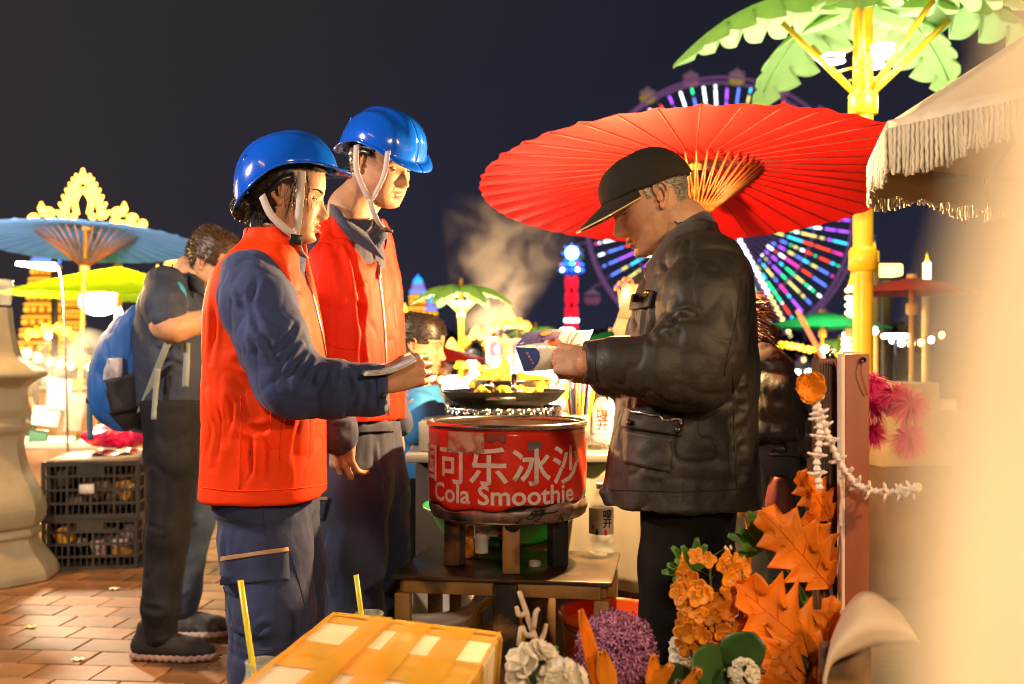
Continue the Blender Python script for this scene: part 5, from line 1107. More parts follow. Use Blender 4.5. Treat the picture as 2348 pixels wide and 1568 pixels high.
SC = [pm('straw_%d' % i, c, .35, var=0, transl=.2) for i, c in enumerate(((.85, .28, .02), (.9, .62, .03), (.04, .10, .42), (.70, .10, .03), (.20, .08, .35), (.05, .35, .70), (.85, .20, .02)))]
for k in range(54):
    a = rg.uniform(0, 6.28); r0 = .030*math.sqrt(rg.random()); tl = rg.uniform(.235, .265); b0 = cp+np.array([r0*.75*math.cos(a), r0*.75*math.sin(a), .006]); t0 = cp+np.array([r0*1.95*math.cos(a)+.008, r0*1.7*math.sin(a), tl]); MB().tube([b0, t0], .0042, 7).build('straw', SC[k % 7], o)
bottle(np.array([W(1379, 0, 3.6)[0], 3.6, .8155]), .205, 'clear bottle with red lettering on the counter behind the older man', s=1.0)
o = empty('pump_bottle', (W(1403, 0, 3.75)[0], 3.75, .8155), 'white pump bottle on the counter behind the older man', 'bottle'); q = np.array(o.location); MB().lathe([(0, 0), (.032, 0), (.034, .01), (.034, .14), (.014, .165), (.014, .18)], q, 20).build('bottle_body', PVC, o); MB().tube([q+np.array([0, 0, .18]), q+np.array([0, 0, .215]), q+np.array([-.03, 0, .215])], .007, 8).build('pump', PVC, o)
# ------------------------------------------------------------------ taped foam box on a low trestle, jars with straws
o = empty('trestle', (-.25, 1.80, 0), 'low board trestle carrying the taped box', 'trestle'); MB().box((-.28, 1.80, .41), (.62, .86, .02), rmat(0, 0, 8)).build('board', WOOD, o)
for u in (-1, 1):
    for v in (-1, 1): MB().box((-.28+u*.24, 1.80+v*.36, .20), (.04, .04, .40)).build('leg', WOOD, o)
BXC = [W(765, 1405, 2.116), W(1150, 1453, 2.064)]; e1 = BXC[1]-BXC[0]; e1n = e1/np.linalg.norm(e1); e2 = W(560, 1570, 1.663)-BXC[0]; e2 = e2-e1n*(e2@e1n); e2n = e2/np.linalg.norm(e2); e3 = np.cross(e1n, -e2n); e3 = e3 if e3[2] > 0 else -e3
BW, BL, BH = float(np.linalg.norm(e1)), .50, .165
bp_ = lambda u, v, z: BXC[0]+e1n*u*BW+e2n*v*BL+e3*z
BXM = np.stack([e1n, -e2n, e3], 1)
o = empty('box', bp_(.5, .5, -BH), 'white foam box criss-crossed with brown packing tape', 'box')
FOAM = pm('foam_white', (.52, .42, .28), .7, var=.06, vs=20, bump=.5, bs=180)
TAPE = pm('packing_tape', (.62, .34, .03), .16, var=.10, vs=6, coat=.3, alpha=.72, bump=.1, bs=25)
MB().box(bp_(.5, .5, -BH/2), (BW, BL, BH), BXM, bev=.008).build('foam_body', FOAM, o)
def tape(u0, u1, v0, v1, k, wrap=True):
    """a strip over the lid and down both sides"""
    h = .0008+k*.0006
    if u1-u0 > .95:
        us = [0-h/BW, 1+h/BW]; path = [bp_(us[0], 0, -BH*.9), bp_(us[0], 0, -.008), bp_(.012, 0, h)]+[bp_(t, 0, h+.0006*math.sin(t*19+k)) for t in np.linspace(.03, .97, 20)]+[bp_(.988, 0, h), bp_(us[1], 0, -.008), bp_(us[1], 0, -BH*.9)]
        G = [[p_+e2n*v*BL for v in np.linspace(v0, v1, 5)] for p_ in path]
    else:
        vs_ = [0-h/BL, 1+h/BL]; path = [bp_(0, vs_[0], -BH*.9), bp_(0, vs_[0], -.008), bp_(0, .01, h)]+[bp_(0, t, h+.0006*math.sin(t*23+k)) for t in np.linspace(.03, .97, 20)]+[bp_(0, .99, h), bp_(0, vs_[1], -.008), bp_(0, vs_[1], -BH*.9)]
        G = [[p_+e1n*u*BW for u in np.linspace(u0, u1, 5)] for p_ in path]
    MB().sheet(np.array(G)).build('packing_tape', TAPE, o)
for k, (v0, v1) in enumerate(((-.0, .145), (.40, .58), (.54, .70), (.95, 1.0), (.0, .05))): tape(-.01, 1.01, v0, v1, k)
for k, (u0, u1) in enumerate(((0.0, .035), (.228, .375), (.447, .603), (.698, .854), (.982, 1.0), (.26, .36))): tape(u0, u1, 0, 1, k+5)
def jar(at, straw, label):
    o = empty('jar', at, label, 'jar'); GL = MATS['pet_clear']; r = .036
    MB().lathe([(0, .003), (r*.9, 0), (r, .008), (r, .10), (r*.92, .112), (r*.86, .118), (r*.86, .138), (r*.90, .140), (r*.86, .142), (r*.80, .138), (r*.8, .118), (r*.92, .10), (r*.92, .01), (0, .008)], at, 28).build('glass', pm('jar_glass', (.9, .95, .9), .03, var=0, alpha=.18, spec=.9), o)
    MB().tube([straw[0], straw[1]], .0058, 10).build('straw', pm('straw_yellow', (.80, .68, .03), .35, var=.05, transl=.15), o)
    return o
j1 = np.array([W(600, 0, 1.98)[0], 1.98, .421]); jar(j1, (j1+np.array([.0, 0, .01]), W(551, 1330, 2.02)), 'glass jar with long yellow straw at the near corner of the taped box')
j2 = np.array([W(846, 0, 2.24)[0], 2.24, .447]); jar(j2, (j2+np.array([.0, 0, .01]), W(816, 1318, 2.27)), 'glass jar with yellow straw behind the taped box')
o = MB().box((j2[0], j2[1], .434), (.1, .1, .024)).build('wood_block', WOOD); tag(o, 'wooden block under the jar behind the taped box', 'block')
# ------------------------------------------------------------------ leaflets
PAPER = pm('paper', (.78, .72, .64), .5, var=.03); BLUEP = pm('print_blue', (.03, .07, .26), .45, var=.08); PURP = pm('print_purple', (.09, .05, .26), .45, var=.05)
def quadp(q, u, v): q = np.array(q); return (1-v)*((1-u)*q[0]+u*q[1])+v*((1-u)*q[3]+u*q[2])
UP = [W(1206, 763, 2.55), W(1360, 752, 2.52), W(1340, 797, 2.30), W(1181, 795, 2.34)]     # far edge l, r; fold r, l
LO = [W(1181, 795, 2.34), W(1340, 797, 2.30), W(1310, 842, 2.32), W(1200, 851, 2.36)]
def leaf_pt(q, u, v, off=0.0, sag=.006):
    p = quadp(q, u, v); n_ = np.cross(np.array(q[1])-q[0], np.array(q[3])-q[0]); n_ /= np.linalg.norm(n_); n_ = n_ if n_@(CAM-p) > 0 else -n_
    return p+n_*(off+sag*math.sin(math.pi*u)*math.sin(math.pi*v)+.004*math.sin(5*u))
LF = empty('leaflet', UP[3], 'folded blue and cream leaflet in the older man\'s hands', 'leaflet')
for q, nm in ((UP, 'upper_panel'), (LO, 'lower_panel')): MB().sheet(np.array([[leaf_pt(q, u, v) for v in np.linspace(0, 1, 14)] for u in np.linspace(0, 1, 20)]), thick=.0004).build(nm, PAPER, LF)
def prn(q, poly, mat_, nm='print', k=1):
    """flat print given as a polygon in panel coordinates"""
    bm = bmesh.new(); vs_ = [bm.verts.new((a, b_, 0)) for a, b_ in poly]; bm.faces.new(vs_); bmesh.ops.triangulate(bm, faces=bm.faces[:])
    for _ in range(2): bmesh.ops.subdivide_edges(bm, edges=bm.edges[:], cuts=1, use_grid_fill=True)
    bmesh.ops.triangulate(bm, faces=bm.faces[:])
    for v in bm.verts: v.co = Vector(leaf_pt(q, v.co.x, v.co.y, .0006+.0003*k))
    bm.verts.ensure_lookup_table(); V = [v.co[:] for v in bm.verts]; F = [[v.index for v in f.verts] for f in bm.faces]; bm.free(); mk(nm, V, F, mat_, LF, smooth=False)
circ = lambda cx, cy_, rx, ry, n_=18: [(cx+rx*math.cos(t), cy_+ry*math.sin(t)) for t in np.linspace(0, 2*np.pi, n_, endpoint=False)]
prn(UP, [(0, 0), (.42, 0), (.40, .9), (.0, .99)], BLUEP); prn(UP, [(.30, .02), (.56, .05), (.58, .72), (.36, .80)], PURP, k=2); prn(UP, circ(.36, .42, .085, .18), pm('print_gold', (.75, .36, .01), .4, var=0), k=4)
prn(UP, circ(.55, .85, .09, .15), pm('print_orange', (.70, .14, .05), .4, var=0), k=4); prn(UP, circ(.36, .10, .07, .10), pm('print_pink', (.45, .16, .20), .4, var=0), k=3)
for k in range(4): prn(UP, [(.43+.0*k, .14+.05*k), (.56, .13+.05*k), (.56, .155+.05*k), (.43, .165+.05*k)], PAPER, k=5)
prn(UP, [(.49, .70), (.55, .69), (.55, .82), (.49, .83)], BLACKP, k=6); prn(UP, [(.35, .40), (.38, .36), (.37, .42), (.39, .42), (.35, .50), (.36, .43)], PAPER, k=6)
prn(UP, [(.05, .86), (.10, .82), (.11, .90), (.06, .94)], PAPER, k=5)
for k in range(6): prn(UP, circ(.775+.004*k, .93-.135*k, .022, .05, 12), pm('print_red', (.60, .06, .03), .4, var=0), k=3); prn(UP, circ(.775+.004*k, .93-.135*k, .010, .025, 8), PAPER, k=5)
for k, ch in enumerate('电力市场服务'):
    V, F = text_mesh(ch, .11, .002); u0, v0 = .715, .93-.135*k
    mk('lettering', [leaf_pt(UP, u0+(vv[1]-.04)*.42, v0-(vv[0])*1.1, .0015) for vv in V], F, pm('ink_black', (.02, .018, .018), .5, var=0), LF, smooth=False)
prn(UP, [(.86, .35), (.867, .35), (.852, .85), (.845, .85)], pm('ink_grey', (.3, .28, .26), .5, var=0), k=2)
prn(LO, [(0, .0), (.30, .0), (.36, .15), (.37, .40), (.33, .65), (.24, .88), (.13, .99), (.02, .99)], BLUEP)
for k, ch in enumerate('供电服务'):
    V, F = text_mesh(ch, .10, .002); mk('lettering', [leaf_pt(LO, .17+.025*k+(vv[1]-.04)*.5, .22+.13*k+vv[0]*1.1, .0016) for vv in V], F, pm('print_salmon', (.60, .32, .24), .4, var=0), LF, smooth=False)
for k in range(5): prn(LO, [(.72+.025*k, .10+.03*k), (.735+.025*k, .10+.03*k), (.75+.02*k, .55), (.735+.02*k, .55)], MATS['ink_grey'], k=2)
o = empty('leaflet_stack', W(880, 845, 2.40), 'stack of printed leaflets in the hand of the woman in orange', 'leaflets')
for k in range(7):
    q = [W(806+k, 848-k*1.2, 2.44), W(935+rg.uniform(-5, 4), 806-k*1.0+9, 2.46), W(956-rg.uniform(0, 6), 821-k*1.3+9, 2.36), W(836+k, 862-k*1.2, 2.34)]
    MB().sheet(np.array([[quadp(q, u, v)+np.array([0, 0, -.010*math.sin(math.pi*u)]) for v in np.linspace(0, 1, 4)] for u in np.linspace(0, 1, 12)]), thick=.0009).build('leaflet', PAPER if k % 3 else pm('paper_print', (.40, .40, .46), .45, var=.4, vs=40), o)
# ================================================================== lamps and lights of the fair, and added fill lamps
def lamp(name, loc, watts, col, r, label, bulb=True, bcol=None, bstr=30, shade=True, cat='lamp', off=(0, 0, 0)):
    o = empty(name, loc, label, cat)
    l = bpy.data.lights.new('bulb_light', 'POINT'); l.energy = watts; l.color = col; l.shadow_soft_size = r
    lo = bpy.data.objects.new('bulb_light', l); COL.objects.link(lo); lo.parent = o; lo.location = off
    if bulb: MB().ball(loc, r*.9, 12).build('bulb', em(name+'_glow_%d' % int(watts), bcol or col, bstr), o)
    if shade: MB().lathe([(.03, r+.10), (.05, r+.08), (r+.10, r+.02), (r+.102, r+.015), (.05, r+.07)], loc, 24).build('shade', pm('lamp_shade', (.25, .24, .22), .4, var=.1), o); MB().tube([np.array(loc)+np.array([0, 0, r+.1]), np.array(loc)+np.array([0, 0, 1.2])], .006, 6).build('cable', BLACKP, o)
    return o
KEY = W(1494, 578, 3.25)
lamp('stall_bulb', KEY, 250, (1, .62, .25), .020, 'bare bright bulb shining under the older man\'s chin', bstr=150, bcol=(1, .85, .55), shade=False, off=(-.05, -.02, -.01))
MB().tube([KEY+np.array([.018, .005, -.005]), KEY+np.array([.06, .04, -.05]), KEY+np.array([.07, .25, -.4]), np.array([KEY[0]+.0, 3.6, .816])], .005, 6).build('stand', BLACKP, bpy.data.objects['stall_bulb'])
lamp('fill_lamp', (-2.6, 2.1, 2.5), 260, (1, .84, .70), .10, 'shaded warm fill lamp added to the left, out of view', off=(0, 0, -.22))  # three unseen lamps added as fill from beside and behind the camera
lamp('fill_lamp', (.45, -1.5, 2.5), 235, (1, .74, .50), .10, 'shaded warm fill lamp added behind the camera', off=(0, 0, -.22))
lamp('fill_lamp', (2.1, .2, 2.5), 220, (1, .66, .34), .10, 'shaded warm fill lamp added to the right, out of view', off=(0, 0, -.22))
# ------------------------------------------------------------------ parasols
def parasol(name, C, axis, Rr, h, nr, colr, label, mat_args=None, runner=.19, basket=.24, pole=2.0, ribcol=(.10, .01, .008), group=None, seed=0, polecol=None, strut=True):
    o = empty(name, (0, 0, 0), label, 'parasol', group); A = rot_to(axis); C = np.array(C); o.location = (C-A[:, 2]*pole).tolist()
    P = lambda x, y, z: C+A@np.array([x, y, z]); cloth_ = pm(name+'_paper_%d' % seed, colr, .55, var=.10, vs=5, transl=.30, bump=.2, bs=30, spec=.15)
    N = nr*6; G = []; rg = np.random.default_rng(seed)
    for i in range(N+1):
        a = 2*np.pi*i/N; f = (i % 6)/6; sag = math.sin(math.pi*f); row = []
        for k in np.linspace(.02, 1, 14):
            rr = Rr*k*(1-.006*sag*k)+.004*math.sin(i*1.7)*(k > .99); row.append(P(rr*math.cos(a), rr*math.sin(a), h*(1-k**1.15)-.005*sag*k*(Rr/.75)))
        G.append(row)
    MB().sheet(np.array(G)).build('canopy', cloth_, o)
    RM = pm(name+'_rib_%d' % seed, ribcol, .6, var=.2)
    for i in range(nr):
        a = 2*np.pi*i/nr; MB().tube([P(Rr*k*math.cos(a), Rr*k*math.sin(a), h*(1-k**1.15)-.004) for k in np.linspace(.03, .985, 8)], .0019, 4).build('rib', RM, o)
    BAM = pm('bamboo', (.17, .055, .009), .5, var=.2, vs=20)
    if strut:
        for i in range(nr):
            for s_ in (-1, 1):
                a = 2*np.pi*i/nr; b_ = a+s_*.42; MB().tube([P(basket*math.cos(a), basket*math.sin(a), h*(1-(basket/Rr)**1.15)-.012), P(.026*math.cos(b_), .026*math.sin(b_), h-runner)], .0026, 4).build('strut', BAM, o)
    PM = pm(name+'_pole_%d' % seed, polecol or (.45, .22, .05), .4, var=.15)
    MB().tube([P(0, 0, h+.02), P(0, 0, -pole)], .017, 14).build('pole', PM, o)
    MB().lathe([(.03, .02), (.034, 0), (.03, -.03)], (0, 0, 0), 16, axis=None).build('hub', PM, o, local=True).data.transform(Matrix.Translation(Vector(P(0, 0, h)-np.array(o.location)))@Matrix(A.tolist()).to_4x4())
    MB().lathe([(.02, .03), (.036, .02), (.036, -.04), (.02, -.05)], (0, 0, 0), 16).build('runner', PM, o, local=True).data.transform(Matrix.Translation(Vector(P(0, 0, h-runner)-np.array(o.location)))@Matrix(A.tolist()).to_4x4())
    return o
parasol('red_parasol', W(1594, 428, 3.75), (.0, .150, 1), .792, .085, 40, (.52, .005, .004), 'large red paper parasol tilted over the smoothie stall', runner=.20, basket=.245, pole=1.78, ribcol=(.05, .003, .002))
parasol('blue_parasol', W(197, 556, 7.5), (0, .10, 1), .80, .12, 36, (.10, .30, .85), 'blue paper parasol with a bamboo pole above the lit food stall', runner=.30, basket=.35, pole=1.95, ribcol=(.02, .05, .10), seed=1, polecol=(.55, .30, .06))
parasol('lime_parasol', W(270, 682, 9.0), (.03, 0, 1), .95, .27, 24, (.17, .30, .003), 'lime green parasol beyond the blue one', runner=.3, basket=.3, pole=1.62, ribcol=(.2, .28, .01), seed=2, strut=False)
parasol('green_parasol', W(1885, 752, 9.5), (0, .0, 1), .62, .15, 16, (.005, .16, .075), 'dark green parasol beyond the wooden post', pole=1.35, ribcol=(.01, .06, .03), seed=3, strut=False)
parasol('green_parasol', W(1405, 792, 8.0), (0, 0, 1), .38, .12, 16, (.03, .30, .08), 'small green parasol beyond the raised phone', pole=1.2, ribcol=(.01, .1, .03), seed=4, strut=False)
parasol('red_parasol', W(1015, 826, 9.0), (0, 0, 1), .42, .12, 16, (.55, .02, .01), 'small dark red parasol beyond the boy', pole=1.05, ribcol=(.1, .01, .01), seed=5, strut=False)
parasol('red_parasol', W(2090, 672, 6.5), (0, 0, 1), .42, .10, 16, (.50, .06, .04), 'faded red parasol beside the yellow palm pole', pole=1.5, ribcol=(.1, .01, .01), seed=6, strut=False)
# ------------------------------------------------------------------ palm lamps
YEL = pm('yellow_paint', (.80, .46, .015), .4, var=.08, bump=.15, bs=30)
LEAFG = pm('palm_leaf', (.50, .74, .28), .5, var=.10, vs=6, transl=.6)
def palm(base, H_, s, label, az0=0, watts=60, nleaf=6, lean=None, azs=None):
    o = empty('palm_lamp', base, label, 'street lamp', 'palm lamps'); B = np.array(base, float); P = lambda x, y, z: B+np.array([x*s, y*s, z])
    MB().lathe([(.048*s, 0), (.048*s, H_*.55), (.046*s, H_)], base, 24).build('pole', YEL, o)
    for z in (H_-.48*s, H_-1.24*s): MB().lathe([(.049*s, z-.07*s), (.068*s, z-.06*s), (.068*s, z+.03*s), (.056*s, z+.05*s), (.049*s, z+.05*s)], base, 24).build('collar', YEL, o)
    MB().lathe([(0, H_+.18*s), (.02*s, H_+.16*s), (.035*s, H_+.11*s), (.012*s, H_+.07*s), (.06*s, H_+.05*s), (.07*s, H_), (.02*s, H_)], base, 20).build('finial', YEL, o)
    for q in range(nleaf):
        az = (az0+q*360/nleaf) if azs is None else azs[q]; ca, sa = math.cos(R(az)), math.sin(R(az)); G = []; Lq = .92*s
        us = np.linspace(0, 1, 73 if s > .9 else 37)
        for u in us:
            r_ = .04+Lq*(u**.95)/s*.97; zz = .02+.10*math.sin(u*2.0)-.42*u**2
            wd = .205*math.sin(math.pi*min(1, .10+.88*u**.8))**.8; saw = (u*7) % 1; cut = 1-.40*(saw**4)*(u > .15)
            row = []
            for v in np.linspace(-1, 1, 17):
                y = wd*v*(cut if abs(v) > .5 else 1)*(1 if abs(v) <= .5 else 1); z = zz-.75*abs(v)**1.7*wd*(cut if abs(v) > .5 else 1)
                row.append(P(r_*ca-y*sa, r_*sa+y*ca, H_/1 + z*s))
            G.append(row)
        lf = MB().sheet(np.array(G), thick=.004*s).build('palm_leaf', LEAFG, o)
        MB().tube([P((.04+Lq*u**.95/s*.97)*ca, (.04+Lq*u**.95/s*.97)*sa, H_+(.02+.10*math.sin(u*2)-.42*u**2)*s-.008*s) for u in np.linspace(0, .9, 10)], .008*s, 6).build('midrib', LEAFG, lf)
        MB().tube([P(.045*ca, .045*sa, H_-.44*s), P(.40*ca, .40*sa, H_-.10*s)], .014*s, 8).build('strut', YEL, o)
        MB().tube([P(.14*ca, .14*sa, H_-.34*s), P(.14*math.cos(R(az+60)), .14*math.sin(R(az+60)), H_-.34*s)], .006*s, 6).build('tie_bar', YEL, o)
    for q in range(3):
        az = R(az0+30+q*120); c = P(.14*math.cos(az), .14*math.sin(az), H_-.26*s); hd = MB().lathe([(0, .03*s), (.04*s, .02*s), (.058*s, -.01*s), (.058*s, -.02*s)], c, 18).build('spot_head', pm('spot_grey', (.4, .4, .4), .4), o); MB().lathe([(.055*s, .012*s), (0, .014*s)], c, 18).build('spot_lens', em('spot_lens', (1, .98, .85), 40), hd)
        MB().lathe([(.055*s, -.015*s), (0, -.017*s)], c, 18).build('spot_glass', em('spot_lens', (1, .98, .85), 40), hd)
        if watts:
            l = bpy.data.lights.new('spot_light', 'POINT'); l.energy = watts; l.color = (1, .98, .80); l.shadow_soft_size = .05*s; lo = bpy.data.objects.new('spot_light', l); COL.objects.link(lo); lo.parent = hd
            lo.location = (np.array(P(.34*math.cos(az), .34*math.sin(az), H_-.42*s))-B).tolist()
    return o
palm((W(1978, 0, 5.0)[0], 5.0, 0), 2.86, 1.0, 'tall yellow palm-shaped lamp post beside the red parasol', az0=20, watts=22, azs=(183, 250, 350, 40, 110, 300))
palm((W(1057, 0, 11.0)[0], 11.0, 0), 1.16+(806-660)*11/2347, .60, 'yellow palm-shaped lamp post between the boy and the steam', az0=0, watts=26)
palm((W(1228, 0, 19.0)[0], 19.0, 0), 1.16+(806-752)*19/2347, .62, 'small far palm-shaped lamp post behind the folded leaflet', az0=15, watts=14)
palm((W(1925, 0, 14.0)[0], 14.0, 0), 1.16+(806-782)*14/2347, .5, 'far palm-shaped lamp post under the dark green parasol', az0=10, watts=10)
# ------------------------------------------------------------------ ferris wheel
def ferris():
    d = 120; C = W(1652, 492, d); Rr = 300*d/2347; o = empty('ferris_wheel', (C[0], C[1], 0), 'ferris wheel with coloured light spokes behind the red parasol', 'ferris wheel')
    FR = pm('wheel_purple', (.16, .07, .17), .5, var=.1, emit=.30, ecol=(.40, .16, .42)); rg = np.random.default_rng(3)  # frame glows faintly in place of light falling on it
    LC = [em('led_%d' % i, c, s_) for i, (c, s_) in enumerate((((.02, 1, .35), 2.2), ((.05, .65, 1), 2.6), ((.12, .22, 1), 2.4), ((1, .07, .02), 2.2), ((.45, .10, 1), 2.4), ((1, .9, .25), 1.8), ((.9, .95, 1), 3.5), ((1, .05, .5), 2.2)))]
    pt = lambda a, r_, y=0: np.array([C[0]+r_*math.sin(a), C[1]+y, C[2]+r_*math.cos(a)])
    for r_, y in ((Rr*1.03, -1.2), (Rr*1.03, 1.2), (Rr*.72, 0)):
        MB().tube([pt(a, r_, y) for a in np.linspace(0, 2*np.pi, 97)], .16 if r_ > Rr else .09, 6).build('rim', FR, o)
    ns = 68
    for i in range(ns):
        a = 2*np.pi*(i+.5)/ns; sp = MB().tube([pt(a, .6), pt(a, Rr*1.03)], .05, 4).build('spoke', FR, o)
        mb = MB(); r_ = Rr*rg.uniform(.42, .5)
        while r_ < Rr*.97:
            ln = Rr*rg.choice([.012, .03, .05, .08, .12]); gap = Rr*rg.uniform(.008, .035); c = int(rg.integers(0, 8))
            mb.tube([pt(a, r_, -.3), pt(a, min(r_+ln, Rr*.985), -.3)], .115, 6, m=c); r_ += ln+gap
        mb.build('spoke_lights', LC, sp)['kind'] = 'stuff'
    ng = 20; GOL = [pm('gondola_yellow', (.55, .38, .05), .5), pm('gondola_pink', (.35, .14, .22), .5), pm('gondola_green', (.1, .25, .1), .5)]
    for i in range(ng):
        a = 2*np.pi*(i+.35)/ng; p = pt(a, Rr*1.13); gd = MB().tube([pt(a, Rr*1.02), p], .09, 5).build('gondola', FR, o)
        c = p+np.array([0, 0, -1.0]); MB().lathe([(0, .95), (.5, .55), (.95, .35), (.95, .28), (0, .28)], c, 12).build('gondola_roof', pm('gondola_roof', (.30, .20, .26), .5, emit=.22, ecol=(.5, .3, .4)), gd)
        MB().lathe([(0, -.95), (.7, -.9), (.92, -.5), (.92, -.15), (.86, -.15), (.86, -.5)], c, 12).build('gondola_tub', pm('gondola_tub_%d' % (i % 3), [(.55, .38, .05), (.35, .14, .22), (.1, .25, .1)][i % 3], .5, emit=.35, ecol=[(.6, .40, .06), (.4, .12, .22), (.2, .3, .15)][i % 3]), gd)  # roofs and tubs glow by themselves so they show in the dark
        mb = MB()
        for k in range(4): t = k*np.pi/2+.4; mb.tube([c+np.array([.88*math.cos(t), .88*math.sin(t), -.2]), c+np.array([.88*math.cos(t), .88*math.sin(t), .3])], .06, 4)
        mb.build('gondola_frame', FR, gd)
    MB().lathe([(0, -.8), (1.1, -.8), (1.1, .8), (0, .8)], C, 20, axis=(0, 1, 0)).build('axle', FR, o)
    for sx in (-1, 1):
        for sy in (-1, 1):
            b0 = np.array([C[0]+sx*170*d/2347, C[1]+sy*3.5, 0]); lg = MB().tube([C+np.array([0, sy*1.6, 0]), b0], .5, 8).build('support_leg', FR, o)
            if sy < 0:
                for k, t in enumerate(np.linspace(.12, .985, 24)):
                    q = C+np.array([0, -1.6, 0])+(b0-C-np.array([0, -1.6, 0]))*t+np.array([0, -.6, 0]); MB().ball(q, (.22, .22, .30), 8).build('leg_light', em('leg_white', (.85, .92, 1), 5) if t < .55 else em('leg_yellow', (1, .85, .25), 3), lg)
    return o
ferris()
def drop_tower():
    d = 100; o = empty('drop_tower', (W(1310, 0, d)[0], d, 0), 'slim red lit drop tower left of the ferris wheel', 'tower'); x0 = W(1310, 0, d)[0]; zt = W(0, 630, d)[2]
    RL = em('tower_red', (1, .012, .035), 1.3); WL = em('tower_white', (.75, .85, 1), 8); BL = em('tower_blue', (.03, .16, 1), 3.0); CY = em('tower_cyan', (.25, .85, 1), 10); GN = em('tower_green', (.1, 1, .5), 3)
    for sx in (-.36, .36):
        for k in range(9):
            z0 = zt-(k+1)*1.45; MB().lathe([(.20, 0), (.28, .35), (.28, 1.0), (.20, 1.30)], (x0+sx, d, z0), 12).build('light_column', RL, o)
            if k % 4 == 3: MB().lathe([(.33, 0), (.33, .30)], (x0+sx, d, z0+1.2), 12).build('light_band', WL, o)
    MB().box((x0, d+.5, zt/2), (.6, .6, zt)).build('mast', pm('mast_dark', (.05, .04, .05), .6), o)
    for k in range(12):
        a = k*np.pi/6; MB().ball((x0+1.05*math.cos(a), d+1.05*math.sin(a), zt+.45), .19, 8).build('ring_light', (BL, WL, BL)[k % 3], o); MB().ball((x0+.95*math.cos(a), d+.95*math.sin(a), zt+1.0), (.28, .28, .15), 8).build('ring_light', (BL, GN, RL, BL)[k % 4], o)
    MB().lathe([(1.0, zt+.1), (1.05, zt+.8), (.7, zt+1.2), (.35, zt+1.4)], (x0, d, 0), 20).build('head', pm('tower_head', (.02, .05, .25), .5, emit=.4, ecol=(.03, .1, .8)), o)
    MB().ball((x0, d-.4, zt+2.1), .62, 16).build('beacon', CY, o)
    for k in range(8): a = k*np.pi/4; MB().ball((x0+.85*math.cos(a), d, zt+2.1+.85*math.sin(a)), .11, 6).build('beacon_light', BL, o)
drop_tower()
# ------------------------------------------------------------------ temple towers far off, floodlighting put into glowing materials
def temple(px, pytop, d, wpx, label, tiers=7, blue=True):
    c = W(px, 806, d); zt = W(px, pytop, d)[2]; r0 = wpx/2*d/2347; o = empty('temple_tower', (c[0], d, 0), label, 'temple', 'lit temple towers'); st_ = pm('temple_stone_glow', (.45, .20, .05), .7, var=.3, vs=1.5, emit=.35, ecol=(1, .38, .03)); gl = em('temple_gold', (1, .42, .03), 2.2)  # stone, bands and niches glow by themselves in place of floodlighting
    zb = .5; hh = (zt-zb)
    for k in range(tiers):
        t = k/tiers; r_ = r0*(1.5-.85*t); z0 = zb+hh*.80*t; h_ = hh*.80/tiers
        MB().lathe([(0, z0), (r_, z0), (r_*.98, z0+h_*.55), (r_*1.08, z0+h_*.62), (r_*1.08, z0+h_*.72), (r_*.9, z0+h_*.98), (0, z0+h_)], (c[0], d, 0), 12).build('tier', st_, o)
        MB().lathe([(r_*1.09, z0+h_*.60), (r_*1.10, z0+h_*.74)], (c[0], d, 0), 12).build('light_band', gl, o)
        for q in range(6): a = -np.pi/2+(q-2.5)*.42; MB().box((c[0]+r_*1.0*math.cos(a), d+r_*1.0*math.sin(a), z0+h_*.28), (r_*.16, r_*.10, h_*.32)).build('niche_glow', gl, o)
    z0 = zb+hh*.80; rr = r0*.62
    MB().lathe([(rr*1.25, z0), (rr*1.25, z0+hh*.04), (rr, z0+hh*.05), (rr*.9, z0+hh*.11), (0, z0+hh*.12)], (c[0], d, 0), 14).build('drum', em('temple_lilac', (.45, .35, 1), .7), o)
    MB().lathe([(rr*.75, z0+hh*.12), (rr*.62, z0+hh*.16), (rr*.2, z0+hh*.185), (0, z0+hh*.22)], (c[0], d, 0), 14).build('dome', em('temple_blue', (.02, .30, 1), 2.4), o)
    MB().lathe([(rr*1.3, z0+hh*.0), (rr*1.3, z0+hh*.02)], (c[0], d, 0), 14).build('light_ring', em('temple_ring', (.05, .22, 1), 2.5), o)
temple(958, 632, 60, 48, 'taller blue-topped temple tower behind the boy\'s head', 6); temple(988, 680, 58, 34, 'shorter blue-topped temple tower behind the boy\'s head', 5)
temple(105, 545, 55, 78, 'broad amber-lit temple tower behind the lime parasol', 8); temple(168, 640, 50, 44, 'small amber-lit temple tower behind the lime parasol', 6)
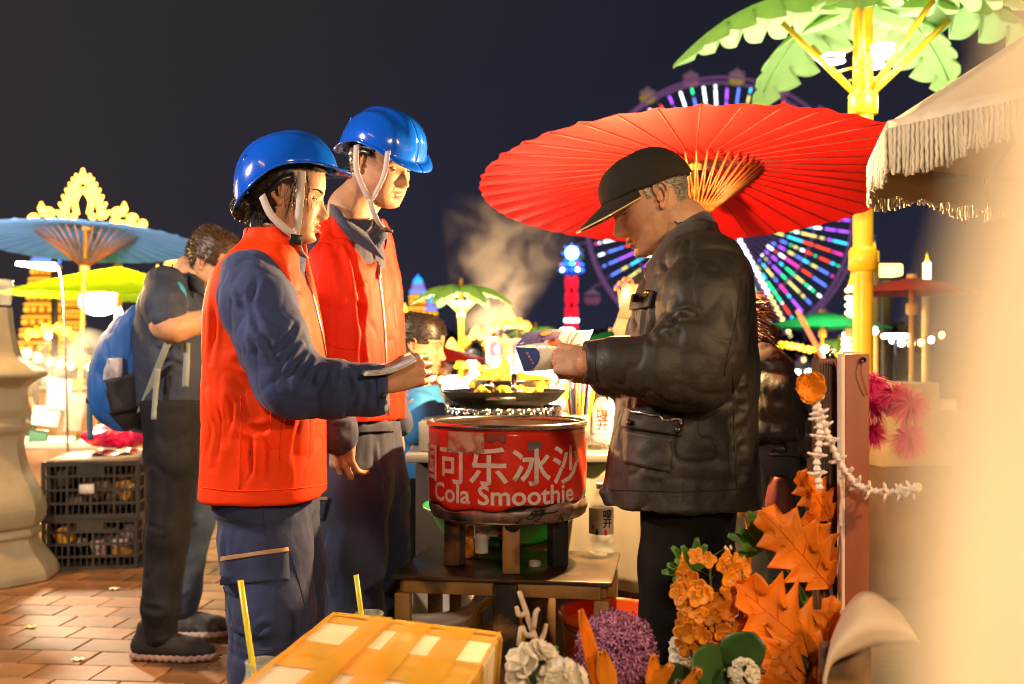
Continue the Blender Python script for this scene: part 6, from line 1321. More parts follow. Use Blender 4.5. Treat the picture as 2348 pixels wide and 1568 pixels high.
# ------------------------------------------------------------------ gold light ornaments
GOLD = em('gold_tube', (1, .46, .055), 6.5); GOLDY = em('gold_tube_yellow', (1, .52, .008), 3.2)
def spiral(c, r0, turns, sgn, n_=22, a0=0): return [(c[0]+sgn*r0*(1-.75*t)*math.cos(a0+t*turns*2*math.pi), c[1]+r0*(1-.75*t)*math.sin(a0+t*turns*2*math.pi)) for t in np.linspace(0, 1, n_)]
def ornament(name, px, py, d, wpx, label, mat_=None, tubes=1.0, sides=True, post=True):
    """pointed crown of leaf-shaped light tubes with scrolls at both sides"""
    c = W(px, py, d); s = wpx*d/2347/2; o = empty(name, (c[0], d, 0), label, 'light ornament', 'gold light ornaments'); mt = mat_ or GOLD; q = lambda x, z: np.array([c[0]+x*s, d, c[2]+z*s]); rr = .030*s*tubes
    arch = [(x, .80*(1-abs(x/.44)**1.5)) for x in np.linspace(-.42, .42, 15)]
    for i, (x, z) in enumerate(arch):
        dx = x*1.0; ang = math.atan2(.9, dx*2.2+1e-6) if abs(dx) > .02 else math.pi/2; ux, uz = math.cos(ang), math.sin(ang)
        if abs(dx) > .02: ux, uz = (.75*np.sign(dx), .66)
        MB().tube([q(x*.78, z*.80), q(x*.78+ux*.03, z*.80+uz*.08), q(x*.9+ux*.09, z*.86+uz*.16)], [rr*1.6, rr*2.1, rr*.5], 8).build('light_leaf', mt, o)
    MB().tube([q(*p_) for p_ in crv([(-.30, .02, 0), (-.22, .36, 0), (0, .66, 0), (.22, .36, 0), (.30, .02, 0)], 24)[:, :2]], rr*1.4, 8).build('light_arch', mt, o)
    MB().tube([q(*p_) for p_ in crv([(-.10, .10, 0), (-.13, .32, 0), (0, .50, 0), (.13, .32, 0), (.10, .10, 0)], 20)[:, :2]], rr*1.5, 8).build('light_arch', mt, o)
    for sg in (-1, 1):
        MB().ball(q(sg*.16, .06), (.07*s, .03*s, .05*s), 10).build('light_leaf', mt, o)
        if sides:
            for cx, cz, r_, tn in ((.56, .10, .10, 1.1), (.80, .02, .075, 1.1)):
                MB().tube([q(*p_) for p_ in spiral((sg*cx, cz), r_, tn, sg)], rr*1.1, 8).build('light_scroll', mt, o)
            MB().tube([q(sg*.64, .08), q(sg*.68, .20), q(sg*.68, .30)], [rr*1.6, rr*2.0, rr*.5], 8).build('light_leaf', mt, o)
            MB().tube([q(sg*.46, -.02), q(sg*.70, -.05), q(sg*.98, -.10)], rr*1.3, 8).build('light_bar', mt, o); MB().ball(q(sg*.98, -.06), rr*2.6, 8).build('light_ball', mt, o)
    if post:
        for sg in (-1, 1): MB().box((c[0]+sg*s*.5, d+.06, (c[2]-.05*s)/2), (.06, .06, c[2]-.05*s)).build('post', pm('post_dark', (.05, .04, .03), .7), o)
    return o
ornament('light_ornament', 190, 505, 12, 280, 'bright gold crown of lights above the blue parasol')
ornament('light_ornament', 395, 622, 14, 100, 'small gold crown of lights beside the backpacker\'s shoulder')
ornament('light_ornament', 1160, 752, 13, 120, 'tallest gold crown of lights in front of the steam', sides=False, tubes=2.0)
ornament('light_ornament', 1092, 778, 12.5, 78, 'middle gold crown of lights left of the tallest one', sides=False, tubes=2.2)
def light_line(pts, d, r_, label, mt=GOLDY, bumps=True):
    C = crv([(a, b_, 0) for a, b_ in pts], 40); rg = np.random.default_rng(int(pts[0][0])); o = empty('light_garland', (W(pts[0][0], 0, d)[0], d, 0), label, 'light garland', 'gold light garlands')
    for k in range(len(C)-1):
        p0, p1 = W(C[k][0], C[k][1], d), W(C[k+1][0], C[k+1][1], d); rr = r_*rg.uniform(.7, 1.25); MB().ball((p0+p1)/2+np.array([0, 0, rg.uniform(-.5, .5)*r_]), (np.linalg.norm(p1-p0)*.62, rr, rr), 8, rot=rmat(0, math.degrees(math.atan2(-(p1-p0)[2], (p1-p0)[0])), 0)).build('bulb', GOLD if rg.random() < .55 else mt, o)
    MB().tube([W(C[-1][0], C[-1][1], d+.05), W(C[-1][0], C[-1][1], d+.05)*np.array([1, 1, 0])], .02, 6).build('post', pm('post_dark', (.05, .04, .03), .7), o)
light_line([(1010, 818), (1045, 800), (1075, 778)], 12.5, .045, 'short gold garland rising from the boy\'s face'); light_line([(1105, 775), (1130, 748), (1150, 742)], 12.7, .05, 'gold garland joining the two middle crowns')
light_line([(1110, 785), (1145, 812), (1185, 838)], 12.2, .05, 'gold garland sloping down to the folded leaflet'); light_line([(1150, 745), (1190, 740), (1215, 752)], 13, .05, 'gold garland running right of the tallest crown')
light_line([(1145, 772), (1165, 785), (1180, 805)], 12.9, .04, 'short gold garland under the tallest crown'); light_line([(918, 700), (925, 718), (938, 728)], 13, .06, 'gold garland at the red vest shoulder')
# ornate gold and white shrine columns at the right
def shrine(px, py0, py1, d, wpx, label, mt):
    o = empty('lit_shrine', (W(px, 0, d)[0], d, 0), label, 'shrine', 'lit shrine columns'); z0, z1 = W(0, py1, d)[2], W(0, py0, d)[2]; n_ = 5; r_ = wpx/2*d/2347
    for k in range(n_):
        z = z0+(z1-z0)*k/n_; h_ = (z1-z0)/n_; MB().lathe([(r_*.5, z), (r_, z+h_*.35), (r_*.95, z+h_*.5), (r_*.45, z+h_*.9), (r_*.5, z+h_)], (W(px, 0, d)[0], d, 0), 16).build('lit_tier', mt, o)
    MB().lathe([(r_*1.1, 0), (r_*1.1, z0)], (W(px, 0, d)[0], d, 0), 16).build('plinth', pm('plinth', (.35, .25, .12), .7), o)
    MB().lathe([(r_*.5, z1), (r_*.2, z1+r_*1.0), (0, z1+r_*2.2)], (W(px, 0, d)[0], d, 0), 12).build('finial', GOLDY, o)
WARM = em('warm_white', (1, .80, .38), 6)
shrine(1952, 655, 742, 10, 30, 'ornate gold light column left of the yellow palm pole', WARM); shrine(1945, 770, 832, 10, 34, 'low ornate light column behind the wooden post', WARM)
shrine(2004, 575, 600, 9.5, 20, 'gold flame finial right of the yellow palm pole', GOLDY); shrine(2125, 600, 640, 9.0, 20, 'gold flame light beside the cream cloth', WARM)
o = MB().box(W(2032, 620, 9.6), (.24, .2, .11), bev=.02).build('light_box', em('box_gold', (1, .70, .15), 4)); tag(o, 'glowing gold light box right of the yellow palm pole', 'light box')
o = MB().box(W(2032, 640, 9.7)*np.array([1, 1, .5]), (.08, .08, W(2032, 640, 9.7)[2]-.02)).build('sign_post', pm('post_dark', (.05, .04, .03), .7)); tag(o, 'dark post under the glowing gold light box', 'post')
o = MB().box(W(1965, 785, 11), (.30, .1, .22), bev=.02).build('light_box', em('box_white', (1, .95, .8), 9)); tag(o, 'blazing white light box at the foot of the palm pole', 'light box')
# ------------------------------------------------------------------ strings of bulbs and small stall lights
def bulbs(pts, d0, d1, n_, mt, r_, label, sag=.25, seed=0):
    rg = np.random.default_rng(seed); a, b_ = W(pts[0][0], pts[0][1], d0), W(pts[1][0], pts[1][1], d1); o = empty('string_lights', a, label, 'string lights', 'strings of bulbs over the stalls'); C = []
    for t in np.linspace(0, 1, n_): C.append(a+(b_-a)*t+np.array([0, 0, -sag*4*t*(1-t)]))
    MB().tube(C, .006, 4).build('wire', BLACKP, o)
    for c in C: MB().ball(c+np.array([0, 0, -r_]), r_*rg.uniform(.8, 1.3), 8).build('bulb', mt[int(rg.integers(0, len(mt)))], o)
Wt, Cy, Am, Rd = em('bulb_white', (.95, .97, 1), 9), em('bulb_cyan', (.45, .85, 1), 5), em('bulb_amber', (1, .62, .18), 6), em('bulb_red', (1, .12, .04), 3)
bulbs([(990, 852), (1280, 842)], 8, 9, 15, [Wt, Cy, Am], .035, 'string of white bulbs across the stall behind the wok', .12, 1); bulbs([(1000, 885), (1290, 872)], 10, 7, 14, [Am, Wt, Rd], .035, 'string of amber bulbs low behind the wok', .08, 2)
bulbs([(1725, 830), (1990, 812)], 9, 10, 12, [Cy, Wt, Am], .030, 'string of bulbs behind the wooden post', .10, 3); bulbs([(1985, 735), (2160, 760)], 8, 7, 9, [Am, Wt], .025, 'string of amber bulbs behind the cream cloth', .1, 4); bulbs([(60, 800), (330, 790)], 9, 11, 13, [Am, Wt, Am], .04, 'string of amber bulbs under the lime parasol', .15, 5)
for (px, py, d, sz, m_, lb) in ((1128, 803, 11, (.12, .05, .28), Cy, 'small blue-white lit sign behind the wok'), (1085, 850, 9, (.05, .05, .20), Wt, 'upright white tube light behind the wok'), (1155, 868, 9.5, (.50, .04, .05), Cy, 'long white tube light behind the wok'), (1033, 880, 9, (.14, .05, .14), Wt, 'white lit box beyond the boy'), (1075, 868, 10, (.22, .04, .05), Wt, 'slanted white tube light beyond the boy'), (2052, 770, 6.5, (.16, .04, .03), Wt, 'white tube lamp beside the pink pompoms'), (1300, 768, 16, (.22, .1, .22), Wt, 'round white lamp at the foot of the drop tower'), (1865, 782, 9, (.035, .03, .62), Rd, 'leaning red neon bar behind the wooden post'), (1670, 730, 40, (.35, .2, 1.6), em('violet', (.25, .12, 1), 1.6), 'violet lit bar under the ferris wheel')):
    o = MB().box(W(px, py, d), sz, rmat(0, -28 if 'leaning' in lb or 'slanted' in lb else 0, 0), bev=min(sz)*.3).build('stall_light', m_); tag(o, lb, 'stall light')
    q = W(px, py, d); q[2] -= sz[2]/2+.002; s_ = MB().tube([q, (q[0], q[1], 0)], .012, 6).build('stand', BLACKP); s_.parent = o; s_.location = Vector(s_.location)-Vector(o.location)
# ------------------------------------------------------------------ left stall
o = empty('stall_table', (W(140, 0, 7.2)[0], 7.2, 0), 'food stall table heaped with bags under the blue parasol', 'table'); sx = W(140, 0, 7.2)[0]
MB().box((sx, 7.2, .52), (1.0, .6, .04), bev=.004).build('table_top', CLW, o); MB().sheet(np.array([[(sx+u, 6.88+.015*math.sin(u*25), z) for z in np.linspace(.05, .5, 5)] for u in np.linspace(-.5, .5, 40)]), thick=.004).build('cloth', pm('brown_cloth', (.20, .10, .05), .8, var=.3), o)
GOODS = [('paper_bag', 'crumpled white paper bag on the stall under the blue parasol', (135, 905), (.16, .12, .22), (.75, .70, .62)), ('carton', 'white carton on the stall under the blue parasol', (105, 955), (.18, .15, .13), (.72, .66, .55)), ('cloth_bundle', 'grey cloth bundle beside the bamboo pole', (170, 945), (.12, .1, .26), (.35, .30, .24)), ('green_carton', 'green carton at the end of the stall beside the stone baluster', (85, 1010), (.12, .1, .14), (.05, .15, .10))]
for nm, lb, (px, py), sz, c in GOODS:
    mb = MB().box(W(px, py, 7.1), sz, rmat(0, 6, 20), bev=.01); V = np.concatenate(mb.V); mb.V = [V+(noise(V*18, 4)*.012)[:, None]]; q = mb.build(nm, pm(nm, c, .6, var=.15)); tag(q, lb, nm.split('_')[-1])
def led(p0, p1, base, label, s_=25, w_=220):
    o = empty('led_lamp', base, label, 'lamp'); MB().tube([p0, p1], [.012, .026], 10).build('tube', em('led_tube', (1, .97, .86), s_), o)
    MB().tube(crv([p1, np.array(p1)+np.array([.03, 0, -.02]), np.array(p1)+np.array([.06, 0, -.35]), base], 14), .007, 8).build('stand', pm('stand_grey', (.16, .15, .13), .5), o)
    l = bpy.data.lights.new('tube_light', 'POINT'); l.energy = w_; l.color = (1, .76, .48); l.shadow_soft_size = .08; lo = bpy.data.objects.new('tube_light', l); COL.objects.link(lo); lo.parent = o; m_ = (np.array(p0)+np.array(p1))/2+np.array([0, -.06, -.05]); lo.location = (m_-np.array(base)).tolist()
led(W(38, 604, 6.3), W(126, 612, 6.3), (W(160, 0, 6.4)[0], 6.4, .0), 'white tube lamp on a thin curved stand below the blue parasol', 25, 380)
o = empty('flood_lamp', (W(225, 0, 9.2)[0], 9.2, 0), 'glaring white flood lamp under the lime parasol', 'lamp'); c = W(228, 690, 9.2)
MB().ball(c, (.19, .08, .13), 16).build('lens', em('flood', (1, .97, .85), 60), o); MB().tube([W(270, 700, 9.3), W(285, 735, 9.3), W(285, 735, 9.3)*np.array([1, 1, 0])], .02, 8).build('stand', pm('stand_white', (.7, .68, .6), .4), o)
l = bpy.data.lights.new('flood_light', 'POINT'); l.energy = 650; l.color = (1, .64, .26); l.shadow_soft_size = .12; lo = bpy.data.objects.new('flood_light', l); COL.objects.link(lo); lo.parent = o; lo.location = (c-np.array(o.location)+np.array([0, -.25, 0])).tolist()
# gold light strip along the stall opposite, out of view behind the camera
o = empty('light_strip', (-2.6, .6, 0), 'gold light strip along a stall roof beside the camera', 'light strip'); MB().tube([(-2.6, -.2, 2.75), (-2.3, 1.5, 2.75)], .035, 8).build('tube', em('strip_gold', (1, .55, .08), 22), o)
for y in (-.2, 1.5): MB().tube([(-2.62, y, 0), (-2.62+(.3 if y > 1 else 0), y, 2.75)], .03, 8).build('post', WOOD, o)
# ------------------------------------------------------------------ stone baluster, cup, crates, pink bag
STONE = pm('stone', (.26, .22, .15), .75, var=.2, vs=5, bump=.5, bs=40, col2=(.22, .18, .12), c2s=3)
bl = np.array([W(-22, 0, 5.25)[0], 5.25, 0]); k_ = 5.25/2347; zz = lambda py: W(0, py, 5.25)[2]
prof = [(1322, 172), (1300, 168), (1250, 128), (1232, 120), (1222, 128), (1208, 122), (1198, 132), (1165, 138), (1120, 118), (1070, 92), (1030, 82), (1000, 84), (985, 96), (972, 98), (960, 88), (940, 96), (925, 94), (890, 92), (872, 118), (862, 138), (852, 136), (835, 108), (812, 74), (760, 62), (705, 52), (700, 0)]
o = empty('baluster', bl, 'carved stone baluster at the edge beside the black crates', 'baluster')
P_ = crv([(p[1]*k_*.86, max(0.0, zz(p[0])), 0) for p in prof[:-1]], 90)[:, :2]; P_ = np.vstack([P_, [0, P_[-1][1]]])
mb = MB().lathe(P_, bl, 8, a0=.55, a1=.55+2*math.pi); V = mb.V[0]; mb.V = [V+(noise(V*7, 3)*.004)[:, None]]; mb.build('shaft', STONE, o, smooth=False)
q = np.array([W(8, 0, 5.2)[0], 5.2, zz(700)+.001]); o = MB().lathe([(0, 0), (.035, 0), (.046, .10), (.048, .10), (.04, .125), (.02, .13), (.0, .13)], q, 24).build('plastic_cup', MATS['pet_clear']); tag(o, 'clear lidded plastic cup on top of the stone baluster', 'cup')
CRT = pm('crate_black', (.030, .027, .022), .5, var=.2, bump=.2, bs=60)
def crate(o, c, L_, D_, H_, rz):
    M = rmat(0, 0, rz); p = lambda x, y, z: np.array(c)+M@np.array([x, y, z]); tz = .012
    for nm, ax, sg, ln in (('front_panel', 0, -1, L_), ('rear_panel', 0, 1, L_), ('side_panel', 1, -1, D_), ('side_panel', 1, 1, D_)):
        mb = MB(); off = (D_ if ax == 0 else L_)/2*sg; nb = int(ln/.030)
        def bar(u0, u1, z0, z1, t=.006):
            uc, zc = (u0+u1)/2, (z0+z1)/2
            mb.box(p(uc, off, zc) if ax == 0 else p(off, uc, zc), (u1-u0, t, z1-z0) if ax == 0 else (t, u1-u0, z1-z0), M)
        for k in range(nb+1): u = -ln/2+ln*k/nb; wd = .020 if k in (0, nb) else (.012 if k % 4 == 0 else .005); bar(u-wd/2, u+wd/2, 0, H_, .012 if k % 4 == 0 else .006)
        for k, z in enumerate((.008, H_*.26, H_*.5, H_*.74, H_-.012)): bar(-ln/2, ln/2, z-.006-(.006 if k in (0, 4) else 0), z+.006+(.006 if k in (0, 4) else 0), .014)
        bar(-.07, .07, H_*.76, H_*.93, .010); mb.build(nm, CRT, o, smooth=False)
    MB().box(p(0, 0, .006), (L_-.02, D_-.02, .008), M).build('base', CRT, o); MB().box(p(0, D_/2-.016, H_/2), (L_-.03, .006, H_-.02), M).build('dark_liner', CRT, o); MB().box(p(L_/2-.016, 0, H_/2), (.006, D_-.03, H_-.02), M).build('dark_liner', CRT, o); MB().box(p(-L_/2+.016, 0, H_/2), (.006, D_-.03, H_-.02), M).build('dark_liner', CRT, o)  # inner plates added so the crate inside reads dark
    return p
cc = np.array([W(215, 0, 5.55)[0], 5.62, 0]); rg = np.random.default_rng(6)
o1 = empty('crate', cc, 'lower black plastic crate, full of packets, beside the stone baluster', 'crate', 'stacked black crates'); p1 = crate(o1, cc, .47, .36, .275, 8)
cu = cc+np.array([.005, .0, .277]); o2 = empty('crate', cu, 'upper black plastic crate, cardboard on top, beside the stone baluster', 'crate', 'stacked black crates'); p2 = crate(o2, cu, .48, .37, .30, 8)
MB().box(p2(-.02, -.192, .155), (.075, .003, .05), rmat(0, 0, 8)).build('paper_label', PAPER, o2)
for k in range(12):
    px_ = p1(rg.uniform(-.19, .19), rg.uniform(-.13, .12), rg.uniform(.05, .20)); q = MB().box(px_, rg.uniform(.05, .11, 3), rmat(*rg.uniform(-30, 30, 3)), bev=.008).build('packet', pm('packet_%d' % (k % 4), [(.55, .40, .50), (.60, .28, .04), (.45, .05, .04), (.65, .55, .50)][k % 4], .4)); tag(q, ['pink', 'orange', 'dark red', 'pale'][k % 4] + ' snack packet inside the lower black crate', 'packet', 'snack packets in the lower crate')
for k in range(10):
    px_ = p2(rg.uniform(-.19, .19), rg.uniform(-.13, .12), rg.uniform(.05, .22)); q = MB().box(px_, rg.uniform(.05, .12, 3), rmat(*rg.uniform(-30, 30, 3)), bev=.008).build('packet', pm('packet_d%d' % (k % 3), [(.20, .12, .05), (.40, .20, .04), (.10, .08, .06)][k % 3], .5)); tag(q, ['brown', 'tan', 'near-black'][k % 3] + ' packet inside the upper black crate', 'packet', 'brown packets in the upper crate')
CARD = pm('cardboard', (.46, .30, .15), .75, var=.15, vs=8, bump=.3, bs=80)
for k, (m_, lb) in enumerate(((CARD, 'flat brown cardboard sheet on the upper black crate'), (pm('card_cream', (.66, .55, .38), .6), 'cream card sheet on top of the upper black crate'))):
    q = MB().box(p2(.01*k, .0+.02*k, .304+.010*k), (.46-.05*k, .36, .007), rmat(1.5*k, -2.0*k, 8+6*k)).build('card_sheet', m_); tag(q, lb, 'cardboard')
q = MB().sheet(np.array([[p2(-.05+u*.24, -.10+v*.22, .330+.010*math.sin(u*9+v*7)) for v in np.linspace(0, 1, 14)] for u in np.linspace(0, 1, 14)]), thick=.002).build('wrapper', pm('red_wrapper', (.55, .05, .04), .2, var=.4, vs=14, col2=(.7, .5, .4), c2s=9, coat=.4)); tag(q, 'shiny red printed wrapper lying on the cardboard of the crate', 'wrapper')
f = Field(p2(-.2, -.25, .25), p2(.45, .45, .60), .008) if False else None
pc = W(265, 1000, 5.75); f = Field(pc-np.array([.25, .2, .1]), pc+np.array([.25, .2, .15]), .008); f.ell(pc, (.19, .11, .062), k=.01); f.ell(pc+np.array([.06, 0, .02]), (.11, .10, .055), k=.04); Pq, Qq = f.mesh(2); Pq = folds(Pq, Qq, [], [((22, 22, 22), .012, 7), ((60, 60, 60), .004, 8)])
q = mk('bag', Pq, Qq, pm('pink_bag', (.80, .012, .10), .25, var=.15, coat=.4)); tag(q, 'glossy hot pink bag lying above the crates behind the backpack', 'bag')
# ------------------------------------------------------------------ steam from the cooking stalls
def smoke(name, loc, size, rz, dens, scale, label, seed=0.0, pw=2.0, colr=(.85, .8, .75)):
    m = bpy.data.materials.new(name); m.use_nodes = True; n = m.node_tree.nodes; L = m.node_tree.links; n.clear(); out = n.new('ShaderNodeOutputMaterial'); pv = n.new('ShaderNodeVolumePrincipled'); L.new(pv.outputs[0], out.inputs['Volume']); pv.inputs['Color'].default_value = (*colr, 1); pv.inputs['Anisotropy'].default_value = .2
    t = n.new('ShaderNodeTexCoord'); mp = n.new('ShaderNodeMapping'); mp.inputs['Location'].default_value = (seed, seed*2, 0); L.new(t.outputs['Object'], mp.inputs[0]); nz = n.new('ShaderNodeTexNoise'); nz.inputs['Scale'].default_value = scale; nz.inputs['Detail'].default_value = 5; nz.inputs['Roughness'].default_value = .6; nz.inputs['Distortion'].default_value = .6; L.new(mp.outputs[0], nz.inputs['Vector'])
    r_ = n.new('ShaderNodeMapRange'); r_.inputs[1].default_value = .43; r_.inputs[2].default_value = .72; L.new(nz.outputs[0], r_.inputs[0])
    gt = n.new('ShaderNodeVectorMath'); gt.operation = 'LENGTH'; mp2 = n.new('ShaderNodeMapping'); mp2.vector_type = 'TEXTURE'; mp2.inputs['Scale'].default_value = (size[0]/2, size[1]/2, size[2]/2); L.new(t.outputs['Object'], mp2.inputs[0])
    # a plume that leans and widens upwards
    sp = n.new('ShaderNodeSeparateXYZ'); L.new(mp2.outputs[0], sp.inputs[0])
    zf = n.new('ShaderNodeMapRange'); zf.inputs[1].default_value = -1; zf.inputs[2].default_value = 1; zf.inputs[3].default_value = .30; zf.inputs[4].default_value = 1.0; L.new(sp.outputs[2], zf.inputs[0])
    dvx = n.new('ShaderNodeMath'); dvx.operation = 'DIVIDE'; L.new(sp.outputs[0], dvx.inputs[0]); L.new(zf.outputs[0], dvx.inputs[1]); dvy = n.new('ShaderNodeMath'); dvy.operation = 'DIVIDE'; L.new(sp.outputs[1], dvy.inputs[0]); L.new(zf.outputs[0], dvy.inputs[1])
    cb = n.new('ShaderNodeCombineXYZ'); L.new(dvx.outputs[0], cb.inputs[0]); L.new(dvy.outputs[0], cb.inputs[1]); z3 = n.new('ShaderNodeMath'); z3.operation = 'POWER'; za = n.new('ShaderNodeMath'); za.operation = 'ABSOLUTE'; L.new(sp.outputs[2], za.inputs[0]); L.new(za.outputs[0], z3.inputs[0]); z3.inputs[1].default_value = 3; L.new(z3.outputs[0], cb.inputs[2]); L.new(cb.outputs[0], gt.inputs[0])
    fo = n.new('ShaderNodeMapRange'); fo.inputs[1].default_value = 1.0; fo.inputs[2].default_value = .35; fo.inputs[3].default_value = 0; fo.inputs[4].default_value = 1; L.new(gt.outputs['Value'], fo.inputs[0])
    mu = n.new('ShaderNodeMath'); mu.operation = 'MULTIPLY'; L.new(r_.outputs[0], mu.inputs[0]); L.new(fo.outputs[0], mu.inputs[1]); mu2 = n.new('ShaderNodeMath'); mu2.operation = 'MULTIPLY'; L.new(mu.outputs[0], mu2.inputs[0]); mu2.inputs[1].default_value = dens; L.new(mu2.outputs[0], pv.inputs['Density'])
    h = np.array(size)/2; V = np.array([[x, y, z] for x in (-1, 1) for y in (-1, 1) for z in (-1, 1)])*h; F = [[0, 1, 3, 2], [4, 6, 7, 5], [0, 4, 5, 1], [2, 3, 7, 6], [0, 2, 6, 4], [1, 5, 7, 3]]
    o = mk(name, V, F, m, local=True, smooth=False); o.location = [float(v) for v in loc]; o.rotation_euler = (0, rz, 0); tag(o, label, 'steam', kind='stuff'); return o
smoke('steam', W(1140, 628, 14), (2.3, 1.3, 2.1), .25, 2.3, 2.0, 'steam drifting up behind the gold crowns of light', 1.3)
smoke('steam', W(150, 880, 6.9), (.8, .6, .8), 0, 5.0, 5.0, 'bright steam over the stall under the blue parasol', 4.1)
l = bpy.data.lights.new('steam_light', 'POINT'); l.energy = 480; l.color = (1, .62, .30); l.shadow_soft_size = .2; lo = bpy.data.objects.new('steam_light', l); COL.objects.link(lo); lo.parent = bpy.data.objects['light_ornament.002']; lo.location = (W(1150, 770, 13.6)-np.array(lo.parent.location)).tolist()  # bare point light added to light the steam from below
# ------------------------------------------------------------------ far ground: trees and low roofs in the dark
rgt = np.random.default_rng(11); TD = pm('tree_dark', (.03, .04, .025), .8, var=.4)
for k, (px, py, d) in enumerate(((1360, 762, 45), (1400, 755, 48), (1270, 775, 44), (1080, 770, 50), (1020, 760, 52), (860, 770, 55), (1800, 765, 50), (1730, 772, 46), (1990, 752, 50), (2080, 745, 48))):
    c = W(px, py, d); o = empty('tree', (c[0], d, 0), 'dark tree far off, number %d' % k, 'tree', 'dark trees beyond the fair'); o['label'] = 'dark leafy tree far off, ' + ['left of the raised phone', 'just left of the raised phone, nearer the man', 'beside the foot of the drop tower', 'behind the middle palm lamp', 'behind the boy', 'behind the man in the red vest', 'under the right side of the wheel', 'behind the person in the quilted jacket', 'behind the yellow palm pole', 'behind the faded red parasol'][k]
    MB().tube([(c[0], d, 0), (c[0], d, c[2]*.6)], [.15, .08], 6).build('trunk', pm('bark', (.05, .035, .025), .9), o); mb = MB()
    for q in range(240):
        v = rgt.normal(size=3); v /= np.linalg.norm(v); p = np.array([c[0], d, c[2]*.72])+v*np.array([1.1, 1.1, c[2]*.30])*rgt.uniform(.5, 1.05); u = rgt.normal(size=3)*.16; w_ = rgt.normal(size=3)*.16; mb.add([p, p+u, p+u+w_, p+w_], [[0, 1, 2, 3]])
    mb.build('crown', TD, o, smooth=False)
# ------------------------------------------------------------------ people further off
def bystander(px, d, hgt, yaw, shirt, trou, label, hair=(.015, .012, .01)):
    c = np.array([W(px, 0, d)[0], d, 0]); s = hgt/1.7; M = rmat(0, 0, yaw); p = lambda x, y, z: c+(M@np.array([x, y, 0]))*s+np.array([0, 0, z*s]); o = empty('person', c, label, 'person', 'people among the far stalls')
    def bd(f):
        f.ell(p(.01, 0, 1.58), np.array([.095, .08, .12])*s, k=.02); f.cap(p(0, 0, 1.38), p(0, 0, 1.5), .055*s, .05*s, .03); f.ell(p(.095, 0, 1.56), (.02*s,)*3, k=.02)
        f.cap(p(0, 0, 1.0), p(0, 0, 1.3), .11*s, .13*s, .03)
        for sg in (-1, 1): f.chain([(p(0, sg*.17, 1.33), .045*s), (p(.02, sg*.21, 1.08), .04*s), (p(.09, sg*.20, .85), .03*s), (p(.11, sg*.19, .76), .035*s)]); f.chain([(p(0, sg*.08, .9), .07*s), (p(.01, sg*.09, .05), .04*s), (p(.12, sg*.09, .04), .035*s)])
    P, Q, t = core(c-np.array([.4, .4, .0])*s, c+np.array([.4, .4, 1.8])*s, bd, .016*s); mk('body', P, Q, SKIN, o, tint=t)
    f = Field(c+np.array([-.4, -.4, .8])*s, c+np.array([.4, .4, 1.5])*s, .016*s); f.col([(.86*s, c[0], c[1], .15*s, .18*s), (1.15*s, c[0], c[1], .14*s, .19*s), (1.33*s, c[0], c[1], .12*s, .19*s), (1.42*s, c[0], c[1], .07*s, .09*s)], rot=R(yaw), k=.02)
    for sg in (-1, 1): f.chain([(p(0, sg*.17, 1.33), .07*s), (p(.02, sg*.215, 1.08), .062*s)], k=.03)
    P, Q = f.mesh(2); mk('shirt', P, Q, pm('shirt_%d' % px, shirt, .8, var=.15), o)
    f = Field(c+np.array([-.3, -.3, .04])*s, c+np.array([.3, .3, .95])*s, .016*s)
    for sg in (-1, 1): f.chain([(p(0, sg*.08, .88), .11*s), (p(.01, sg*.09, .45), .085*s), (p(0, sg*.09, .1), .07*s)], k=.03)
    P, Q = f.mesh(2); mk('trousers', P, Q, pm('trou_%d' % px, trou, .8, var=.15), o)
    mb = MB()
    for k in range(14): 
        rr = RNG.normal(size=3)*.02; mb.ball(p(-.02+rr[0], rr[1], 1.62+abs(rr[2])), np.array([.085, .082, .085])*s*(.9+.15*RNG.random()), 10)
    mb.build('hair', pm('hair_far', hair, .5), o)
for a in ((1025, 9.5, 1.12, 200, (.02, .02, .025), (.02, .02, .02), 'seated-height child in black beyond the boy'), (1085, 10.5, 1.15, 160, (.45, .06, .03), (.03, .03, .04), 'child in red beside the middle palm lamp'), (1268, 9, 1.12, 90, (.30, .26, .2), (.05, .05, .06), 'child in beige behind the straws'), (1905, 8.2, 1.10, 150, (.55, .5, .45), (.05, .05, .06), 'child in white beyond the orange flower'), (65, 10.5, 1.15, 20, (.10, .09, .08), (.04, .04, .04), 'child in grey beyond the stone baluster'), (255, 8.0, 1.12, 20, (.45, .30, .15), (.04, .04, .04), 'child in tan behind the backpack'), (300, 12, 1.18, 150, (.04, .05, .08), (.04, .04, .04), 'child in navy beyond the flood lamp')): bystander(*a)
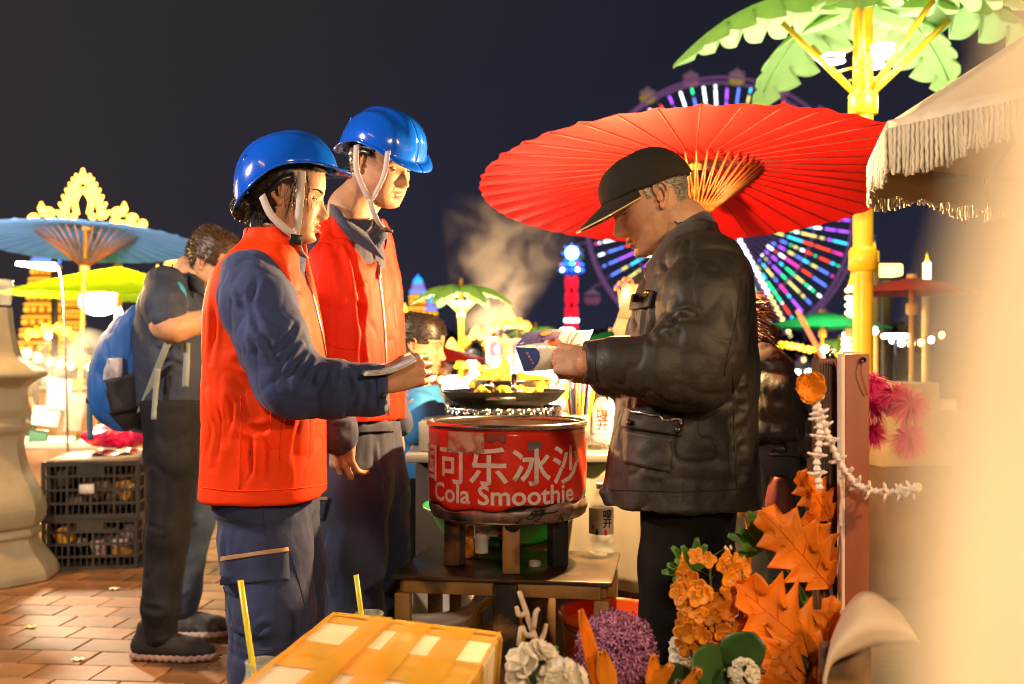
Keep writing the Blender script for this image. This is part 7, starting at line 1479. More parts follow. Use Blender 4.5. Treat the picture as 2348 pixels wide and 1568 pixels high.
# stall counters in the distance
for k, (px, d, wd, c, lb) in enumerate(((1090, 10, 1.6, (.30, .12, .05), 'brown stall counter beyond the boy'), (1230, 7.5, 1.0, (.55, .48, .38), 'pale stall counter behind the straws'), (1850, 8.5, 1.4, (.25, .18, .11), 'brown stall counter behind the wooden post'), (2060, 6.2, .9, (.40, .27, .13), 'cardboard-topped stall behind the pompoms'), (180, 11, 2.2, (.25, .13, .06), 'brown stall counter under the lime parasol'))):
    q = np.array([W(px, 0, d)[0], d, 0]); o = empty('stall_counter', q, lb, 'counter', 'far stall counters'); MB().box(q+np.array([0, 0, .38]), (wd, .5, .76), bev=.01).build('cabinet', pm('counter_%d' % k, c, .6, var=.25), o); MB().box(q+np.array([0, -.02, .78]), (wd+.06, .58, .035), bev=.005).build('counter_top', CLW, o)
    for j in range(7):
        s_ = RNG.uniform(.06, .14, 3); g_ = MB().box(q+np.array([(j-3)/7*wd+.02, -.05, .80+s_[2]/2]), s_, rmat(0, 0, RNG.uniform(-40, 40)), bev=.01).build('goods_box', pm('goods_%d' % (j % 5), [(.75, .6, .4), (.6, .1, .05), (.1, .3, .5), (.7, .5, .05), (.8, .75, .7)][j % 5], .5)); tag(g_, ['cream', 'red', 'blue', 'yellow', 'white'][j % 5] + ' goods box, ' + ['first', 'second', 'third', 'fourth', 'fifth', 'sixth', 'last'][j] + ' on the ' + lb, 'box', 'goods on the ' + lb)
# goods behind the wok: sachets given a faint glow of their own, hanging at a candy stall
q = W(1215, 830, 6.2); o = empty('sachet_rack', (q[0], 6.2, 0), 'rack of glossy printed sachets behind the folded leaflet', 'rack'); MB().box((q[0], 6.26, .62), (.5, .04, 1.24)).build('frame', pm('rack_white', (.7, .65, .55), .5), o)
for i in range(7):
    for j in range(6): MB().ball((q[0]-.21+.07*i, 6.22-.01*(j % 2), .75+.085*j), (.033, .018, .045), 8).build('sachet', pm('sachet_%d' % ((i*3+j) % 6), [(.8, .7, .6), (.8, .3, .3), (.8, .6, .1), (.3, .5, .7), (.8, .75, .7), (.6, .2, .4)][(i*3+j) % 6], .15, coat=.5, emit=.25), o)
lamp('candy_lamp', W(1235, 850, 5.9), 26, (1, .80, .5), .03, 'small bright bulb behind the straws', bstr=60, shade=False, off=(0, .06, .03))

# more of the gold-lit market in the middle distance
ornament('light_ornament', 1250, 790, 15, 70, 'gold crown of lights behind the raised leaflet', sides=False, tubes=2.0)
ornament('light_ornament', 1035, 800, 16, 60, 'low gold crown of lights beside the middle palm lamp', sides=False, tubes=2.0)
light_line([(1000, 842), (1060, 836), (1120, 846)], 11, .035, 'level gold garland low behind the boy'); light_line([(1120, 856), (1200, 846), (1280, 856)], 10, .03, 'level gold garland low behind the wok'); light_line([(1735, 800), (1800, 790), (1870, 804)], 12, .035, 'gold garland behind the person in the quilted jacket'); light_line([(60, 770), (120, 752), (185, 772)], 12, .045, 'gold garland under the lime parasol')
for px_, py_, d_, w_, lb_ in ((1075, 822, 10.2, 60, 'amber fill lamp added beyond the boy'), (1890, 800, 9.2, 110, 'amber fill lamp added behind the wooden post'), (110, 770, 9.5, 60, 'amber fill lamp added beyond the stone baluster'), (1180, 800, 12.0, 80, 'amber fill lamp added beneath the tallest gold crown')):  # lamps added to brighten the far stalls and people
    lamp('market_fill_lamp', W(px_, py_, d_), w_, (1, .62, .24), .035, lb_, bstr=40, shade=False, off=(0, -.08, -.05))

rgl = np.random.default_rng(23)
for k, (px_, py_, lb_) in enumerate(((262, 1352, 'pale paper scrap on the paving near the crates'), (70, 1440, 'yellow wrapper scrap on the paving below the stone baluster'), (180, 1515, 'crumpled tissue on the paving at the lower corner'))):
    d_ = CAMH*2347/(py_-806); q = W(px_, py_, d_); q[2] = .004; G = [[q+np.array([.022*u, .016*v, .004*math.sin(u*5+v*4+k)+.004]) for v in np.linspace(-1, 1, 6)] for u in np.linspace(-1, 1, 7)]
    s_ = MB().sheet(np.array(G), thick=.0006).build('paper_scrap', pm('scrap_%d' % k, [(.7, .6, .4), (.7, .5, .1), (.7, .66, .6)][k], .6)); tag(s_, lb_, 'litter')

lamp('fill_lamp', (-3.0, 4.5, 2.1), 200, (1, .58, .20), .08, 'amber fill lamp added beyond the left edge over the paving', off=(0, 0, -.2))  # unseen lamp added to warm and brighten the paving

for (px_, py_, d_, sz_, lb_) in ((2045, 930, 5.2, (.34, .3, .24), 'brown cardboard box behind the pink pompoms'), (2070, 1000, 5.0, (.42, .3, .26), 'wide brown cardboard box under the smaller one behind the pompoms'), (1830, 985, 5.0, (.30, .3, .22), 'brown cardboard box behind the quilted jacket')):
    q = W(px_, py_, d_); b_ = MB().box((q[0], d_, q[2]), sz_, rmat(0, 0, 12), bev=.004).build('cardboard_box', CARD); tag(b_, lb_, 'box')
    t_ = MB().box((q[0], d_, (q[2]-sz_[2]/2)/2), (.40, .34, q[2]-sz_[2]/2-.002), rmat(0, 0, 12), bev=.004).build('display_stand', WOOD); tag(t_, ['wooden stand under the smaller cardboard box behind the pompoms', 'wooden stand under the wide cardboard box behind the pompoms', 'wooden stand under the cardboard box behind the quilted jacket'][(2045, 2070, 1830).index(px_)], 'stand')
# ================================================================== flowers, posts and cloth close to the camera
PINE = pm('wood_post', (.14, .065, .022), .6, var=.35, vs=10, bump=.5, bs=60, col2=(.06, .028, .012), c2s=9)
REDB = pm('board_red', (.25, .060, .020), .5, var=.08, bump=.1, bs=40)
d = 1.55; K = 1.30
def V6(px, py, dd): return W(px, py, dd*K)
def col_box(px0, px1, py0, py1, dd, th, bev=.002):
    a, b_ = V6(px0, py0, dd), V6(px1, py1, dd); return MB().box(((a[0]+b_[0])/2, dd*K+th/2*K, (a[2]+b_[2])/2), (abs(b_[0]-a[0]), th*K, abs(a[2]-b_[2])), bev=bev)
o = empty('wooden_post', (V6(1900, 0, d)[0], d*K, 0), 'dark grained wooden post among the flowers', 'post'); col_box(1876, 1926, 822, 2150, d, .036).build('post', PINE, o)
# grain grooves as real ridges
mb = MB()
for k in range(7): x = 1880+k*6.4; mb.tube([V6(x+math.sin(t*3+k)*1.2, 830+t*95, d-.0006) for t in np.linspace(0, 8, 14)], .0009, 4)
mb.build('grain', pm('grain_dark', (.05, .022, .010), .7), o)
mb = MB().tube([V6(1902, 826, d+.015), V6(1902, 806, d+.015)], .002, 6); mb.tube([V6(1902, 806, d+.015), V6(1912, 802, d+.015), V6(1916, 808, d+.015), V6(1908, 812, d+.015)], .0015, 6); mb.build('screw_hook', STEEL, o)
o = empty('painted_board', (V6(1962, 0, 1.50)[0], 1.50*K, 0), 'upright red-brown painted board with cream edge beside the wooden post', 'board'); col_box(1937, 1993, 812, 2195, 1.50, .022).build('board', REDB, o); col_box(1929, 1937.5, 810, 2195, 1.499, .022).build('edge', pm('edge_cream', (.70, .52, .40), .6, var=.1), o)
G = [[V6(1931+u*64, 811-3*math.sin(u*3), 1.497), V6(1931+u*66, 806+5*u*u, 1.52)] for u in np.linspace(0, 1, 10)]; MB().sheet(np.array(G), thick=.001).build('torn_top', MATS['edge_cream'], o)
MB().lathe([(0, -.002), (.006, -.002), (.006, .002), (.004, .002), (.004, -.001)], V6(1978, 825, 1.497), 14, axis=(0, -1, 0)).build('eyelet', BLACKP, o)
PT = pm('pink_thread', (.75, .08, .14), .6, var=.1); q = MB().tube(crv([V6(1898, 826, 1.53), V6(1915, 830, 1.53), V6(1922, 870, 1.525), V6(1932, 890, 1.52)], 14), .0014, 5).build('pink_thread', PT); tag(q, 'pink thread looped over the wooden post', 'thread')
q = MB().tube(crv([V6(1978, 825, 1.494), V6(1974, 850, 1.493), V6(1982, 885, 1.494), V6(1988, 905, 1.496)], 12), .0012, 5).build('red_thread', pm('red_thread', (.30, .03, .02), .6)); tag(q, 'dark red thread hanging from the eyelet of the red-brown board', 'thread')
# curled cream sheet with a wooden plaque
CRM = pm('cream_paper', (.74, .55, .36), .55, var=.06, transl=.15)
A_ = [(1885, 1560), (1905, 1470), (1935, 1400), (1970, 1360), (2010, 1362), (2060, 1400)]; B_ = [(1890, 1580), (1905, 1525), (1950, 1500), (2000, 1482), (2060, 1478), (2110, 1475)]
G = np.stack([crv([V6(x, y, 1.38) for x, y in A_], 24), crv([V6((a[0]+b_[0])/2, (a[1]+b_[1])/2, 1.30) for a, b_ in zip(A_, B_)], 24), crv([V6(x, y, 1.30) for x, y in B_], 24)], 1)
q = MB().sheet(np.stack([crv(G[i], 9) for i in range(24)]), thick=.0012).build('curled_sheet', CRM); tag(q, 'curled cream paper sheet in front of the red-brown board', 'paper')
o = empty('wood_plaque', V6(1950, 1700, 1.36), 'rough brown wooden plaque under the curled cream paper', 'plaque'); col_box(1885, 1998, 1478, 2300, 1.36, .02, .004).build('plaque', pm('plaque_wood', (.20, .095, .025), .6, var=.4, vs=12, bump=.5, bs=40, col2=(.06, .03, .012), c2s=14, c2r=(.5, .62)), o)
# garland of small white shells, orange cloth flower
SHL = pm('shell_white', (.78, .64, .55), .45, var=.08)
def garland(pts, dd, n_, label):
    C = crv([V6(x, y, dd_) for (x, y), dd_ in zip(pts, dd)], n_); o = empty('garland', C[0], label, 'garland', 'white blossom garlands'); MB().tube(C, .0012, 5).build('thread', SHL, o); T = np.gradient(C, axis=0)
    for k in range(n_-1):
        t = T[k]/np.linalg.norm(T[k]); A = rot_to(-t); MB().lathe([(.002, .012), (.0072, .000), (.008, -.003), (.004, -.004), (.002, .004)], C[k], 10, axis=-t).build('blossom', SHL, o)
        if k % 3 == 0: 
            mb = MB()
            for j in range(6): a = j*np.pi/3+k; v = A@np.array([math.cos(a), math.sin(a), .25]); mb.ball(C[k]+v*.011, (.0034, .0034, .0085), 6, rot=rot_to(v))
            mb.build('star_blossom', SHL, o)
garland([(1868, 920), (1880, 990), (1872, 1060), (1880, 1130)], (1.46,)*4, 16, 'short white blossom garland hanging straight below the orange flower'); garland([(1870, 920), (1892, 985), (1930, 1070), (1980, 1120), (2060, 1128), (2110, 1115)], (1.46, 1.46, 1.46, 1.455, 1.44, 1.40), 34, 'longer white blossom garland curving across the red-brown board')
ORF = pm('orange_petal', (.85, .28, .012), .5, var=.15, vs=12, transl=.25)
def petal(c, ax, up, ln, wd, cup=.3, n_=7, m_=9, ruff=.0, seed=0):
    """cupped petal from c along ax, opening to up"""
    ln *= K; wd *= K; ruff *= K; ax = np.array(ax)/np.linalg.norm(ax); up = np.array(up)-ax*np.dot(up, ax); up /= np.linalg.norm(up); sd = np.cross(up, ax); G = []
    for u in np.linspace(0, 1, m_):
        w_ = wd*math.sin(math.pi*min(.97, .06+.86*u**.8))**.7; G.append([c+ax*ln*u+sd*w_*v+up*(cup*ln*(u**2)*.6+cup*w_*v*v+ruff*math.sin(7*v+seed+u*5)*u) for v in np.linspace(-1, 1, n_)])
    return np.array(G)
o = empty('cloth_flower', V6(1852, 890, 1.46), 'orange cloth flower pinned to the side of the wooden post', 'flower'); rg = np.random.default_rng(14)
for k in range(9):
    a = k*2*np.pi/9+.3; v = np.array([math.cos(a), -.5+.3*rg.random(), math.sin(a)]); MB().sheet(petal(V6(1852, 888, 1.455), v, (0, -1, 0), .026*rg.uniform(.8, 1.1), .016, .5, ruff=.003, seed=k), thick=.0006).build('petal', ORF, o)
# pink pompoms
PNK = pm('pompom_pink', (.80, .02, .16), .7, var=.2, vs=20)
for k, (px, py, dd, r_) in enumerate(((2000, 875, 1.62, .026), (2000, 925, 1.60, .030), (2050, 900, 1.55, .030), (2088, 925, 1.50, .034), (1998, 985, 1.58, .027), (2085, 1000, 1.50, .030))):
    o = empty('pompom', V6(px, py, dd), ['topmost pink yarn pompom beside the red-brown board', 'dense pink pompom just below the topmost one', 'pink pompom third along the thread', 'pale-looking large pink pompom by the cream cloth', 'lowest pink pompom beside the red-brown board', 'low pink pompom by the cream cloth'][k], 'pompom', 'pink pompoms'); r_ *= K; c = V6(px, py, dd); mb = MB()
    for j in range(240):
        v = rg.normal(size=3); v /= np.linalg.norm(v); v[2] -= .25; mb.tube([c, c+v*r_*.6, c+v*r_*rg.uniform(.8, 1.1)+np.array([0, 0, -.003])], [.0009, .0009, .0004], 3, caps=False)
    mb.build('yarn', PNK, o)
q = MB().tube(crv([V6(2000, 860, 1.62), V6(2050, 878, 1.55), V6(2088, 905, 1.50), V6(2086, 1000, 1.50)], 16), .0012, 5).build('pompom_thread', PT); tag(q, 'thread carrying the pink pompoms', 'thread')
# ------------------------------------------------------------------ artificial flowers
OAK = pm('oak_orange', (.88, .25, .010), .5, var=.25, vs=14, transl=.42, bump=.25, bs=50); GLF = pm('leaf_green', (.085, .22, .02), .42, var=.2, vs=20, transl=.2, bump=.2, bs=80); DGL = pm('leaf_dark', (.035, .085, .018), .4, var=.25, vs=20, transl=.15); STM = pm('stem', (.12, .13, .03), .6, var=.2); BRN = pm('stem_brown', (.14, .06, .03), .6, var=.2)
def oak(par, base, tip, up, wd, seed=0, mat_=OAK, lobes=5, curl=.12):
    wd *= K; base = np.array(base); ax = np.array(tip)-base; ln = np.linalg.norm(ax); ax /= ln; up = np.array(up, float); up = up-ax*(up@ax); up /= np.linalg.norm(up); sd = np.cross(up, ax); G = []; rg = np.random.default_rng(seed)
    for u in np.linspace(0, 1, 56):
        env = math.sin(math.pi*min(.985, .03+.95*u**.85))**.75; fr = (u*lobes+.1) % 1; lb = .52+.48*(fr/.66 if fr < .66 else (1-fr)/.34)**1.25; row = []
        for v in np.linspace(-1, 1, 15):
            k = lb if abs(v) > .3 else 1; sk = .10*ln*abs(v)**1.5*lb*env; w_ = wd*env*v*(k if abs(v) > .3 else 1)
            row.append(base+ax*(ln*u+sk)+sd*w_+up*(-curl*ln*(u-.35)**2*1.6+.16*wd*abs(v)**1.4*math.sin(seed+u*4)+.05*wd*math.sin(9*u+3*v+seed)))
        G.append(row)
    G = np.array(G); lf = MB().sheet(G, thick=.0007).build('leaf', mat_, par); mb = MB().tube(G[:, 7]+up*.0008, np.linspace(.0016, .0005, 56), 5)
    for k in range(lobes*2): i = int(4+k*48/(lobes*2)); j = min(55, i+7); s_ = 12 if k % 2 else 2; mb.tube([G[i, 7]+up*.0006, G[(i+j)//2, (7+s_)//2]+up*.0008, G[j, s_]+up*.0008], [.0009, .0007, .0003], 4)
    mb.build('veins', mat_, lf); return lf
F0 = 1.55
o = empty('oak_spray', V6(1900, 1600, F0), 'upright spray of orange oak leaves against the wooden post', 'artificial leaves'); toC = (-.15, -1, .25)
oak(o, V6(1905, 1345, 1.52), V6(1755, 1175, 1.49), toC, .055, 1); oak(o, V6(1905, 1190, 1.535), V6(1838, 1085, 1.50), (.2, -1, .1), .035, 2); oak(o, V6(1908, 1330, 1.53), V6(1850, 1180, 1.50), (-.4, -1, .0), .036, 3); MB().tube(crv([V6(1925, 1640, 1.54), V6(1915, 1480, 1.53), V6(1906, 1340, 1.525), V6(1900, 1190, 1.535)], 12), .0025, 6).build('stem', BRN, o)
o = empty('oak_spray', V6(1880, 1650, 1.45), 'large drooping orange oak leaves below the wooden post', 'artificial leaves')
oak(o, V6(1900, 1530, 1.46), V6(1697, 1340, 1.42), (-.1, -1, .5), .072, 4, lobes=5); oak(o, V6(1840, 1450, 1.44), V6(1755, 1535, 1.41), (-.2, -1, .1), .045, 5, lobes=4); oak(o, V6(1895, 1500, 1.47), V6(1905, 1370, 1.46), (-.6, -1, .2), .032, 6, lobes=4); oak(o, V6(1905, 1600, 1.42), V6(1720, 1552, 1.38), (0, -.8, .8), .035, 7, lobes=4); oak(o, V6(1880, 1640, 1.44), V6(1872, 1510, 1.43), (-.3, -1, 0), .03, 16, lobes=4)
MB().tube(crv([V6(1890, 1700, 1.46), V6(1860, 1540, 1.45), V6(1838, 1450, 1.445)], 10), .002, 6).build('stem', BRN, o); MB().tube(crv([V6(1900, 1720, 1.47), V6(1902, 1600, 1.47), V6(1900, 1525, 1.465)], 8), .0024, 6).build('stem', BRN, o)
def blades(name, c, dirs, ln, wd, label, stem=None, mat_=GLF):
    o = empty(name, stem[-1] if stem is not None else c, label, 'artificial leaves', 'green leaf sprigs')
    for k, v in enumerate(dirs): MB().sheet(petal(np.array(c), v, (-.2*v[0], -1, .3), ln*(.8+.1*(k % 3)), wd, .10, seed=k), thick=.0007).build('leaf', mat_, o)
    if stem is not None: MB().tube(crv(stem, 12), .0028, 7).build('stem', STM, o)
dirs = [(math.cos(a), -.3+.25*(k % 3), math.sin(a)) for k, a in enumerate(np.linspace(.3, 3.6, 11))]
blades('leaf_sprig', V6(1592, 1308, 1.62), [(math.cos(a), -.3+.2*(k % 3), math.sin(a)) for k, a in enumerate(np.linspace(.9, 3.5, 10))], .052, .008, 'pointed green leaf sprig left of the orange blossom spike', [V6(1592, 1308, 1.62), V6(1605, 1400, 1.63), V6(1620, 1620, 1.63)])
blades('leaf_sprig', V6(1752, 1250, 1.60), [(math.cos(a), -.35+.25*(k % 3), math.sin(a)) for k, a in enumerate(np.linspace(.5, 3.5, 11))], .058, .009, 'pointed green leaf sprig on a long stem above the oak leaves', [V6(1756, 1254, 1.60), V6(1800, 1300, 1.58), V6(1850, 1370, 1.56), V6(1880, 1480, 1.55)])
blades('leaf_sprig', V6(1840, 1340, 1.60), [(-.6, -.2, .8), (-.2, -.3, 1), (.3, -.2, .9), (.7, -.2, .5), (-.9, -.2, .2), (.5, -.2, -.6), (.2, -.3, -.9)], .06, .010, 'green leaves between the two orange oak sprays', [V6(1842, 1345, 1.60), V6(1870, 1480, 1.58), V6(1890, 1620, 1.56)])
blades('leaf_sprig', V6(1236, 1560, 1.40), [(-.35, -.1, 1), (.5, -.1, 1)], .062, .007, 'two narrow green leaves beside the purple globe flower', [V6(1238, 1570, 1.40), V6(1240, 1700, 1.40)])
blades('broad_leaf', V6(1660, 1530, 1.40), [(-.85, -.5, .25), (.70, -.4, .75), (-.35, -.6, -.75)], .078, .030, 'broad dark green leaves below the orange blossom spike', [V6(1660, 1532, 1.40), V6(1662, 1700, 1.40)], DGL)
blades('broad_leaf', V6(1800, 1540, 1.46), [(-.8, -.5, .3), (.6, -.5, .5), (0, -.6, -.6), (-.4, -.5, .9)], .05, .022, 'dark green leaves under the drooping oak leaves', [V6(1800, 1545, 1.46), V6(1802, 1700, 1.46)], DGL)
blades('broad_leaf', V6(1530, 1562, 1.44), [(-.9, -.5, .2), (.7, -.5, .4), (.9, -.5, -.1)], .045, .022, 'dark green leaves beside the purple globe flower', [V6(1530, 1565, 1.44), V6(1532, 1700, 1.44)], DGL)
# flame-shaped orange leaves
o = empty('flame_leaves', V6(1380, 1640, 1.38), 'narrow flame-like orange leaves around the purple globe flower', 'artificial leaves')
for k, (b_, t_, w_) in enumerate((((1375, 1590), (1330, 1395), .010), ((1400, 1600), (1378, 1490), .014), ((1480, 1600), (1540, 1520), .013), ((1500, 1600), (1495, 1500), .012), ((1560, 1600), (1600, 1530), .012))):
    b3, t3 = V6(b_[0], b_[1], 1.38), V6(t_[0], t_[1], 1.36); MB().sheet(petal(b3, t3-b3, (.3, -1, .1), np.linalg.norm(t3-b3)/K, w_, .05, ruff=.004, seed=k), thick=.0007).build('leaf', ORF if k != 0 else OAK, o)
# orange blossom spike
FLO = pm('blossom_orange', (.88, .30, .012), .5, var=.25, vs=30, transl=.25); o = empty('blossom_spike', V6(1650, 1640, 1.50), 'orange blossom spike of many four-petalled florets', 'artificial flower'); rg = np.random.default_rng(17)
mb = MB()
for k in range(4): a = k*np.pi/2; mb.sheet(petal(np.zeros(3), (math.cos(a), math.sin(a), .25), (0, 0, 1), .0145, .0075, .25, 5, 7), thick=.0004)
mb.ball((0, 0, .001), .002, 6); fl0 = mb.build('floret', FLO, o, local=True); first = True
spine = crv([V6(1650, 1500, 1.50), V6(1632, 1390, 1.50), V6(1628, 1270, 1.50)], 30)
for k in range(78):
    t = rg.uniform(.02, 1); c = spine[int(t*29)]; a = rg.uniform(0, 2*np.pi); rr = K*(.018+.034*math.sin(math.pi*min(1, (.12+.85*(1-t))))**.9)*rg.uniform(.75, 1.1); v = np.array([math.cos(a), -abs(math.sin(a))*.9 if rg.random() < .72 else math.sin(a), rg.uniform(-.5, .45)]); p = c+v*rr
    f_ = fl0 if first else fl0.copy()
    if not first: COL.objects.link(f_); f_.parent = o
    first = False; nv = v+np.array([0, -.5, .1]); A = rot_to(nv)@rmat(0, 0, rg.uniform(0, 90)); s_ = rg.uniform(.85, 1.3); f_.matrix_local = Matrix.Translation(Vector(p-np.array(o.location)))@Matrix((A*s_).tolist()).to_4x4()
mb = MB().tube(list(spine)[::-1]+[V6(1655, 1650, 1.50)], .0022, 6)
for k in range(24): c = spine[int(rg.uniform(0, 29))]; v = rg.normal(size=3)*np.array([1, 1, .4]); v /= np.linalg.norm(v); mb.tube([c, c+v*.03+np.array([0, 0, .012])], [.0012, .0006], 4)
mb.build('stem', STM, o)
mb = MB()
for k in range(8): mb.ball(V6(1668+rg.uniform(-8, 8), 1255+rg.uniform(-6, 8), 1.495), (.0022, .0022, .004), 6)
mb.build('buds', pm('bud', (.75, .55, .35), .5), o)
# purple globe
o = empty('globe_flower', V6(1415, 1640, 1.46), 'purple globe flower made of hundreds of tiny florets', 'artificial flower'); gc = V6(1413, 1492, 1.46); gr = .0545*K; mb = MB(); PUR = pm('globe_purple', (.34, .12, .24), .6, var=.3, vs=50)
for k in range(560):
    zq = 1-2*(k+.5)/560; a = k*2.39996; v = np.array([math.sqrt(1-zq*zq)*math.cos(a), math.sqrt(1-zq*zq)*math.sin(a), zq])+rg.normal(size=3)*.06; v /= np.linalg.norm(v); r1 = gr*rg.uniform(.88, 1.06); A = rot_to(v); p = gc+v*r1; mb.tube([gc+v*gr*.35, p], [.0007, .0006], 3, caps=False)
    for j in range(4): b_ = j*np.pi/2+k; w_ = A@np.array([math.cos(b_), math.sin(b_), .55]); u_ = A@np.array([-math.sin(b_), math.cos(b_), 0]); mb.add([p, p+w_*.0052+u_*.0021, p+w_*.0101, p+w_*.0052-u_*.0021], [[0, 1, 2, 3]])
fl = mb.build('florets', PUR, o, smooth=False); fl['kind'] = 'stuff'; MB().ball(gc, gr*.5, 14).build('core', pm('globe_core', (.06, .03, .05), .8), o); MB().tube([gc, V6(1415, 1720, 1.46)], .003, 6).build('stem', STM, o)
# white blossom heads
WHT = pm('petal_white', (.88, .78, .60), .5, var=.1, vs=20, transl=.25)
def mop(px, py, dd, r_, n_, label, sq=.012):
    o = empty('white_blossom', V6(px, py+60, dd), label, 'artificial flower', 'white artificial blossoms'); r_ *= K; c = V6(px, py, dd)
    for k in range(n_):
        v = rg.normal(size=3); v[1] = -abs(v[1])*.8; v /= np.linalg.norm(v); mb = MB(); A = rot_to(v); 
        for j in range(4): a = j*np.pi/2+k; mb.sheet(petal(c+v*r_*.85, A@np.array([math.cos(a), math.sin(a), .35]), v, sq, sq*.55, .25, 5, 6, ruff=.001, seed=k), thick=.0004)
        mb.build('floret', WHT, o)
    MB().ball(c, r_*.72, 12).build('core', MATS['leaf_dark'], o); MB().tube([c, c+np.array([0, .02, -.15])], .002, 5).build('stem', STM, o)
mop(1592, 1500, 1.53, .034, 26, 'white blossom head left of the broad green leaves', .018); mop(1690, 1440, 1.55, .030, 24, 'white blossom head right of the orange spike', .014); mop(1704, 1545, 1.37, .020, 34, 'small cream carnation low among the leaves', .008); mop(1585, 1568, 1.45, .026, 22, 'lowest white blossom head beside the dark leaves', .016)
mop(1222, 1535, 1.28, .026, 12, 'large cream blossom at the bottom beside the taped box', .022); mop(1290, 1575, 1.25, .024, 12, 'half-hidden cream blossom below the purple globe flower', .02); mop(1770, 1500, 1.62, .026, 20, 'shaded white blossom behind the drooping oak leaves', .013)
o = empty('coral_twig', V6(1240, 1600, 1.36), 'pale knobbly twig standing left of the purple globe flower', 'twig'); TWG = pm('twig_cream', (.52, .40, .28), .7, var=.2, bump=.4, bs=120)
MB().tube(crv([V6(1248, 1640, 1.36), V6(1236, 1500, 1.36), V6(1215, 1430, 1.36), V6(1190, 1355, 1.36)], 16), np.linspace(.0072, .0040, 16), 8).build('stem', TWG, o)
for a_ in ([(1205, 1405), (1190, 1410), (1184, 1390)], [(1222, 1440), (1228, 1405), (1236, 1395)], [(1225, 1455), (1205, 1455), (1195, 1435), (1188, 1480)], [(1232, 1480), (1246, 1455), (1252, 1430)]): MB().tube(crv([V6(x, y, 1.355) for x, y in a_], 8), np.linspace(.0055, .0036, 8), 7).build('branch', TWG, o)
# planter that carries the flowers
o = empty('planter', (V6(1640, 0, 1.46)[0], 1.46*K, 0), 'wooden planter box holding the artificial flowers', 'planter'); MB().box((V6(1600, 0, 1.46)[0], 1.47*K, .24), (.62, .30, .48), bev=.01).build('trough', WOOD, o)
# ------------------------------------------------------------------ cane
o = empty('cane', W(1712, 1500, 2.9)*np.array([1, 1, 0]), 'orange walking cane behind the older man', 'cane'); OC = pm('cane_orange', (.62, .26, .02), .35, var=.1)
MB().tube(crv([W(1688, 1178, 2.9), W(1702, 1172, 2.9), W(1716, 1190, 2.9), W(1718, 1240, 2.9), W(1712, 1330, 2.9), W(1705, 1700, 2.9)], 22), .010, 10).build('shaft', OC, o); MB().ball(W(1688, 1178, 2.9), .014, 10).build('knob', OC, o)
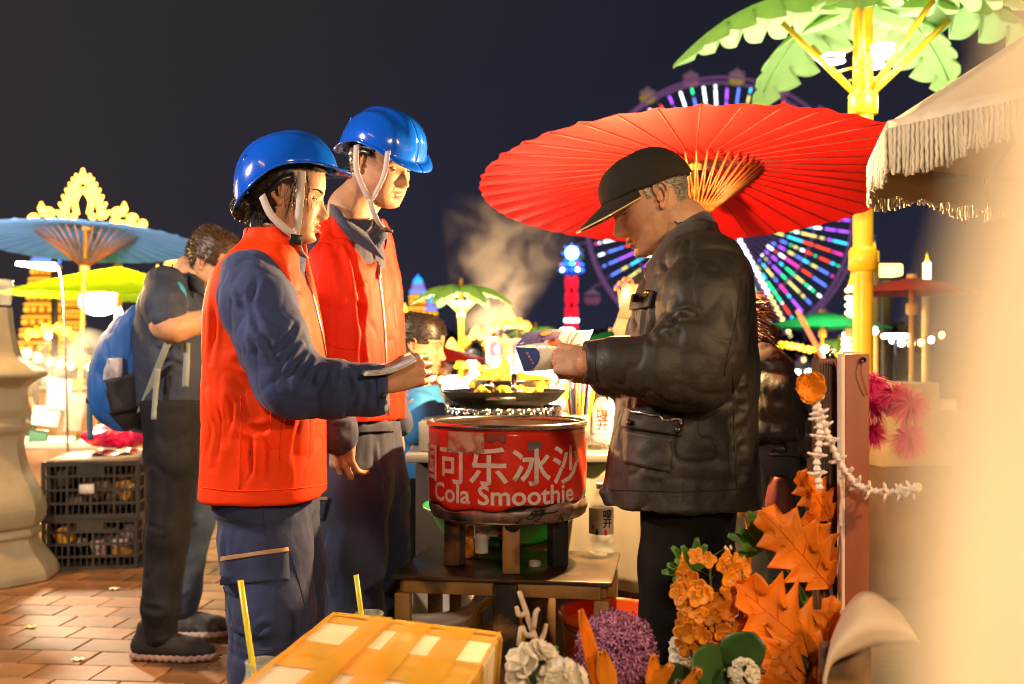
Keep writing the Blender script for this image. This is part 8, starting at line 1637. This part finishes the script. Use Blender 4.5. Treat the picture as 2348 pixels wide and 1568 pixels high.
# ------------------------------------------------------------------ cream fringed parasol
CNV = pm('cream_canvas', (.84, .70, .50), .75, var=.06, vs=8, bump=.3, bs=300, transl=.12); FRG = pm('cream_fringe', (.82, .72, .54), .85, var=.12, vs=30)
o = empty('fringed_parasol', (1.30, 2.08, 0), 'cream fringed parasol at the upper corner beside the red one', 'parasol'); pcx, pcy, pz, pr, ph = 1.30, 2.08, W(2052, 268, 1.95)[2], .565, .36
ang0 = R(188); cor = [(pcx+pr*math.cos(ang0+k*np.pi/4), pcy+pr*math.sin(ang0+k*np.pi/4)) for k in range(8)]; rg = np.random.default_rng(19)
for k in range(8):
    a, b_ = np.array([*cor[k], pz]), np.array([*cor[(k+1) % 8], pz]); ap = np.array([pcx, pcy, pz+ph]); G = [[ap+((a+(b_-a)*t)-ap)*u+np.array([0, 0, -.03*math.sin(math.pi*t)*u*(1-u)*4]) for u in np.linspace(.02, 1, 12)] for t in np.linspace(0, 1, 10)]
    MB().sheet(np.array(G), thick=.003).build('canvas_panel', CNV, o)
    nrm = np.array([(a+b_)[0]/2-pcx, (a+b_)[1]/2-pcy, 0]); nrm /= np.linalg.norm(nrm); G = [[(a+(b_-a)*t)+np.array([0, 0, -dz])+nrm*.004 for dz in (-.004, .014, .028)] for t in np.linspace(0, 1, 10)]; MB().sheet(np.array(G), thick=.003).build('braid', FRG, o)
    G = [[(a+(b_-a)*t)+np.array([0, 0, -dz])-nrm*.003 for dz in (.012, .045, .078+.006*math.sin(t*30))] for t in np.linspace(0, 1, 24)]; MB().sheet(np.array(G), thick=.002).build('valance', CNV, o)
    mb = MB(); n_ = 84
    for j in range(n_):
        t = (j+.5)/n_; p0 = a+(b_-a)*t+nrm*(.006+.003*(j % 2)); l_ = .082*rg.uniform(.92, 1.08)+.014*math.sin(t*9+k); s_ = rg.normal(size=2)*.003; tw = [p0+np.array([s_[0]*u*u+.0012*math.sin(u*26+j), s_[1]*u*u+.0012*math.cos(u*26+j), -.012-l_*u]) for u in np.linspace(0, 1, 9)]; mb.tube(tw, [.0031]*8+[.0036], 4)
    fr = mb.build('fringe', FRG, o); fr['kind'] = 'stuff'
    MB().tube([ap, a+np.array([0, 0, -.004])], .005, 6).build('rib', PVC, o)
MB().tube([(pcx, pcy, 0), (pcx, pcy, pz+ph+.05)], .018, 12).build('pole', WOOD, o)
# ------------------------------------------------------------------ draped cloth close to the lens
DRP = pm('drape_cream', (.88, .72, .46), .7, var=.22, vs=14, bump=.2, bs=200, transl=.15)
o = empty('hanging_cloth', (.12, .15, 0), 'out-of-focus cream cloth hanging close at the edge', 'cloth'); G = []
edge = [(-14000, 2420), (0, 2345), (180, 2290), (330, 2190), (450, 2085), (650, 2105), (850, 2140), (1100, 2090), (1350, 2045), (1600, 2055), (2000, 2100), (24000, 2120)]
ez = np.array([CAMH-(e[0]-806)/2347*.105 for e in edge])[::-1]; ex = np.array([(e[1]-1173.5)/2347*.105 for e in edge])[::-1]
for z in np.linspace(ez[0], ez[-1], 60):
    x0 = np.interp(z, ez, ex); G.append([(x0+.08*t, .105+.002*math.sin(t*16+z*5)+.001*math.sin(t*37+1+z*9)+.02*t, z) for t in np.linspace(0, 1, 40)])
MB().sheet(np.array(G), thick=.003).build('cloth', DRP, o)
MB().tube([(.05, .12, ez[-1]), (.30, .135, ez[-1])], .012, 10).build('rail', WOOD, o)
